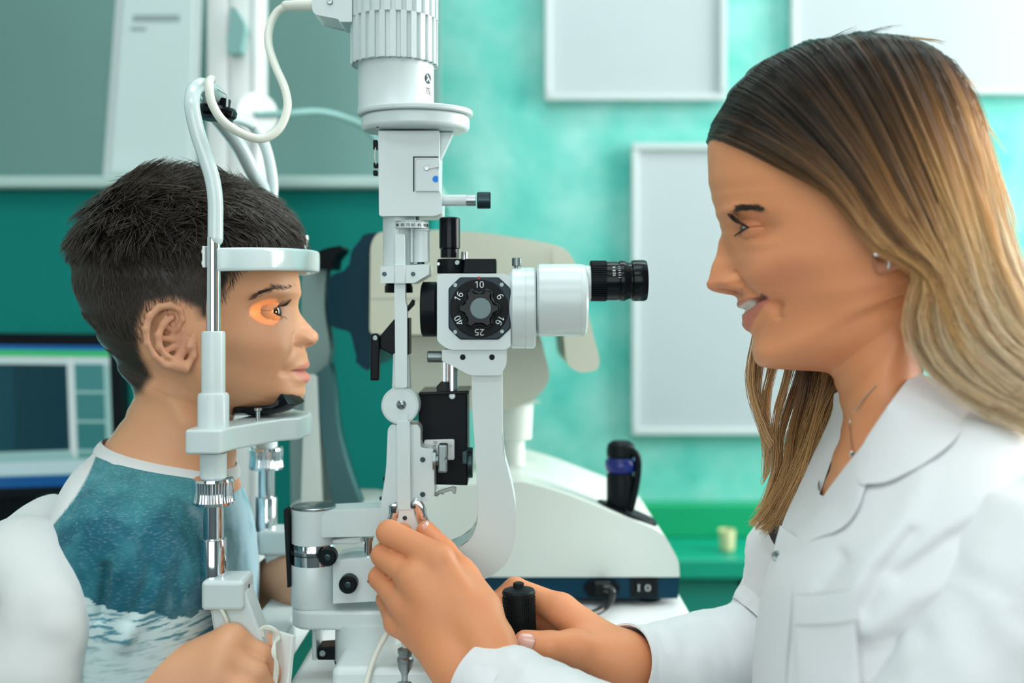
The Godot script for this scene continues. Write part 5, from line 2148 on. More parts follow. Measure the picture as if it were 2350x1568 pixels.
# a cloth strip between two edges of equal point count, t thick, bulging by puff along out
func strip(mb: Mb, a: PackedVector3Array, b: PackedVector3Array, m: int, t: float, puff: float, out: Vector3) -> void:
	var n := a.size()
	var pts := PackedVector3Array()
	var loop := 2 * (m + 1)
	for i in n:
		for k in loop:
			var front := k <= m
			var f := float(k) / m if front else float(loop - 1 - k) / m
			var edge := 1.0 - pow(absf(f * 2.0 - 1.0), 6.0)
			var p := a[i].lerp(b[i], f) + out * (puff * sin(PI * f) + (0.5 * t * (0.25 + 0.75 * edge) if front else -0.5 * t * (0.25 + 0.75 * edge)))
			pts.append(p)
	var o := mb.v.size()
	mb.grid(pts, loop, n, true, false)
	# make the outer face look outwards
	var mid := o + (n / 2) * loop + m / 2
	if mb.n[mid].dot(out) < 0.0:
		for i in n * loop:
			mb.n[o + i] = -mb.n[o + i]
	# close both ends
	for e in 2:
		var row := o + (0 if e == 0 else (n - 1) * loop)
		var dir := (a[1] - a[0]).normalized() * -1.0 if e == 0 else (a[n - 1] - a[n - 2]).normalized()
		var q := mb.v.size()
		for k in loop:
			mb.v.append(mb.v[row + k])
			mb.n.append(dir)
			mb.uv.append(Vector2.ZERO)
			mb.c.append(mb.col)
		for k in m:
			mb.quad(q + k, q + k + 1, q + loop - 2 - k, q + loop - 1 - k)

func skin_material(c: Color) -> StandardMaterial3D:
	var m := mat(Color.WHITE, 0.46, 0.0, 0.42)
	m.vertex_color_use_as_albedo = true
	m.heightmap_enabled = true
	m.heightmap_texture = mats.pores
	m.heightmap_scale = 0.012
	triplanar(m, 22.0)
	m.resource_name = "skin"
	return m

func cloth_material(c: Color, weave := 60.0, depth := 0.02) -> StandardMaterial3D:
	var m := mat(c, 0.85, 0.0, 0.3)
	m.rim_enabled = true
	m.rim = 0.25
	m.rim_tint = 0.5
	m.heightmap_enabled = true
	m.heightmap_texture = mats.weave
	m.heightmap_scale = depth
	triplanar(m, weave)
	return m

func hair_material() -> StandardMaterial3D:
	var m := mat(Color.WHITE, 0.30, 0.0, 0.55)
	m.vertex_color_use_as_albedo = true
	return m

# ---------------------------------------------------------------- the boy
func build_boy() -> void:
	var t := thing("person", "dark-haired boy in a white and teal shirt resting his chin on the slit lamp", "person", P(300, 1700, 0.9), "people at the slit lamp")
	var fr := Fr.make(430, 600, 0.90, 0.12)
	var mm := 0.90 / F
	var skin := Color(0.68, 0.34, 0.185)
	var h := {
		"frame": fr, "scale": mm, "facing": 1.0, "columns": 150, "skin": skin,
		"front": [[424, 438], [428, 500], [440, 560], [462, 603], [495, 638], [530, 659], [568, 672], [600, 680], [628, 684.5], [655, 688.5], [672, 689], [690, 685], [705, 682.5], [740, 687], [776, 693], [798, 699], [815, 705], [834, 706], [849, 703], [866, 704], [888, 702], [902, 699], [912, 694], [925, 683], [936, 668], [943, 650], [946.5, 625], [948, 597], [949.5, 565], [953, 545], [965, 537], [1000, 533], [1050, 536], [1120, 552]],
		"back": [[424, 415], [428, 345], [440, 292], [462, 248], [495, 213], [530, 192], [568, 178], [631, 172], [700, 188], [767, 226], [839, 272], [890, 307], [905, 312], [946, 294], [994, 264], [1019, 240], [1060, 205], [1120, 170]],
		"width": [[424, 0.004], [428, 0.024], [440, 0.039], [462, 0.051], [495, 0.060], [530, 0.066], [568, 0.0695], [631, 0.0715], [700, 0.070], [767, 0.067], [839, 0.061], [890, 0.055], [925, 0.050], [946, 0.047], [953, 0.045], [1000, 0.047], [1050, 0.056], [1120, 0.085]],
		"widest": [[424, 0.5], [600, 0.56], [700, 0.56], [850, 0.55], [945, 0.5], [1100, 0.5]],
		"power": [[424, 1.0], [600, 0.92], [700, 0.95], [760, 1.05], [850, 1.12], [930, 1.0], [1000, 1.0]],
		"nose": [[688, 0.0], [705, 2.0], [718, 4.0], [737, 15.0], [759, 33.0], [770, 37.5], [778, 37.0], [786, 30.0], [792, 20.0], [797, 8.0], [801, 1.0], [806, 0.0]],
		"nose_width": [[688, 0.0065], [737, 0.0075], [760, 0.0105], [778, 0.0125], [795, 0.010], [806, 0.009]],
		"wings": [[0.0135, 0.0048, 776.0, 15.0, 12.0, 0.0022, 0.0], [0.0068, 0.0036, 796.0, 6.0, -3.0, 0.0, -15.0]],
		"lips": [[818, 0.0], [828, 2.0], [838, 5.0], [845, 4.0], [849.5, -6.0], [854, 0.0], [861, 6.0], [870, 8.0], [879, 3.0], [888, 0.0]],
		"mouth_half": 0.0255, "smile": 3.0, "lip_top": 829.0, "lip_mid": 849.0, "lip_low": 880.0,
		"lip_color": Color(0.60, 0.20, 0.16), "seam_color": Color(0.22, 0.06, 0.05),
		"relief": [690.0, 925.0, 34.0],
		"tilt": [[424, 0], [640, 0], [760, -40], [860, -80], [946, -112], [980, -90], [1050, 0], [1120, 0]], "tints": [], "brushes": [],
		"scalp_color": Color(0.03, 0.022, 0.018),
	}
	var fp := func(px: float, py: float, z: float) -> Vector2: return fr.img(px, py, z)
	h.brushes = [
		spot(fr, 608, 716, 0.034, 36, 24, -0.0052, 0.014),
		spot(fr, 640, 672, 0.030, 42, 14, 0.0022, 0.010),
		spot(fr, 600, 790, 0.045, 55, 42, 0.0045, 0.012),
		spot(fr, 640, 800, 0.030, 30, 40, 0.0030, 0.012),
		spot(fr, 653, 850, 0.026, 13, 12, -0.0030, 0.012),
		spot(fr, 630, 850, 0.032, 26, 34, 0.0028, 0.012),
		spot(fr, 560, 650, 0.058, 45, 45, -0.003),
		spot(fr, 480, 880, 0.058, 50, 40, 0.004),
		spot(fr, 655, 910, 0.020, 32, 26, 0.0020),
		crease(fr, 0.03, [668, 800, 655, 825, 646, 850], 8.0, -0.0013),
		crease(fr, 0.04, [600, 980, 540, 955, 480, 925, 420, 890], 24.0, -0.0025),
		crease(fr, 0.05, [390, 900, 430, 980, 500, 1060], 24.0, 0.003),
		crease(fr, 0.014, [684, 756, 672, 770, 671, 786, 680, 797], 5.0, -0.0016),
		spot(fr, 700, 888, 0.008, 18, 8, -0.0012),
	]
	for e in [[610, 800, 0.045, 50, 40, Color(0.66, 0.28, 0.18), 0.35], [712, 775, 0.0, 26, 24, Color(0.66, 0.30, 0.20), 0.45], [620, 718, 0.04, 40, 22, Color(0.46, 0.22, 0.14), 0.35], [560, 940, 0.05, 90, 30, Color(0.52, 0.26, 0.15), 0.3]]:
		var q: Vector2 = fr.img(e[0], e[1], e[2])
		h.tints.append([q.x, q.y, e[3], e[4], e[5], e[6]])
	var line := []
	for e in [[700, 470, 0.0], [672, 560, 0.01], [640, 556, 0.035], [600, 572, 0.05], [548, 600, 0.062], [530, 640, 0.066], [512, 690, 0.068], [480, 738, 0.068], [456, 738, 0.068], [445, 712, 0.068], [400, 690, 0.068], [345, 700, 0.064], [322, 760, 0.060], [330, 820, 0.055], [352, 868, 0.05], [330, 905, 0.035], [306, 915, 0.0], [230, 880, 0.0], [150, 780, 0.0], [120, 600, 0.0], [180, 440, 0.0], [420, 380, 0.0], [600, 400, 0.0]]:
		line.append(fp.call(e[0], e[1], e[2]))
	h.scalp = PackedVector2Array(line)
	h.rows = dense_rows(424.0, 1120.0, 6.0, [[424, 445, 1.5], [445, 500, 4.0], [655, 950, 2.6], [765, 803, 1.4], [825, 886, 1.8], [935, 956, 0.8]])
	var g := build_head(h)
	var body := Mb.new()
	body.grid(g.world, g.w, g.h, true, false, g.cols)
	fix_out(body, 0, g.world.size(), fr.at(430, 700, 0))
	# eyes and lids
	var fwd := Vector3(cos(0.12), 0, -sin(0.12))
	var er := 0.0114
	var em := mat(Color.WHITE, 0.06, 0.0, 0.6)
	em.vertex_color_use_as_albedo = true
	var lash := Mb.new()
	var ec2 := fr.img(613, 717, 0.0300)
	for s in [1.0, -1.0]:
		var c: Vector3 = fr.at(ec2.x, ec2.y, 0.0300 * s)
		var lat: Vector3 = fr.n * s
		var o := body.v.size()
		body.col = Color(0.63, 0.31, 0.168)
		eyelids(body, c, fwd, lat, er + 0.0007, 0.36, 0.26, 1.12)
		var eyes := Mb.new()
		eyeball(eyes, c, fwd + Vector3(0, -0.03, 0) + lat * (0.55 if s > 0.0 else 0.1), er, Color(0.030, 0.014, 0.007))
		obj("eye", eyes, em, t)
		for k in 70:
			var ph := lerpf(-0.5, 1.12, rng.randf())
			var x := (ph - 0.1) / 1.05
			var low := k > 46
			var th := (0.36 if not low else -0.26) * sqrt(maxf(0.02, 1.0 - x * x)) + 0.06 * ph
			var dir := (fwd * cos(ph) + lat * sin(ph)) * cos(th) + Vector3.UP * sin(th)
			var p0: Vector3 = c + dir * (er + 0.0016)
			var outw := (dir + fwd * 0.5).normalized()
			var ln := 0.0075 if not low else 0.0038
			var pts := PackedVector3Array()
			for i in 5:
				var f := i / 4.0
				pts.append(p0 + outw * ln * f + Vector3.UP * ln * (0.55 * f * f if not low else -0.4 * f * f))
			strand(lash, pts, 0.00016, 0.00004, Color(0.006, 0.005, 0.005), Color(0.006, 0.005, 0.005))
	body.col = Color.WHITE
	# ears
	for s in [1.0, -1.0]:
		var e0 := fr.img(332, 693, 0.068)
		var place := func(x: float, y: float, z: float) -> Vector3:
			return fr.at(e0.x + x * 0.94 + y * 0.02, e0.y + y * 0.955, s * (head_z(h, e0.x + 100.0, e0.y + 90.0) + 0.0016 + z * mm))
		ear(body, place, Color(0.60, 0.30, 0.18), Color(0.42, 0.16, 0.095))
	# right hand on the chin rest's foot, with the forearm
	var tone := func(p: Vector3) -> Color:
		return skin.lerp(Color(0.62, 0.27, 0.17), 0.35 * clampf((p.x + 0.205) * 20.0, 0.0, 1.0))
	var wr := P(400, 1560, 0.785)
	var wr2 := P(392, 1600, 0.785)
	hand(body, [
		[P(60, 1690, 0.755), wr, 0.026, 0.0185], [P(60, 1720, 0.765), wr2, 0.026, 0.0175],
		[wr, P(532, 1468, 0.792), 0.017, 0.0115], [wr, P(512, 1500, 0.782), 0.017, 0.0112], [wr2, P(498, 1540, 0.775), 0.0165, 0.0108], [wr2, P(482, 1580, 0.772), 0.016, 0.010], [wr, P(500, 1500, 0.80), 0.016, 0.013]],
		[
		[[P(525, 1472, 0.792), P(598, 1504, 0.794), P(626, 1548, 0.80), P(612, 1590, 0.806)], [0.0104, 0.0085, 0.0076, 0.0070]],
		[[P(506, 1504, 0.782), P(588, 1545, 0.780), P(616, 1590, 0.786), P(604, 1625, 0.795)], [0.0102, 0.0085, 0.0077, 0.0070]],
		[[P(490, 1544, 0.775), P(562, 1590, 0.770), P(590, 1625, 0.776)], [0.0098, 0.0082, 0.0073]],
		[[P(474, 1584, 0.772), P(530, 1630, 0.768), P(556, 1660, 0.774)], [0.0098, 0.0080, 0.0070]],
		[[P(505, 1500, 0.808), P(560, 1475, 0.815), P(600, 1476, 0.815), P(632, 1486, 0.812)], [0.0120, 0.0098, 0.0088, 0.0074]],
		], 0.0021, tone)
	# far forearm
	body.col = Color(0.55, 0.29, 0.17)
	body.tube(spline([P(430, 1480, 1.03), P(560, 1400, 1.02), P(622, 1350, 1.0), P(650, 1330, 0.985), P(700, 1350, 0.96)], 24), 0.0245, 20)
	body.col = Color.WHITE
	obj("body", body, skin_material(skin), t)
	obj("eyelashes", lash, hair_material(), t).set_meta("kind", "stuff")
	# eyebrows
	var brow := Mb.new()
	for s in [1.0, -1.0]:
		for k in 170:
			var f := rng.randf()
			var px := lerpf(582, 686, f)
			var py := 684 - 22.0 * sin(PI * pow(f, 0.8) * 0.82) + rng.randfn(0, 3.2) * (0.5 + f)
			var q := fr.img(px, py, lerpf(0.055, 0.02, f))
			q = fr.img(px, py, head_z(h, q.x, q.y))
			q = fr.img(px, py, head_z(h, q.x, q.y))
			var z := head_z(h, q.x, q.y)
			var p0 := fr.at(q.x, q.y, s * (z + 0.0003))
			var dir := (fr.at(q.x - 10, q.y + (-6.0 if f > 0.45 else 4.0) + rng.randfn(0, 2.0), s * (head_z(h, q.x - 10, q.y) + 0.001)) - p0).normalized()
			var pts := PackedVector3Array()
			for i in 4:
				pts.append(p0 + dir * 0.0055 * i / 3.0 + fr.n * s * 0.0006 * sin(i))
			strand(brow, pts, 0.00016, 0.00005, Color(0.02, 0.013, 0.01), Color(0.03, 0.02, 0.014))
	obj("eyebrows", brow, hair_material(), t).set_meta("kind", "stuff")
	boy_hair(t, h, g, fr, mm)
	boy_clothes(t, fr)

func fix_out(mb: Mb, from: int, count: int, c: Vector3) -> void:
	var s := 0.0
	for k in range(from, from + count, 7):
		s += (mb.v[k] - c).normalized().dot(mb.n[k])
	if s < 0.0:
		for k in range(from, from + count):
			mb.n[k] = -mb.n[k]

func boy_hair(t: Node3D, h: Dictionary, g: Dictionary, fr: Fr, mm: float) -> void:
	var hair := Mb.new()
	var nz := FastNoiseLite.new()
	nz.seed = 5
	nz.frequency = 0.012
	var n2 := FastNoiseLite.new()
	n2.seed = 9
	n2.frequency = 0.035
	var lock := FastNoiseLite.new()
	lock.seed = 21
	lock.noise_type = FastNoiseLite.TYPE_CELLULAR
	lock.cellular_return_type = FastNoiseLite.RETURN_CELL_VALUE
	lock.frequency = 0.026
	var w: int = g.w
	var flat: PackedVector3Array = g.flat
	var made := 0
	var tries := 0
	var last: int = 0
	for j in g.h:
		if flat[j * w].y < 930:
			last = j
	while made < 17000 and tries < 130000:
		tries += 1
		# a random place on the grid, thinned where the cells are small
		var jf := rng.randf() * last
		var j := int(jf)
		var i := rng.randi() % w
		var a := flat[j * w + i]
		var b := flat[(j + 1) * w + (i + 1) % w]
		var p2 := a.lerp(b, rng.randf())
		var cell := (g.world[j * w + i] as Vector3).distance_to(g.world[j * w + (i + 1) % w]) * (g.world[j * w + i] as Vector3).distance_to(g.world[(j + 1) * w + i])
		if rng.randf() > cell / 1.3e-5:
			continue
		if not Geometry2D.is_point_in_polygon(Vector2(p2.x, p2.y), h.scalp):
			continue
		if p2.z < 0.0 and rng.randf() < 0.55:
			continue
		var u := p2.x
		var v := p2.y
		var top := 1.0 - smoothstep(500.0, 610.0, v)      # long hair on top
		var nape := smoothstep(700.0, 880.0, v)
		var ang := nz.get_noise_2d(u, v * 1.3 + p2.z * 3000.0)
		var dir := Vector2(1.0, 0.10).lerp(Vector2(0.30, 1.0), 1.0 - top).normalized()
		if u < 260.0:
			dir = dir.lerp(Vector2(0.1, 1.0), smoothstep(280.0, 190.0, u) * 0.8).normalized()
		dir = dir.lerp(Vector2(0.5, 1.0).normalized(), nape)
		var lk := lock.get_noise_3d(u, v, p2.z / mm)
		ang += lk * 0.30 * top
		dir = dir.rotated(ang * (2.6 * top + 0.5) + rng.randfn(0, 0.12 + 0.18 * top))
		var ln := lerpf(0.0095, 0.035, top) * lerpf(0.75, 1.25, rng.randf()) * (1.0 - 0.3 * nape)
		if u > 600.0:
			ln *= 0.8
		var lift := lerpf(0.16, 0.40, top) + 0.15 * nz.get_noise_2d(u * 2.0 + 300.0, v * 2.0) * top
		lift += lk * 0.22 * top
		var rear := smoothstep(300.0, 200.0, u)
		lift *= 1.0 - 0.55 * rear
		ln *= 1.0 - 0.25 * rear
		dir = dir.lerp(Vector2(0.25, 1.0).normalized(), rear * 0.7).normalized()
		var pts := PackedVector3Array()
		var z0 := absf(p2.z)
		var sg := signf(p2.z) if p2.z != 0.0 else 1.0
		var segs := 7 if top > 0.4 else 5
		var normal := (fr.at(u, v, p2.z) - fr.at(430, 660, 0)).normalized()
		var p := fr.at(u, v, p2.z) - normal * 0.001
		var right := (fr.at(u + 10, v, 0) - fr.at(u, v, 0)).normalized()
		var curl := n2.get_noise_2d(u * 0.55, v * 0.55 + p2.z * 1500.0) * 3.0 * top + lk * 2.6 * top
		for k in segs:
			pts.append(p)
			var f := float(k) / (segs - 1)
			var dd := dir.rotated(curl * f)
			var d3 := right * dd.x - Vector3.UP * dd.y
			d3 = (d3 - normal * d3.dot(normal)).normalized()
			# stands off at the root, lies back at the tip
			d3 = (d3 + normal * lift * (1.15 - 1.5 * f * (1.0 if top > 0.3 else 0.6))).normalized()
			p += d3 * ln / (segs - 1)
		var shade := (0.55 + 0.9 * rng.randf()) * (1.0 + 0.45 * lk)
		var c0 := Color(0.013, 0.0105, 0.0095) * shade
		var c1 := Color(0.058, 0.042, 0.031) * shade
		c0.a = 1.0
		c1.a = 1.0
		var thick := lerpf(0.00022, 0.00042, top) * lerpf(0.7, 1.3, rng.randf())
		strand(hair, pts, thick, thick * 0.25, c0, c1, 0.8, 0.6)
		made += 1
	obj("hair", hair, hair_material(), t).set_meta("kind", "stuff")

func boy_clothes(t: Node3D, fr: Fr) -> void:
	var bf := Fr.make(430, 1200, 0.90, 0.03)
	var mm := 0.90 / F
	var nz := FastNoiseLite.new()
	nz.seed = 15
	nz.frequency = 0.01
	nz.fractal_octaves = 4
	var fine := FastNoiseLite.new()
	fine.seed = 16
	fine.frequency = 0.22
	var streak := FastNoiseLite.new()
	streak.seed = 17
	streak.frequency = 0.02
	streak.fractal_octaves = 3
	var white := Color(0.70, 0.72, 0.715)
	var tone := func(u: float, v: float, z: float, _f: float) -> Color:
		var w := bf.at(u, v, z) - Vector3(0, 1.2, 0)
		var x := 1175.0 - w.x / w.z * F
		var y := 700.0 + w.y / w.z * F
		var seam := lerpf(229.0, 121.0, clampf((y - 1030.0) / 180.0, 0.0, 1.0)) + 14.0 * sin(PI * clampf((y - 1030.0) / 180.0, 0.0, 1.0))
		var blend := 0.0
		if z > 0.0 and x < seam and y < 1560.0 and u < 480.0:
			if x < seam - 6.0:
				return white
			blend = smoothstep(seam, seam - 6.0, x)
		var n := nz.get_noise_3d(u, v, z / mm)
		var m := fine.get_noise_3d(u, v, z / mm)
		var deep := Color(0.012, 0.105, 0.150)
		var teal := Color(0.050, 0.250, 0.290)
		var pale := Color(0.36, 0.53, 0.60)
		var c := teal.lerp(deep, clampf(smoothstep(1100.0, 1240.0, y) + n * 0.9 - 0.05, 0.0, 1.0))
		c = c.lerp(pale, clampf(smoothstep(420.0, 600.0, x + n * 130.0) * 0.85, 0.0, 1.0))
		c = c.lerp(Color(0.45, 0.64, 0.66), clampf(m * 0.8 - 0.12, 0.0, 1.0) * (1.0 - 0.5 * smoothstep(1150.0, 1300.0, y)))
		var edge := 1400.0 + 14.0 * sin(u * 0.012 + 1.0) + n * 34.0
		if y > edge:
			var s := streak.get_noise_2d(u * 0.8, v * 4.2)
			var b := Color(0.56, 0.70, 0.71)
			var band := smoothstep(1400.0, 1425.0, y) * (1.0 - smoothstep(1455.0, 1500.0, y))
			c = b.lerp(Color(0.03, 0.20, 0.27), clampf((s * 2.6 - 0.05) * (0.25 + band), 0.0, 0.9))
		return c.lerp(white, blend)
	var keys := [
		[541, 1080, 240, 1020, 0.057, 1.0, 0.5], [531, 1104, 226, 1036, 0.085, 0.95, 0.5], [540, 1150, 203, 1064, 0.120, 0.9, 0.5], [556, 1214, 184, 1112, 0.142, 0.85, 0.5],
		[568, 1290, 168, 1184, 0.150, 0.82, 0.5], [574, 1370, 155, 1300, 0.150, 0.82, 0.5], [571, 1480, 145, 1450, 0.148, 0.85, 0.5], [560, 1680, 140, 1680, 0.148, 0.85, 0.5]]
	var br := [
		crease(bf, 0.13, [262, 1290, 258, 1340, 252, 1400], 10.0, -0.007), crease(bf, 0.10, [300, 1200, 360, 1260, 345, 1330, 330, 1420], 18.0, 0.004),
		crease(bf, 0.10, [360, 1230, 380, 1300, 340, 1380], 13.0, -0.003), crease(bf, 0.08, [420, 1260, 400, 1330, 350, 1420], 15.0, 0.003), crease(bf, 0.12, [200, 1160, 260, 1210, 300, 1290], 20.0, 0.003),
		crease(bf, 0.12, [150, 1180, 170, 1120, 200, 1080], 10.0, -0.003)]
	var g := loft(bf, keys, 270, 280, br, mm, tone)
	var mb := Mb.new()
	mb.grid(g.world, g.w, g.h, true, false, g.cols)
	fix_out(mb, 0, g.world.size(), bf.at(360, 1400, 0))
	var cm := cloth_material(Color.WHITE, 60.0, 0.012)
	cm.vertex_color_use_as_albedo = true
	obj("shirt", mb, cm, t)
	# collar band
	mb = Mb.new()
	mb.col = white
	var a := PackedVector3Array()
	var b := PackedVector3Array()
	for k in 97:
		var ph := TAU * k / 96
		var e: Array = keys[0]
		a.append(bf.at(lerpf(e[2] + 4, e[0] - 3, 0.5 - 0.5 * cos(ph)), lerpf(e[3] - 12, e[1] - 10, 0.5 - 0.5 * cos(ph)), 0.0545 * sin(ph)))
		b.append(bf.at(lerpf(e[2] - 12, e[0] + 2, 0.5 - 0.5 * cos(ph)), lerpf(e[3] + 10, e[1] + 18, 0.5 - 0.5 * cos(ph)), 0.0655 * sin(ph)))
	var c0 := bf.at(390, 1050, 0)
	for side in 2:
		var pts := PackedVector3Array()
		for k in 97:
			for i in 7:
				var f := i / 6.0
				var p := a[k].lerp(b[k], f)
				pts.append(p + (p - c0).normalized() * ((0.0024 * pow(sin(PI * clampf(f, 0.02, 0.98)), 0.4)) if side == 0 else 0.0))
		var o := mb.v.size()
		mb.grid(pts, 7, 97, false, false)
		fix_out(mb, o, 7 * 97, c0)
	obj("collar", mb, cm, t)
	# sleeves
	for s in [1.0, -1.0]:
		mb = Mb.new()
		mb.col = white
		var path: PackedVector3Array
		var rad := []
		if s > 0.0:
			path = spline([P(135, 1150, 0.878), P(98, 1196, 0.86), P(58, 1250, 0.836), P(42, 1290, 0.812), P(78, 1322, 0.788), P(110, 1364, 0.771), P(104, 1430, 0.760), P(90, 1500, 0.752), P(76, 1560, 0.749)], 60)
		else:
			path = spline([P(330, 1180, 1.02), P(340, 1260, 1.04), P(360, 1360, 1.05), P(400, 1470, 1.04), P(440, 1540, 1.03)], 60)
		for i in 60:
			var f := i / 59.0
			rad.append(curve_at([[0.0, 0.008], [0.12, 0.017], [0.25, 0.026], [0.38, 0.0350], [0.50, 0.0405], [0.56, 0.0405], [0.6, 0.0375], [0.8, 0.0345], [1.0, 0.032]], f))
		mb.tube(path, rad, 48, false)
		# soft folds across the sleeve
		for k in mb.v.size():
			var p := mb.v[k]
			var f := sin(p.y * 95.0 + p.x * 60.0 + nz.get_noise_3d(p.x * 900.0, p.y * 900.0, p.z * 900.0) * 3.0)
			mb.v[k] = p + mb.n[k] * 0.0016 * f
		renormal(mb, 48, mb.v.size() / 48)
		obj("sleeve", mb, cm, t)
		# hem
		mb = Mb.new()
		mb.col = white
		var e0 := path[59]
		mb.tube(PackedVector3Array([path[56] , path[58], e0, e0 + (e0 - path[57]) * 0.4]), [0.0328, 0.0334, 0.0332, 0.031], 40, false)
		obj("sleeve_hem", mb, cm, t)

func renormal(mb: Mb, w: int, h: int) -> void:
	for j in h:
		for i in w:
			var a := mb.v[j * w + (i + 1) % w] - mb.v[j * w + (i - 1 + w) % w]
			var b := mb.v[mini(j + 1, h - 1) * w + i] - mb.v[maxi(j - 1, 0) * w + i]
			var n := a.cross(b).normalized()
			if n.dot(mb.n[j * w + i]) < 0.0:
				n = -n
			mb.n[j * w + i] = n

# ---------------------------------------------------------------- the woman
func build_woman() -> void:
	var t := thing("person", "woman with long dark-rooted blond hair in a white coat working the slit lamp", "person", P(2060, 1750, 0.735), "people at the slit lamp")
	var yaw := -0.295
	var fr := Fr.make(1960, 560, 0.735, yaw)
	var mm := 0.735 / F
	var skin := Color(0.77, 0.31, 0.145)
	var h := {
		"frame": fr, "scale": mm, "facing": -1.0, "columns": 170, "skin": skin,
		"front": [[92, 1975], [100, 1892], [115, 1830], [140, 1766], [180, 1710], [230, 1668], [290, 1637], [350, 1625], [417, 1627], [453, 1634], [494, 1646], [519, 1653], [535, 1658], [600, 1672], [650, 1684], [678, 1690], [695, 1695], [712, 1703], [740, 1712], [767, 1724], [790, 1729], [810, 1730], [828, 1735], [841, 1748], [846, 1772], [849, 1810], [851, 1850], [853, 1880], [858, 1897], [873, 1908], [913, 1926], [947, 1938], [1000, 1928], [1060, 1908], [1133, 1886], [1200, 1868]],
		"back": [[92, 1985], [100, 2075], [115, 2122], [140, 2165], [180, 2203], [230, 2233], [290, 2254], [350, 2264], [417, 2266], [500, 2248], [560, 2214], [620, 2178], [680, 2148], [760, 2124], [850, 2118], [950, 2142], [1050, 2190], [1200, 2270]],
		"width": [[92, 0.004], [100, 0.028], [115, 0.041], [140, 0.052], [180, 0.062], [230, 0.069], [290, 0.073], [350, 0.0745], [417, 0.0745], [494, 0.0725], [560, 0.070], [620, 0.067], [678, 0.0635], [740, 0.059], [790, 0.0545], [828, 0.051], [847, 0.048], [858, 0.046], [880, 0.045], [913, 0.047], [947, 0.052], [1000, 0.072], [1060, 0.105], [1133, 0.135], [1200, 0.15]],
		"widest": [[92, 0.5], [400, 0.56], [600, 0.58], [780, 0.58], [850, 0.5], [1000, 0.5]],
		"power": [[92, 1.0], [400, 0.92], [520, 0.98], [640, 1.3], [720, 1.42], [780, 1.35], [830, 1.15], [860, 1.0]],
		"nose": [[524, 0.0], [540, 3.0], [552, 10.0], [580, 23.5], [616, 42.5], [640, 56.0], [652, 62.5], [660, 62.0], [667, 56.0], [672, 44.0], [676, 24.0], [680, 5.0], [686, 0.0]],
		"nose_width": [[524, 0.0065], [580, 0.0078], [620, 0.0098], [650, 0.0125], [672, 0.0125], [686, 0.010]],
		"wings": [[0.0150, 0.0055, 654.0, 17.0, 12.0, 0.0026, 0.0], [0.0078, 0.0042, 675.0, 6.0, -4.0, 0.0, -20.0]],
		"lips": [[684, 0.0], [692, 2.0], [700, 6.0], [707, 7.0], [708.5, -1.0], [713, -7.0], [718, -4.0], [724, 4.0], [737, 8.5], [750, 11.0], [757, 10.0], [764, 4.0], [772, 0.0]],
		"mouth_half": 0.0365, "smile": -20.0, "lip_top": 693.0, "lip_mid": 714.0, "lip_low": 764.0,
		"lip_color": Color(0.58, 0.17, 0.12), "seam_color": Color(0.12, 0.03, 0.025),
		"relief": [600.0, 838.0, 34.0], "teeth": [706.0, 716.5],
		"tilt": [[92, 0], [480, 0], [600, -40], [700, -90], [780, -150], [848, -215], [880, -190], [950, -60], [1000, 0], [1200, 0]], "tints": [], "brushes": [],
		"scalp_color": Color(0.035, 0.02, 0.013),
	}
	h.brushes = [
		spot(fr, 1738, 524, 0.038, 46, 26, -0.0062, 0.015),
		spot(fr, 1690, 484, 0.030, 48, 15, 0.0026, 0.010),
		spot(fr, 1800, 600, 0.055, 75, 40, 0.0035),
		spot(fr, 1752, 640, 0.042, 48, 42, 0.0064, 0.014),
		crease(fr, 0.03, [1708, 650, 1735, 672, 1772, 700, 1785, 725], 9.0, -0.0030),
		spot(fr, 1782, 697, 0.040, 15, 14, -0.0045, 0.014),
		spot(fr, 1870, 720, 0.055, 60, 50, -0.0015),
		spot(fr, 1985, 720, 0.060, 60, 60, 0.0035),
		spot(fr, 1752, 808, 0.020, 30, 30, 0.0022),
		spot(fr, 1850, 430, 0.065, 70, 60, -0.0025),
		spot(fr, 1740, 560, 0.044, 40, 12, 0.0012, 0.014),
		crease(fr, 0.05, [1830, 905, 1900, 880, 1975, 830, 2040, 760], 34.0, -0.0018),
		crease(fr, 0.045, [2060, 790, 2010, 870, 1955, 950], 26.0, 0.0022),
		crease(fr, 0.018, [1694, 626, 1710, 642, 1713, 662, 1704, 676], 5.0, -0.0018),
		spot(fr, 1715, 772, 0.010, 20, 8, -0.0012),
	]
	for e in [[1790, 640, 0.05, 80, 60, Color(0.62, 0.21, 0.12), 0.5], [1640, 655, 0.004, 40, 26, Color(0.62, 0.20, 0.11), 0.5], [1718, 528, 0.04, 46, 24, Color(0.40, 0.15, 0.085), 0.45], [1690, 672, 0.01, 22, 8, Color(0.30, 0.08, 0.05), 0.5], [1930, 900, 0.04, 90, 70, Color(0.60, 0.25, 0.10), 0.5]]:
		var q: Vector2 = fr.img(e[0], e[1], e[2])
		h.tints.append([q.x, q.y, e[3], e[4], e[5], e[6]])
	var line := []
	for e in [[1600, 370, 0.0], [1628, 345, 0.0], [1650, 312, 0.02], [1720, 340, 0.05], [1800, 386, 0.065], [1890, 440, 0.07], [1955, 505, 0.072], [2000, 560, 0.07], [2080, 610, 0.07], [2110, 740, 0.05], [2110, 900, 0.03], [2200, 950, 0.0], [2400, 500, 0.0], [2250, 100, 0.0], [1980, 40, 0.0], [1700, 120, 0.0]]:
		line.append(fr.img(e[0], e[1], e[2]))
	h.scalp = PackedVector2Array(line)
	h.rows = dense_rows(92.0, 1200.0, 7.0, [[92, 120, 2.5], [120, 300, 6.0], [440, 840, 3.0], [636, 690, 1.5], [688, 772, 2.0], [836, 862, 1.0]])
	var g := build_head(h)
	var body := Mb.new()
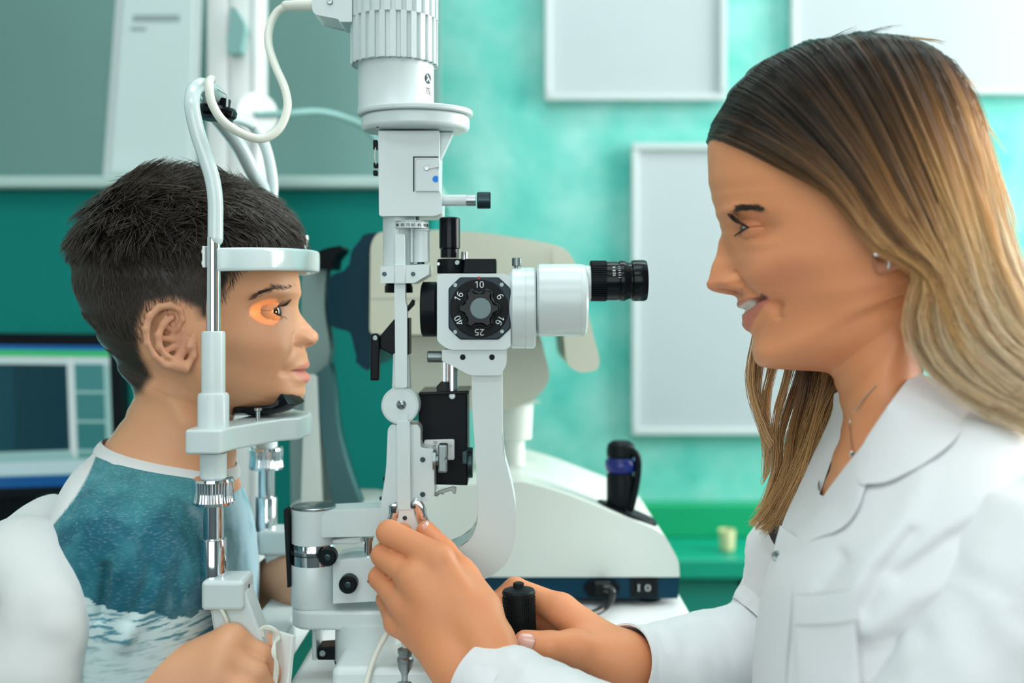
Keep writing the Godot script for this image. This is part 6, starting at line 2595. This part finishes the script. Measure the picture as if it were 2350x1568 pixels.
	body.grid(g.world, g.w, g.h, true, false, g.cols)
	fix_out(body, 0, g.world.size(), fr.at(1960, 560, 0))
	# eyes
	var fwd := -Vector3(cos(yaw), 0, -sin(yaw))
	var er := 0.0118
	var em := mat(Color.WHITE, 0.06, 0.0, 0.6)
	em.vertex_color_use_as_albedo = true
	var lash := Mb.new()
	var ec2 := fr.img(1742, 527, 0.0320)
	for s in [1.0, -1.0]:
		var c: Vector3 = fr.at(ec2.x, ec2.y, 0.0320 * s)
		var lat: Vector3 = fr.n * s
		body.col = Color(0.66, 0.26, 0.125)
		eyelids(body, c, fwd, lat, er + 0.0009, 0.28, 0.18, 0.98)
		var eyes := Mb.new()
		eyeball(eyes, c, fwd + Vector3(0, -0.03, 0) + lat * 0.05, er, Color(0.035, 0.045, 0.042))
		obj("eye", eyes, em, t)
		for k in 150:
			var ph := lerpf(-0.6, 1.1, rng.randf())
			var x := ph / 0.95
			var low := k > 105
			var th := (0.28 if not low else -0.18) * sqrt(maxf(0.02, 1.0 - x * x)) + 0.06 * ph
			var dir := (fwd * cos(ph) + lat * sin(ph)) * cos(th) + Vector3.UP * sin(th)
			var p0: Vector3 = c + dir * (er + 0.0012)
			var outw := (dir + fwd * 0.35).normalized()
			var ln := 0.0085 if not low else 0.0035
			var pts := PackedVector3Array()
			for i in 5:
				var f := i / 4.0
				pts.append(p0 + outw * ln * f + Vector3.UP * ln * (0.6 * f * f if not low else -0.4 * f * f))
			strand(lash, pts, 0.00024, 0.00006, Color(0.005, 0.004, 0.004), Color(0.005, 0.004, 0.004))
		# the dark line along the lids
		for low in 2:
			var pts := PackedVector3Array()
			for i in 24:
				var ph := lerpf(-0.6, 1.12, i / 23.0)
				var x := ph / 0.95
				var th := (0.285 if low == 0 else -0.185) * sqrt(maxf(0.01, 1.0 - x * x)) + 0.06 * ph
				pts.append(c + ((fwd * cos(ph) + lat * sin(ph)) * cos(th) + Vector3.UP * sin(th)) * (er + 0.0010))
			strand(lash, pts, 0.0006 if low == 0 else 0.0004, 0.0005, Color(0.008, 0.006, 0.006), Color(0.008, 0.006, 0.006))
	body.col = Color.WHITE
	for s in [1.0, -1.0]:
		var e0 := fr.img(1990, 452, 0.072)
		var zb := head_z(h, e0.x + 20.0, e0.y + 90.0)
		var place := func(x: float, y: float, z: float) -> Vector3:
			return fr.at(e0.x + (107.0 - x) * 1.0 + y * 0.05, e0.y + y * 1.0, s * (zb - 0.003 + z * mm))
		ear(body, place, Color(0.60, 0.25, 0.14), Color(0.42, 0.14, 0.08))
	woman_hands(body, t, skin)
	obj("body", body, skin_material(skin), t)
	obj("eyelashes", lash, hair_material(), t).set_meta("kind", "stuff")
	var brow := Mb.new()
	for s in [1.0, -1.0]:
		for k in 430:
			var f := rng.randf()
			var px := lerpf(1652, 1740, f)
			var py := 492 - 17.0 * sin(PI * f * 0.66) + rng.randfn(0, 1.0) * (2.6 + 3.4 * smoothstep(0.0, 0.25, f)) * (1.0 - 0.75 * f)
			var q := fr.img(px, py, lerpf(0.02, 0.045, f))
			q = fr.img(px, py, head_z(h, q.x, q.y))
			q = fr.img(px, py, head_z(h, q.x, q.y))
			var z := head_z(h, q.x, q.y)
			var p0 := fr.at(q.x, q.y, s * (z + 0.0003))
			var dir := (fr.at(q.x + 10, q.y - 3.0 + 7.0 * f + rng.randfn(0, 2.0), s * (head_z(h, q.x + 10, q.y) + 0.0006)) - p0).normalized()
			var pts := PackedVector3Array()
			for i in 4:
				pts.append(p0 + dir * 0.0058 * i / 3.0 + fr.n * s * 0.0004 * sin(i))
			strand(brow, pts, 0.00020, 0.00006, Color(0.028, 0.016, 0.011), Color(0.045, 0.027, 0.018))
	obj("eyebrows", brow, hair_material(), t).set_meta("kind", "stuff")
	# earring: a stud with a small curved bar of stones behind the lobe
	var er_t := Mb.new()
	var lob := fr.see(2014, 580, 0.080)
	er_t.xf = Transform3D(Basis(fr.n.cross(Vector3.UP) * -1.0, Vector3.UP, fr.n), lob)
	er_t.xf = er_t.xf * Transform3D(Basis(Vector3.RIGHT, PI / 2), Vector3.ZERO)
	er_t.lathe([Vector2(0.0016, 0.0), Vector2(0.0026, 0.0009), Vector2(0.0019, 0.0021), Vector2(0, 0.0023)], 8, 0.2)
	er_t.xf = Transform3D.IDENTITY
	for k in 6:
		var q := fr.see(2036 + 5 * sin(k * 0.5), 588 + 5 * k, 0.079)
		er_t.box(q, Vector3.ONE * 0.0017, 0.0006, 1)
	obj("earring", er_t, mat(Color(0.85, 0.87, 0.9), 0.08, 0.9), t)
	# necklace
	var nk := Mb.new()
	var pts := []
	for e in [[2010, 880], [1975, 920], [1952, 960], [1951, 985], [1954, 1010], [1957, 1026]]:
		var q := fr.img(e[0], e[1], 0.03)
		pts.append(fr.at(q.x, q.y, head_z(h, q.x, q.y) + 0.0022))
	nk.tube(spline(pts, 30), 0.0005, 6)
	pts = []
	for e in [[1957, 1026], [1968, 1028], [1985, 1024], [2010, 1010]]:
		var q := fr.img(e[0], e[1], 0.03)
		pts.append(fr.at(q.x, q.y, head_z(h, q.x, q.y) + 0.0022))
	nk.tube(spline(pts, 20), 0.0005, 6)
	var gq := fr.img(1957, 1031, 0.03)
	nk.xf = Transform3D(Basis(Vector3.RIGHT, PI / 2), fr.at(gq.x, gq.y, head_z(h, gq.x, gq.y) + 0.002))
	nk.lathe([Vector2(0, -0.002), Vector2(0.0026, 0.0), Vector2(0.0017, 0.0014), Vector2(0, 0.0016)], 8, 0.2)
	obj("necklace", nk, mat(Color(0.85, 0.84, 0.82), 0.12, 1.0), t)
	woman_hair(t, h, fr)
	woman_coat(t, h, fr, yaw)

func woman_hands(body: Mb, t: Node3D, skin: Color) -> void:
	var knuckle := [P(1010, 1290, 0.795), P(955, 1330, 0.792), P(930, 1385, 0.797), P(915, 1425, 0.808)]
	var tone := func(p: Vector3) -> Color:
		var c := skin.lerp(Color(0.60, 0.24, 0.11), 0.4)
		for q in knuckle:
			c = c.lerp(Color(0.66, 0.30, 0.18), 0.45 * exp(-p.distance_squared_to(q) / 0.00012))
		return c
	# left hand pinching the lamp's handle, seen from its back
	var wr := P(1118, 1478, 0.775)
	var wu := P(1046, 1524, 0.775)
	hand(body, [
		[P(1170, 1590, 0.752), wr, 0.0195, 0.0180], [P(1120, 1620, 0.752), wu, 0.0190, 0.0168],
		[wr, knuckle[0], 0.0170, 0.0108], [wr, knuckle[1], 0.0160, 0.0105], [wu, knuckle[1], 0.016, 0.0105], [wu, knuckle[2], 0.0155, 0.0102], [wu, knuckle[3], 0.015, 0.0098],
		[P(1110, 1400, 0.79), P(1052, 1318, 0.815), 0.014, 0.0125]],
		[
		[[P(1006, 1282, 0.795), P(893, 1223, 0.818), P(896, 1226, 0.842), P(925, 1222, 0.856)], [0.0112, 0.0094, 0.0084, 0.0076]],
		[[P(952, 1332, 0.793), P(880, 1275, 0.822), P(890, 1277, 0.848), P(925, 1266, 0.862)], [0.0108, 0.0091, 0.0084, 0.0076]],
		[[P(924, 1386, 0.798), P(872, 1326, 0.828), P(886, 1328, 0.852), P(925, 1320, 0.862)], [0.0104, 0.0087, 0.0080, 0.0072]],
		[[P(912, 1430, 0.809), P(888, 1376, 0.836), P(900, 1376, 0.855), P(930, 1368, 0.862)], [0.0096, 0.0080, 0.0072, 0.0066]],
		[[P(1062, 1330, 0.812), P(1018, 1268, 0.838), P(978, 1218, 0.848)], [0.0125, 0.0100, 0.0078]],
		], 0.0020, tone)
	# right hand round the joystick: fingers behind it, thumb in front
	var rw := P(1432, 1520, 0.815)
	var ri := P(1288, 1400, 0.842)
	hand(body, [
		[P(1500, 1552, 0.82), rw, 0.0205, 0.0195], [rw, ri, 0.0185, 0.0120], [rw, P(1300, 1436, 0.858), 0.018, 0.0118], [rw, P(1318, 1470, 0.860), 0.017, 0.0112], [rw, P(1335, 1500, 0.852), 0.0165, 0.0105],
		[rw, P(1318, 1488, 0.805), 0.0175, 0.0130]],
		[
		[[ri, P(1182, 1352, 0.872), P(1136, 1386, 0.866), P(1146, 1432, 0.850)], [0.0118, 0.0092, 0.0082, 0.0074]],
		[[P(1300, 1436, 0.858), P(1200, 1398, 0.886), P(1150, 1424, 0.880), P(1152, 1462, 0.866)], [0.0118, 0.0094, 0.0084, 0.0074]],
		[[P(1318, 1466, 0.862), P(1225, 1440, 0.890), P(1178, 1458, 0.884), P(1176, 1484, 0.872)], [0.0110, 0.0088, 0.0078, 0.0070]],
		[[P(1335, 1490, 0.856), P(1262, 1470, 0.884), P(1226, 1480, 0.880), P(1224, 1492, 0.872)], [0.0100, 0.0078, 0.0070, 0.0064]],
		[[P(1320, 1486, 0.803), P(1262, 1482, 0.794), P(1204, 1472, 0.796)], [0.0128, 0.0102, 0.0082]],
		], 0.0024, tone)
	var nm := mat(Color(0.86, 0.66, 0.60), 0.14, 0.0, 0.6)
	nm.clearcoat_enabled = true
	nm.clearcoat = 0.8
	var nl := Mb.new()
	nail(nl, P(1207, 1471, 0.7868), Vector3(-0.15, 0.25, 1.0), P(1170, 1466, 0.80) - P(1230, 1474, 0.80), 0.0105, 0.0135)
	obj("fingernail", nl, nm, t)
	nl = Mb.new()
	nail(nl, P(983, 1213, 0.8435), Vector3(0.85, 0.25, 0.75), P(968, 1196, 0.84) - P(990, 1224, 0.84), 0.0095, 0.0125)
	obj("fingernail", nl, nm, t)

func woman_hair(t: Node3D, h: Dictionary, fr: Fr) -> void:
	var hair := Mb.new()
	# guide curves in picture pixels with their distance from the middle plane, root first
	var near := [
		[[1622, 330, 0.004], [1640, 318, 0.022], [1720, 345, 0.055], [1815, 392, 0.074], [1905, 440, 0.082], [1960, 510, 0.085], [2020, 575, 0.086], [2085, 604, 0.084], [2112, 640, 0.080], [2095, 720, 0.074], [2110, 800, 0.072], [2180, 880, 0.078], [2290, 950, 0.085], [2420, 1010, 0.085]],
		[[1640, 290, 0.002], [1690, 295, 0.040], [1780, 335, 0.070], [1880, 400, 0.083], [1950, 470, 0.088], [2010, 550, 0.090], [2090, 592, 0.088], [2135, 640, 0.084], [2130, 730, 0.080], [2165, 820, 0.080], [2250, 900, 0.085], [2420, 985, 0.085]],
		[[1690, 225, 0.002], [1745, 245, 0.042], [1830, 310, 0.072], [1920, 400, 0.085], [1985, 490, 0.090], [2050, 570, 0.092], [2130, 620, 0.090], [2160, 700, 0.086], [2190, 790, 0.084], [2270, 880, 0.085], [2430, 960, 0.085]],
		[[1760, 165, 0.002], [1810, 190, 0.040], [1890, 270, 0.070], [1965, 370, 0.084], [2030, 480, 0.090], [2090, 560, 0.092], [2150, 640, 0.090], [2185, 730, 0.086], [2240, 820, 0.085], [2330, 890, 0.085], [2450, 950, 0.085]],
		[[1850, 115, 0.002], [1900, 145, 0.042], [1970, 240, 0.070], [2035, 360, 0.082], [2090, 470, 0.086], [2140, 580, 0.088], [2185, 680, 0.086], [2245, 780, 0.084], [2340, 860, 0.084], [2460, 920, 0.084]],
		[[1950, 85, 0.002], [2000, 115, 0.040], [2065, 220, 0.066], [2120, 340, 0.077], [2165, 460, 0.081], [2210, 580, 0.083], [2250, 690, 0.082], [2320, 790, 0.080], [2460, 880, 0.080]],
		[[2040, 80, 0.002], [2090, 115, 0.034], [2150, 220, 0.056], [2200, 350, 0.066], [2240, 480, 0.070], [2275, 600, 0.072], [2320, 710, 0.072], [2380, 800, 0.072], [2470, 870, 0.072]],
		[[2100, 95, 0.000], [2150, 140, 0.024], [2210, 240, 0.040], [2255, 370, 0.048], [2285, 500, 0.050], [2318, 620, 0.052], [2360, 720, 0.052], [2420, 800, 0.052], [2490, 860, 0.052]],
		[[2120, 105, -0.010], [2190, 170, 0.0], [2245, 265, 0.010], [2285, 390, 0.014], [2308, 510, 0.014], [2340, 620, 0.014], [2385, 720, 0.014], [2440, 800, 0.014], [2500, 850, 0.014]]]
	var far := [
		[[1640, 290, -0.004], [1660, 300, -0.040], [1720, 420, -0.070], [1760, 560, -0.080], [1730, 660, -0.082], [1700, 720, -0.080], [1692, 780, -0.078], [1716, 850, -0.076], [1770, 905, -0.074], [1800, 930, -0.072]],
		[[1690, 225, -0.004], [1730, 260, -0.044], [1800, 400, -0.076], [1840, 560, -0.084], [1840, 700, -0.084], [1840, 800, -0.082], [1830, 880, -0.080], [1800, 990, -0.082], [1790, 1080, -0.084], [1752, 1170, -0.086], [1722, 1205, -0.087]],
		[[1760, 165, -0.004], [1810, 220, -0.046], [1870, 400, -0.076], [1890, 560, -0.084], [1880, 700, -0.084], [1872, 820, -0.080], [1862, 900, -0.078], [1832, 1000, -0.080], [1812, 1090, -0.083], [1776, 1180, -0.085], [1748, 1216, -0.086]],
		[[1850, 115, -0.004], [1900, 180, -0.046], [1950, 400, -0.074], [1950, 600, -0.080], [1925, 760, -0.076], [1905, 860, -0.070], [1880, 950, -0.070], [1848, 1040, -0.076], [1820, 1120, -0.080], [1790, 1190, -0.082]],
		[[1950, 85, -0.004], [2000, 160, -0.042], [2060, 400, -0.070], [2050, 620, -0.072], [1990, 800, -0.066], [1930, 900, -0.064], [1895, 970, -0.068], [1860, 1050, -0.074], [1838, 1110, -0.078]],
		[[2060, 85, -0.004], [2120, 180, -0.036], [2200, 400, -0.052], [2230, 600, -0.056], [2260, 750, -0.058], [2330, 860, -0.06], [2430, 940, -0.06]],
		[[2120, 105, -0.010], [2190, 180, -0.018], [2270, 390, -0.024], [2300, 560, -0.026], [2350, 720, -0.026], [2450, 840, -0.026]]]
	var nz := FastNoiseLite.new()
	nz.seed = 41
	nz.frequency = 0.8
	var root_dark := Color(0.020, 0.0115, 0.0075)
	var brown := Color(0.13, 0.062, 0.026)
	var caramel := Color(0.46, 0.21, 0.070)
	var blond := Color(0.95, 0.55, 0.22)
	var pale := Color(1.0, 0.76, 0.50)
	for set_no in 2:
		var guides: Array = near if set_no == 0 else far
		var n := 40
		var lines := []
		for gd in guides:
			var q := []
			for e in gd:
				q.append(fr.see(e[0], e[1], e[2]))
			var ln: PackedVector3Array = spline(q, n)
			for i in n:
				# never below the scalp
				var z: float = (ln[i] - fr.c).dot(fr.n)
				var w: Vector3 = ln[i] - fr.n * z - Vector3(0, 1.2, 0)
				var u := 1175.0 - w.x / w.z * F
				var v := 700.0 + w.y / w.z * F
				if v > 93.0 and v < 820.0 and u > curve_at(h.front, v) and u < curve_at(h.back, v):
					var least := head_z(h, u, v) + 0.0045
					if absf(z) < least:
						var sg := 1.0 if set_no == 0 else -1.0
						ln[i] += fr.n * (sg * least - z)
			lines.append(ln)
		var count := 5200 if set_no == 0 else 2300
		var clumps := []
		for k in (110 if set_no == 0 else 60):
			clumps.append([rng.randf(), rng.randfn(0, 1.0), rng.randf(), rng.randf()])
		for k in count:
			var s: float = rng.randf()
			var cl: Array = clumps[0]
			for cc in clumps:
				if absf(cc[0] - s) < absf(cl[0] - s):
					cl = cc
			# hairs lean towards their lock
			var gsize := lines.size() - 1
			var depth := rng.randf()
			var off_n: float = rng.randfn(0, 1.0)
			var begin := 0 if rng.randf() < 0.72 else int(rng.randf() * 12)
			var last := n - 1 - int(rng.randf() * rng.randf() * 12)
			var pts := PackedVector3Array()
			var wave: float = cl[2] * TAU
			var step := 2
			var i := begin
			while i <= last:
				var f := float(i) / (n - 1)
				var pull := smoothstep(0.05, 0.7, f) * 0.88
				var ss := clampf(lerpf(s, cl[0] + (s - cl[0]) * 0.07, pull), 0.0, 0.9999)
				var gk := mini(int(ss * gsize), gsize - 1)
				var gf := ss * gsize - gk
				var l0: PackedVector3Array = lines[gk]
				var l1: PackedVector3Array = lines[gk + 1]
				var p := l0[i].lerp(l1[i], gf)
				var l_t := (l0[mini(i + 1, n - 1)] - l0[maxi(i - 1, 0)]).normalized()
				var out := fr.n * (1.0 if set_no == 0 else -1.0)
				var side := l_t.cross(out).normalized()
				var puff := 0.004 + 0.007 * f
				p += out * ((depth - 0.75) * (0.006 + 0.014 * f) + cl[1] * 0.0030 * f)
				p += side * (off_n * 0.0016 * (0.3 + f) + sin(f * 9.0 + wave) * 0.0035 * smoothstep(0.3, 0.9, f) + nz.get_noise_2d(f * 3.0, float(k) * 7.1) * 0.0022 * f)
				p += out * sin(f * 8.0 + wave * 1.7) * 0.0022 * f
				pts.append(p)
				i += step
			if pts.size() < 4:
				continue
			# dark roots, brown lengths, blond ends; back locks bleached plus painted backlight
			var light: float = cl[3]
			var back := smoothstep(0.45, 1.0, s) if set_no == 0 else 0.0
			var tone := lerpf(0.75, 1.25, rng.randf())
			var o := hair.v.size()
			var r := 0.00030 * lerpf(0.7, 1.5, rng.randf())
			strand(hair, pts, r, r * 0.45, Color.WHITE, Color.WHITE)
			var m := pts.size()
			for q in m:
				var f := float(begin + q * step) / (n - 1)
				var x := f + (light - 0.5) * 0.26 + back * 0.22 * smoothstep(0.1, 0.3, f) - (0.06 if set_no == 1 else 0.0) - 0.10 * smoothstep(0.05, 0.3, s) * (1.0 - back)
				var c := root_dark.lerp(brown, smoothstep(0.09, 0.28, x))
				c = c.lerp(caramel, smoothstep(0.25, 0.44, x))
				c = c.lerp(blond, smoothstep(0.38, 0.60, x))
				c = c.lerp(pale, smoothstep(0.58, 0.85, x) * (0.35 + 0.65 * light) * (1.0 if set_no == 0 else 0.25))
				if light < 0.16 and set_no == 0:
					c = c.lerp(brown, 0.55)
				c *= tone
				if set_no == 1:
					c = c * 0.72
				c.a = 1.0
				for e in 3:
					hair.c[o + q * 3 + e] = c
	# loose hairs on the crown and down the back
	for k in 260:
		var f := rng.randf()
		var q := [[1635, 300], [1690, 222], [1780, 150], [1880, 100], [1990, 72], [2090, 84], [2180, 150], [2250, 260], [2300, 420], [2330, 560], [2350, 680]]
		var a: float = f * (q.size() - 1.001)
		var i := int(a)
		var px := lerpf(q[i][0], q[i + 1][0], a - i)
		var py := lerpf(q[i][1], q[i + 1][1], a - i)
		var dx: float = q[i + 1][0] - q[i][0]
		var dy: float = q[i + 1][1] - q[i][1]
		var z := rng.randfn(0, 0.022)
		var pts := PackedVector3Array()
		var away := rng.randf() * 16.0 - 2.0
		for e in 8:
			var g := e / 7.0
			pts.append(fr.see(px + dx * g * 0.9 + dy * 0.006 * away * g, py + dy * g * 0.9 - (dx * 0.006 * away * g) + 10.0 - 6.0 * sin(PI * g), z + 0.004 * sin(g * 5.0 + k)))
		var cc := root_dark.lerp(blond, smoothstep(0.35, 0.6, f))
		cc.a = 1.0
		strand(hair, pts, 0.00014, 0.00006, cc, cc)
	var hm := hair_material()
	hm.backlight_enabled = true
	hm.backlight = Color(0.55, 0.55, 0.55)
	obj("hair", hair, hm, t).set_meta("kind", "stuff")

func woman_coat(t: Node3D, h: Dictionary, fr: Fr, yaw: float) -> void:
	var bf := Fr.make(1960, 1300, 0.735, yaw)
	var mm := 0.735 / F
	var white := cloth_material(Color(0.88, 0.885, 0.895), 70.0, 0.010)
	var keys := [
		[1938, 958, 2112, 880, 0.060, 0.95, 0.5], [1905, 1040, 2185, 905, 0.088, 0.9, 0.5], [1868, 1130, 2280, 926, 0.126, 0.85, 0.5], [1815, 1210, 2345, 985, 0.154, 0.82, 0.5],
		[1768, 1290, 2380, 1080, 0.170, 0.8, 0.5], [1742, 1400, 2392, 1300, 0.178, 0.8, 0.5], [1732, 1520, 2402, 1480, 0.178, 0.82, 0.5], [1728, 1720, 2402, 1720, 0.176, 0.82, 0.5]]
	var br := [
		crease(bf, 0.10, [2110, 1070, 2060, 1160, 1990, 1240, 1950, 1330], 22.0, 0.0045), crease(bf, 0.11, [2290, 1150, 2160, 1200, 2050, 1270], 16.0, -0.005),
		crease(bf, 0.10, [2080, 1180, 2010, 1260, 1975, 1330], 12.0, -0.004), crease(bf, 0.09, [1930, 1240, 1890, 1300, 1870, 1380], 14.0, -0.003),
		crease(bf, 0.10, [2180, 1260, 2080, 1300, 1990, 1370], 20.0, 0.004), crease(bf, 0.11, [2140, 1392, 2040, 1392, 1960, 1420], 13.0, -0.003)]
	var edge := [[850, 2130], [880, 2085], [915, 2050], [1010, 1986], [1090, 1930], [1135, 1895], [1152, 1878]]
	var tone := func(_u: float, _v: float, _z: float, _f: float) -> Color: return Color.WHITE
	var g := loft(bf, keys, 150, 160, br, mm, tone)
	var w: int = g.w
	var idx := PackedInt32Array()
	var flat: PackedVector3Array = g.flat
	for j in g.h - 1:
		for i in w:
			var i2 := (i + 1) % w
			var q := [j * w + i, j * w + i2, (j + 1) * w + i2, (j + 1) * w + i]
			var out := true
			for e in q:
				var p := flat[e]
				if not (p.y < 1112.0 and p.x < curve_at(edge, p.y) - 6.0):
					out = false
			if out:
				continue
			idx.append_array([q[0], q[1], q[2], q[0], q[2], q[3]])
	var mb := Mb.new()
	mb.soup(g.world, idx, PackedColorArray(), 1.0)
	fix_out(mb, 0, g.world.size(), bf.at(2050, 1400, 0))
	obj("coat", mb, white, t)
	# how far the coat stands in front of the middle plane at a picture pixel
	var coarse := loft(bf, keys, 70, 120, [], mm, tone)
	var spots := PackedVector3Array()
	for k in (coarse.flat as PackedVector3Array).size():
		var f: Vector3 = coarse.flat[k]
		if f.z >= 0.0:
			var p: Vector3 = (coarse.world[k] as Vector3) - Vector3(0, 1.2, 0)
			spots.append(Vector3(1175.0 - p.x / p.z * F, 700.0 + p.y / p.z * F, f.z))
	var on := func(px: float, py: float, lift: float) -> Vector3:
		var best := 1e9
		var sum := 0.0
		var z := 0.0
		for q in spots:
			var d := (q.x - px) * (q.x - px) + (q.y - py) * (q.y - py)
			if d < 2600.0:
				var wt := exp(-d / 500.0)
				sum += wt
				z += wt * q.z
			if d < best:
				best = d
				if sum < 1e-6:
					z = q.z * 1e-6
					sum = 1e-6
		return bf.see(px, py, z / maxf(sum, 1e-9) + lift)
	var edge_line := func(pts: Array, n: int) -> PackedVector3Array:
		var q := []
		for e in pts:
			q.append(on.call(e[0], e[1], e[2]))
		return spline(q, n)
	var edge_free := func(pts: Array, n: int) -> PackedVector3Array:
		var q := []
		for e in pts:
			q.append(bf.see(e[0], e[1], e[2]))
		return spline(q, n)
	# near collar leaf, then near lapel
	mb = Mb.new()
	strip(mb, edge_line.call([[2098, 852, 0.012], [2052, 912, 0.012], [2015, 965, 0.010], [1986, 1010, 0.009], [1966, 1050, 0.008], [1958, 1085, 0.007], [1968, 1106, 0.006]], 40),
		edge_line.call([[2235, 905, 0.006], [2228, 950, 0.005], [2190, 1010, 0.005], [2130, 1058, 0.005], [2080, 1086, 0.005], [2030, 1108, 0.005], [1988, 1112, 0.005]], 40), 14, 0.003, 0.003, fr.n)
	obj("collar", mb, white, t)
	mb = Mb.new()
	strip(mb, edge_line.call([[1990, 1010, 0.006], [1950, 1058, 0.007], [1915, 1104, 0.008], [1888, 1142, 0.008], [1862, 1190, 0.008], [1838, 1232, 0.006], [1822, 1264, 0.003]], 40),
		edge_line.call([[2010, 1080, 0.003], [1985, 1120, 0.004], [1972, 1160, 0.005], [1950, 1196, 0.005], [1918, 1220, 0.005], [1870, 1238, 0.004], [1828, 1266, 0.002]], 40), 14, 0.003, 0.003, fr.n)
	obj("lapel", mb, white, t)
	# far lapel standing up on the other side of the neck
	mb = Mb.new()
	strip(mb, edge_free.call([[1938, 898, -0.030], [1948, 945, -0.022], [1936, 1000, -0.018], [1916, 1062, -0.012], [1898, 1130, 0.004], [1878, 1190, 0.020], [1846, 1250, 0.036]], 40),
		edge_free.call([[1916, 912, -0.062], [1908, 950, -0.066], [1884, 1002, -0.070], [1852, 1068, -0.074], [1822, 1140, -0.070], [1798, 1196, -0.055], [1778, 1262, -0.03]], 40), 14, 0.003, 0.004, (fr.n + Vector3(-0.9, 0.3, 0)).normalized())
	obj("lapel", mb, white, t)
	# dark neckline of the top under the coat
	mb = Mb.new()
	mb.tube(edge_free.call([[1948, 962, -0.012], [1930, 1012, -0.008], [1908, 1070, -0.004], [1886, 1136, 0.002]], 20), 0.0013, 8)
	obj("top_edge", mb, mats.black, t)
	# button placket with snaps
	mb = Mb.new()
	strip(mb, edge_line.call([[1790, 1206, 0.003], [1776, 1260, 0.003], [1766, 1330, 0.003], [1762, 1420, 0.003], [1762, 1520, 0.003], [1764, 1620, 0.003]], 40),
		edge_line.call([[1842, 1240, 0.003], [1826, 1270, 0.003], [1820, 1340, 0.003], [1814, 1430, 0.003], [1806, 1520, 0.003], [1800, 1620, 0.003]], 40), 10, 0.003, 0.001, fr.n)
	obj("placket", mb, white, t)
	for e in [[1784, 1277]]:
		mb = Mb.new()
		var p: Vector3 = on.call(e[0], e[1], 0.0085)
		mb.xf = along(p, (fr.n + Vector3(-0.5, 0, 0)).normalized())
		mb.lathe([Vector2(0, 0.0), Vector2(0.0036, 0.0), Vector2(0.0036, 0.0008), Vector2(0.0028, 0.0014), Vector2(0.0018, 0.0008), Vector2(0.0012, 0.0003), Vector2(0, 0.0003)], 24, 0.4)
		obj("snap_button", mb, mats.dull_steel, t)
	# breast pocket with a folded hem
	mb = Mb.new()
	strip(mb, edge_line.call([[1822, 1372, 0.004], [1824, 1450, 0.004], [1830, 1540, 0.004], [1836, 1640, 0.004]], 24), edge_line.call([[1958, 1362, 0.004], [1964, 1440, 0.004], [1972, 1540, 0.004], [1980, 1640, 0.004]], 24), 12, 0.0024, 0.002, fr.n)
	obj("pocket", mb, white, t)
	mb = Mb.new()
	strip(mb, edge_line.call([[1820, 1366, 0.006], [1822, 1394, 0.0055], [1824, 1432, 0.005]], 12), edge_line.call([[1960, 1352, 0.006], [1964, 1384, 0.0055], [1966, 1422, 0.005]], 12), 12, 0.0022, 0.003, fr.n)
	obj("pocket_hem", mb, white, t)
	# sleeves: tubes with folds
	var nz := FastNoiseLite.new()
	nz.seed = 77
	nz.frequency = 9.0
	var arms := [
		[[P(2450, 1170, 0.66), P(2425, 1225, 0.62), P(2370, 1320, 0.585), P(2310, 1480, 0.57), P(2200, 1720, 0.56), P(2120, 1840, 0.56)], [[0.0, 0.020], [0.2, 0.042], [0.45, 0.051], [0.7, 0.053], [1.0, 0.054]]],
		[[P(1106, 1564, 0.768), P(1170, 1606, 0.750), P(1245, 1653, 0.730), P(1450, 1760, 0.68), P(1750, 1850, 0.60), P(2050, 1830, 0.54)], [[0.0, 0.0300], [0.15, 0.033], [0.5, 0.042], [1.0, 0.052]]],
		[[P(1890, 1210, 0.84), P(1862, 1280, 0.87), P(1842, 1380, 0.885), P(1762, 1492, 0.885), P(1625, 1538, 0.862), P(1505, 1544, 0.832), P(1432, 1530, 0.813)], [[0.0, 0.044], [0.2, 0.050], [0.4, 0.050], [0.6, 0.046], [0.8, 0.040], [0.93, 0.034], [1.0, 0.0305]]]]
	for k in 3:
		mb = Mb.new()
		var path := spline(arms[k][0], 80)
		var rad := []
		for i in 80:
			rad.append(curve_at(arms[k][1], i / 79.0))
		mb.tube(path, rad, 56, false)
		for i in mb.v.size():
			var p := mb.v[i]
			var ring := float(i / 56) / 79.0
			var fade := smoothstep(0.0, 0.06, ring) * (1.0 - smoothstep(0.95, 1.0, ring)) if k > 0 else 1.0
			var f := nz.get_noise_3d(p.x * 1.3 + p.y * 0.6, p.y * 1.1, p.z) + 0.5 * nz.get_noise_3d(p.x * 3.0 + 5.0, p.y * 3.0 + p.x * 2.0, p.z * 2.0)
			mb.v[i] = p + mb.n[i] * 0.0055 * f * fade
		renormal(mb, 56, 80)
		obj("sleeve", mb, white, t)
		if k > 0:
			# cuff: a turned edge with thickness
			mb = Mb.new()
			var tip := path[0] if k == 1 else path[79]
			var dir := (path[0] - path[3]).normalized() if k == 1 else (path[79] - path[76]).normalized()
			var r0: float = rad[0] if k == 1 else rad[79]
			mb.xf = along(tip, dir)
			mb.lathe([Vector2(r0 * 1.08, -0.030), Vector2(r0 * 1.055, -0.028), Vector2(r0 * 1.045, 0.0), Vector2(r0 * 1.03, 0.0022), Vector2(r0 * 0.98, 0.0020), Vector2(r0 * 0.96, 0.0), Vector2(r0 * 0.97, -0.03)], 56, 0.9)
			obj("cuff", mb, white, t)
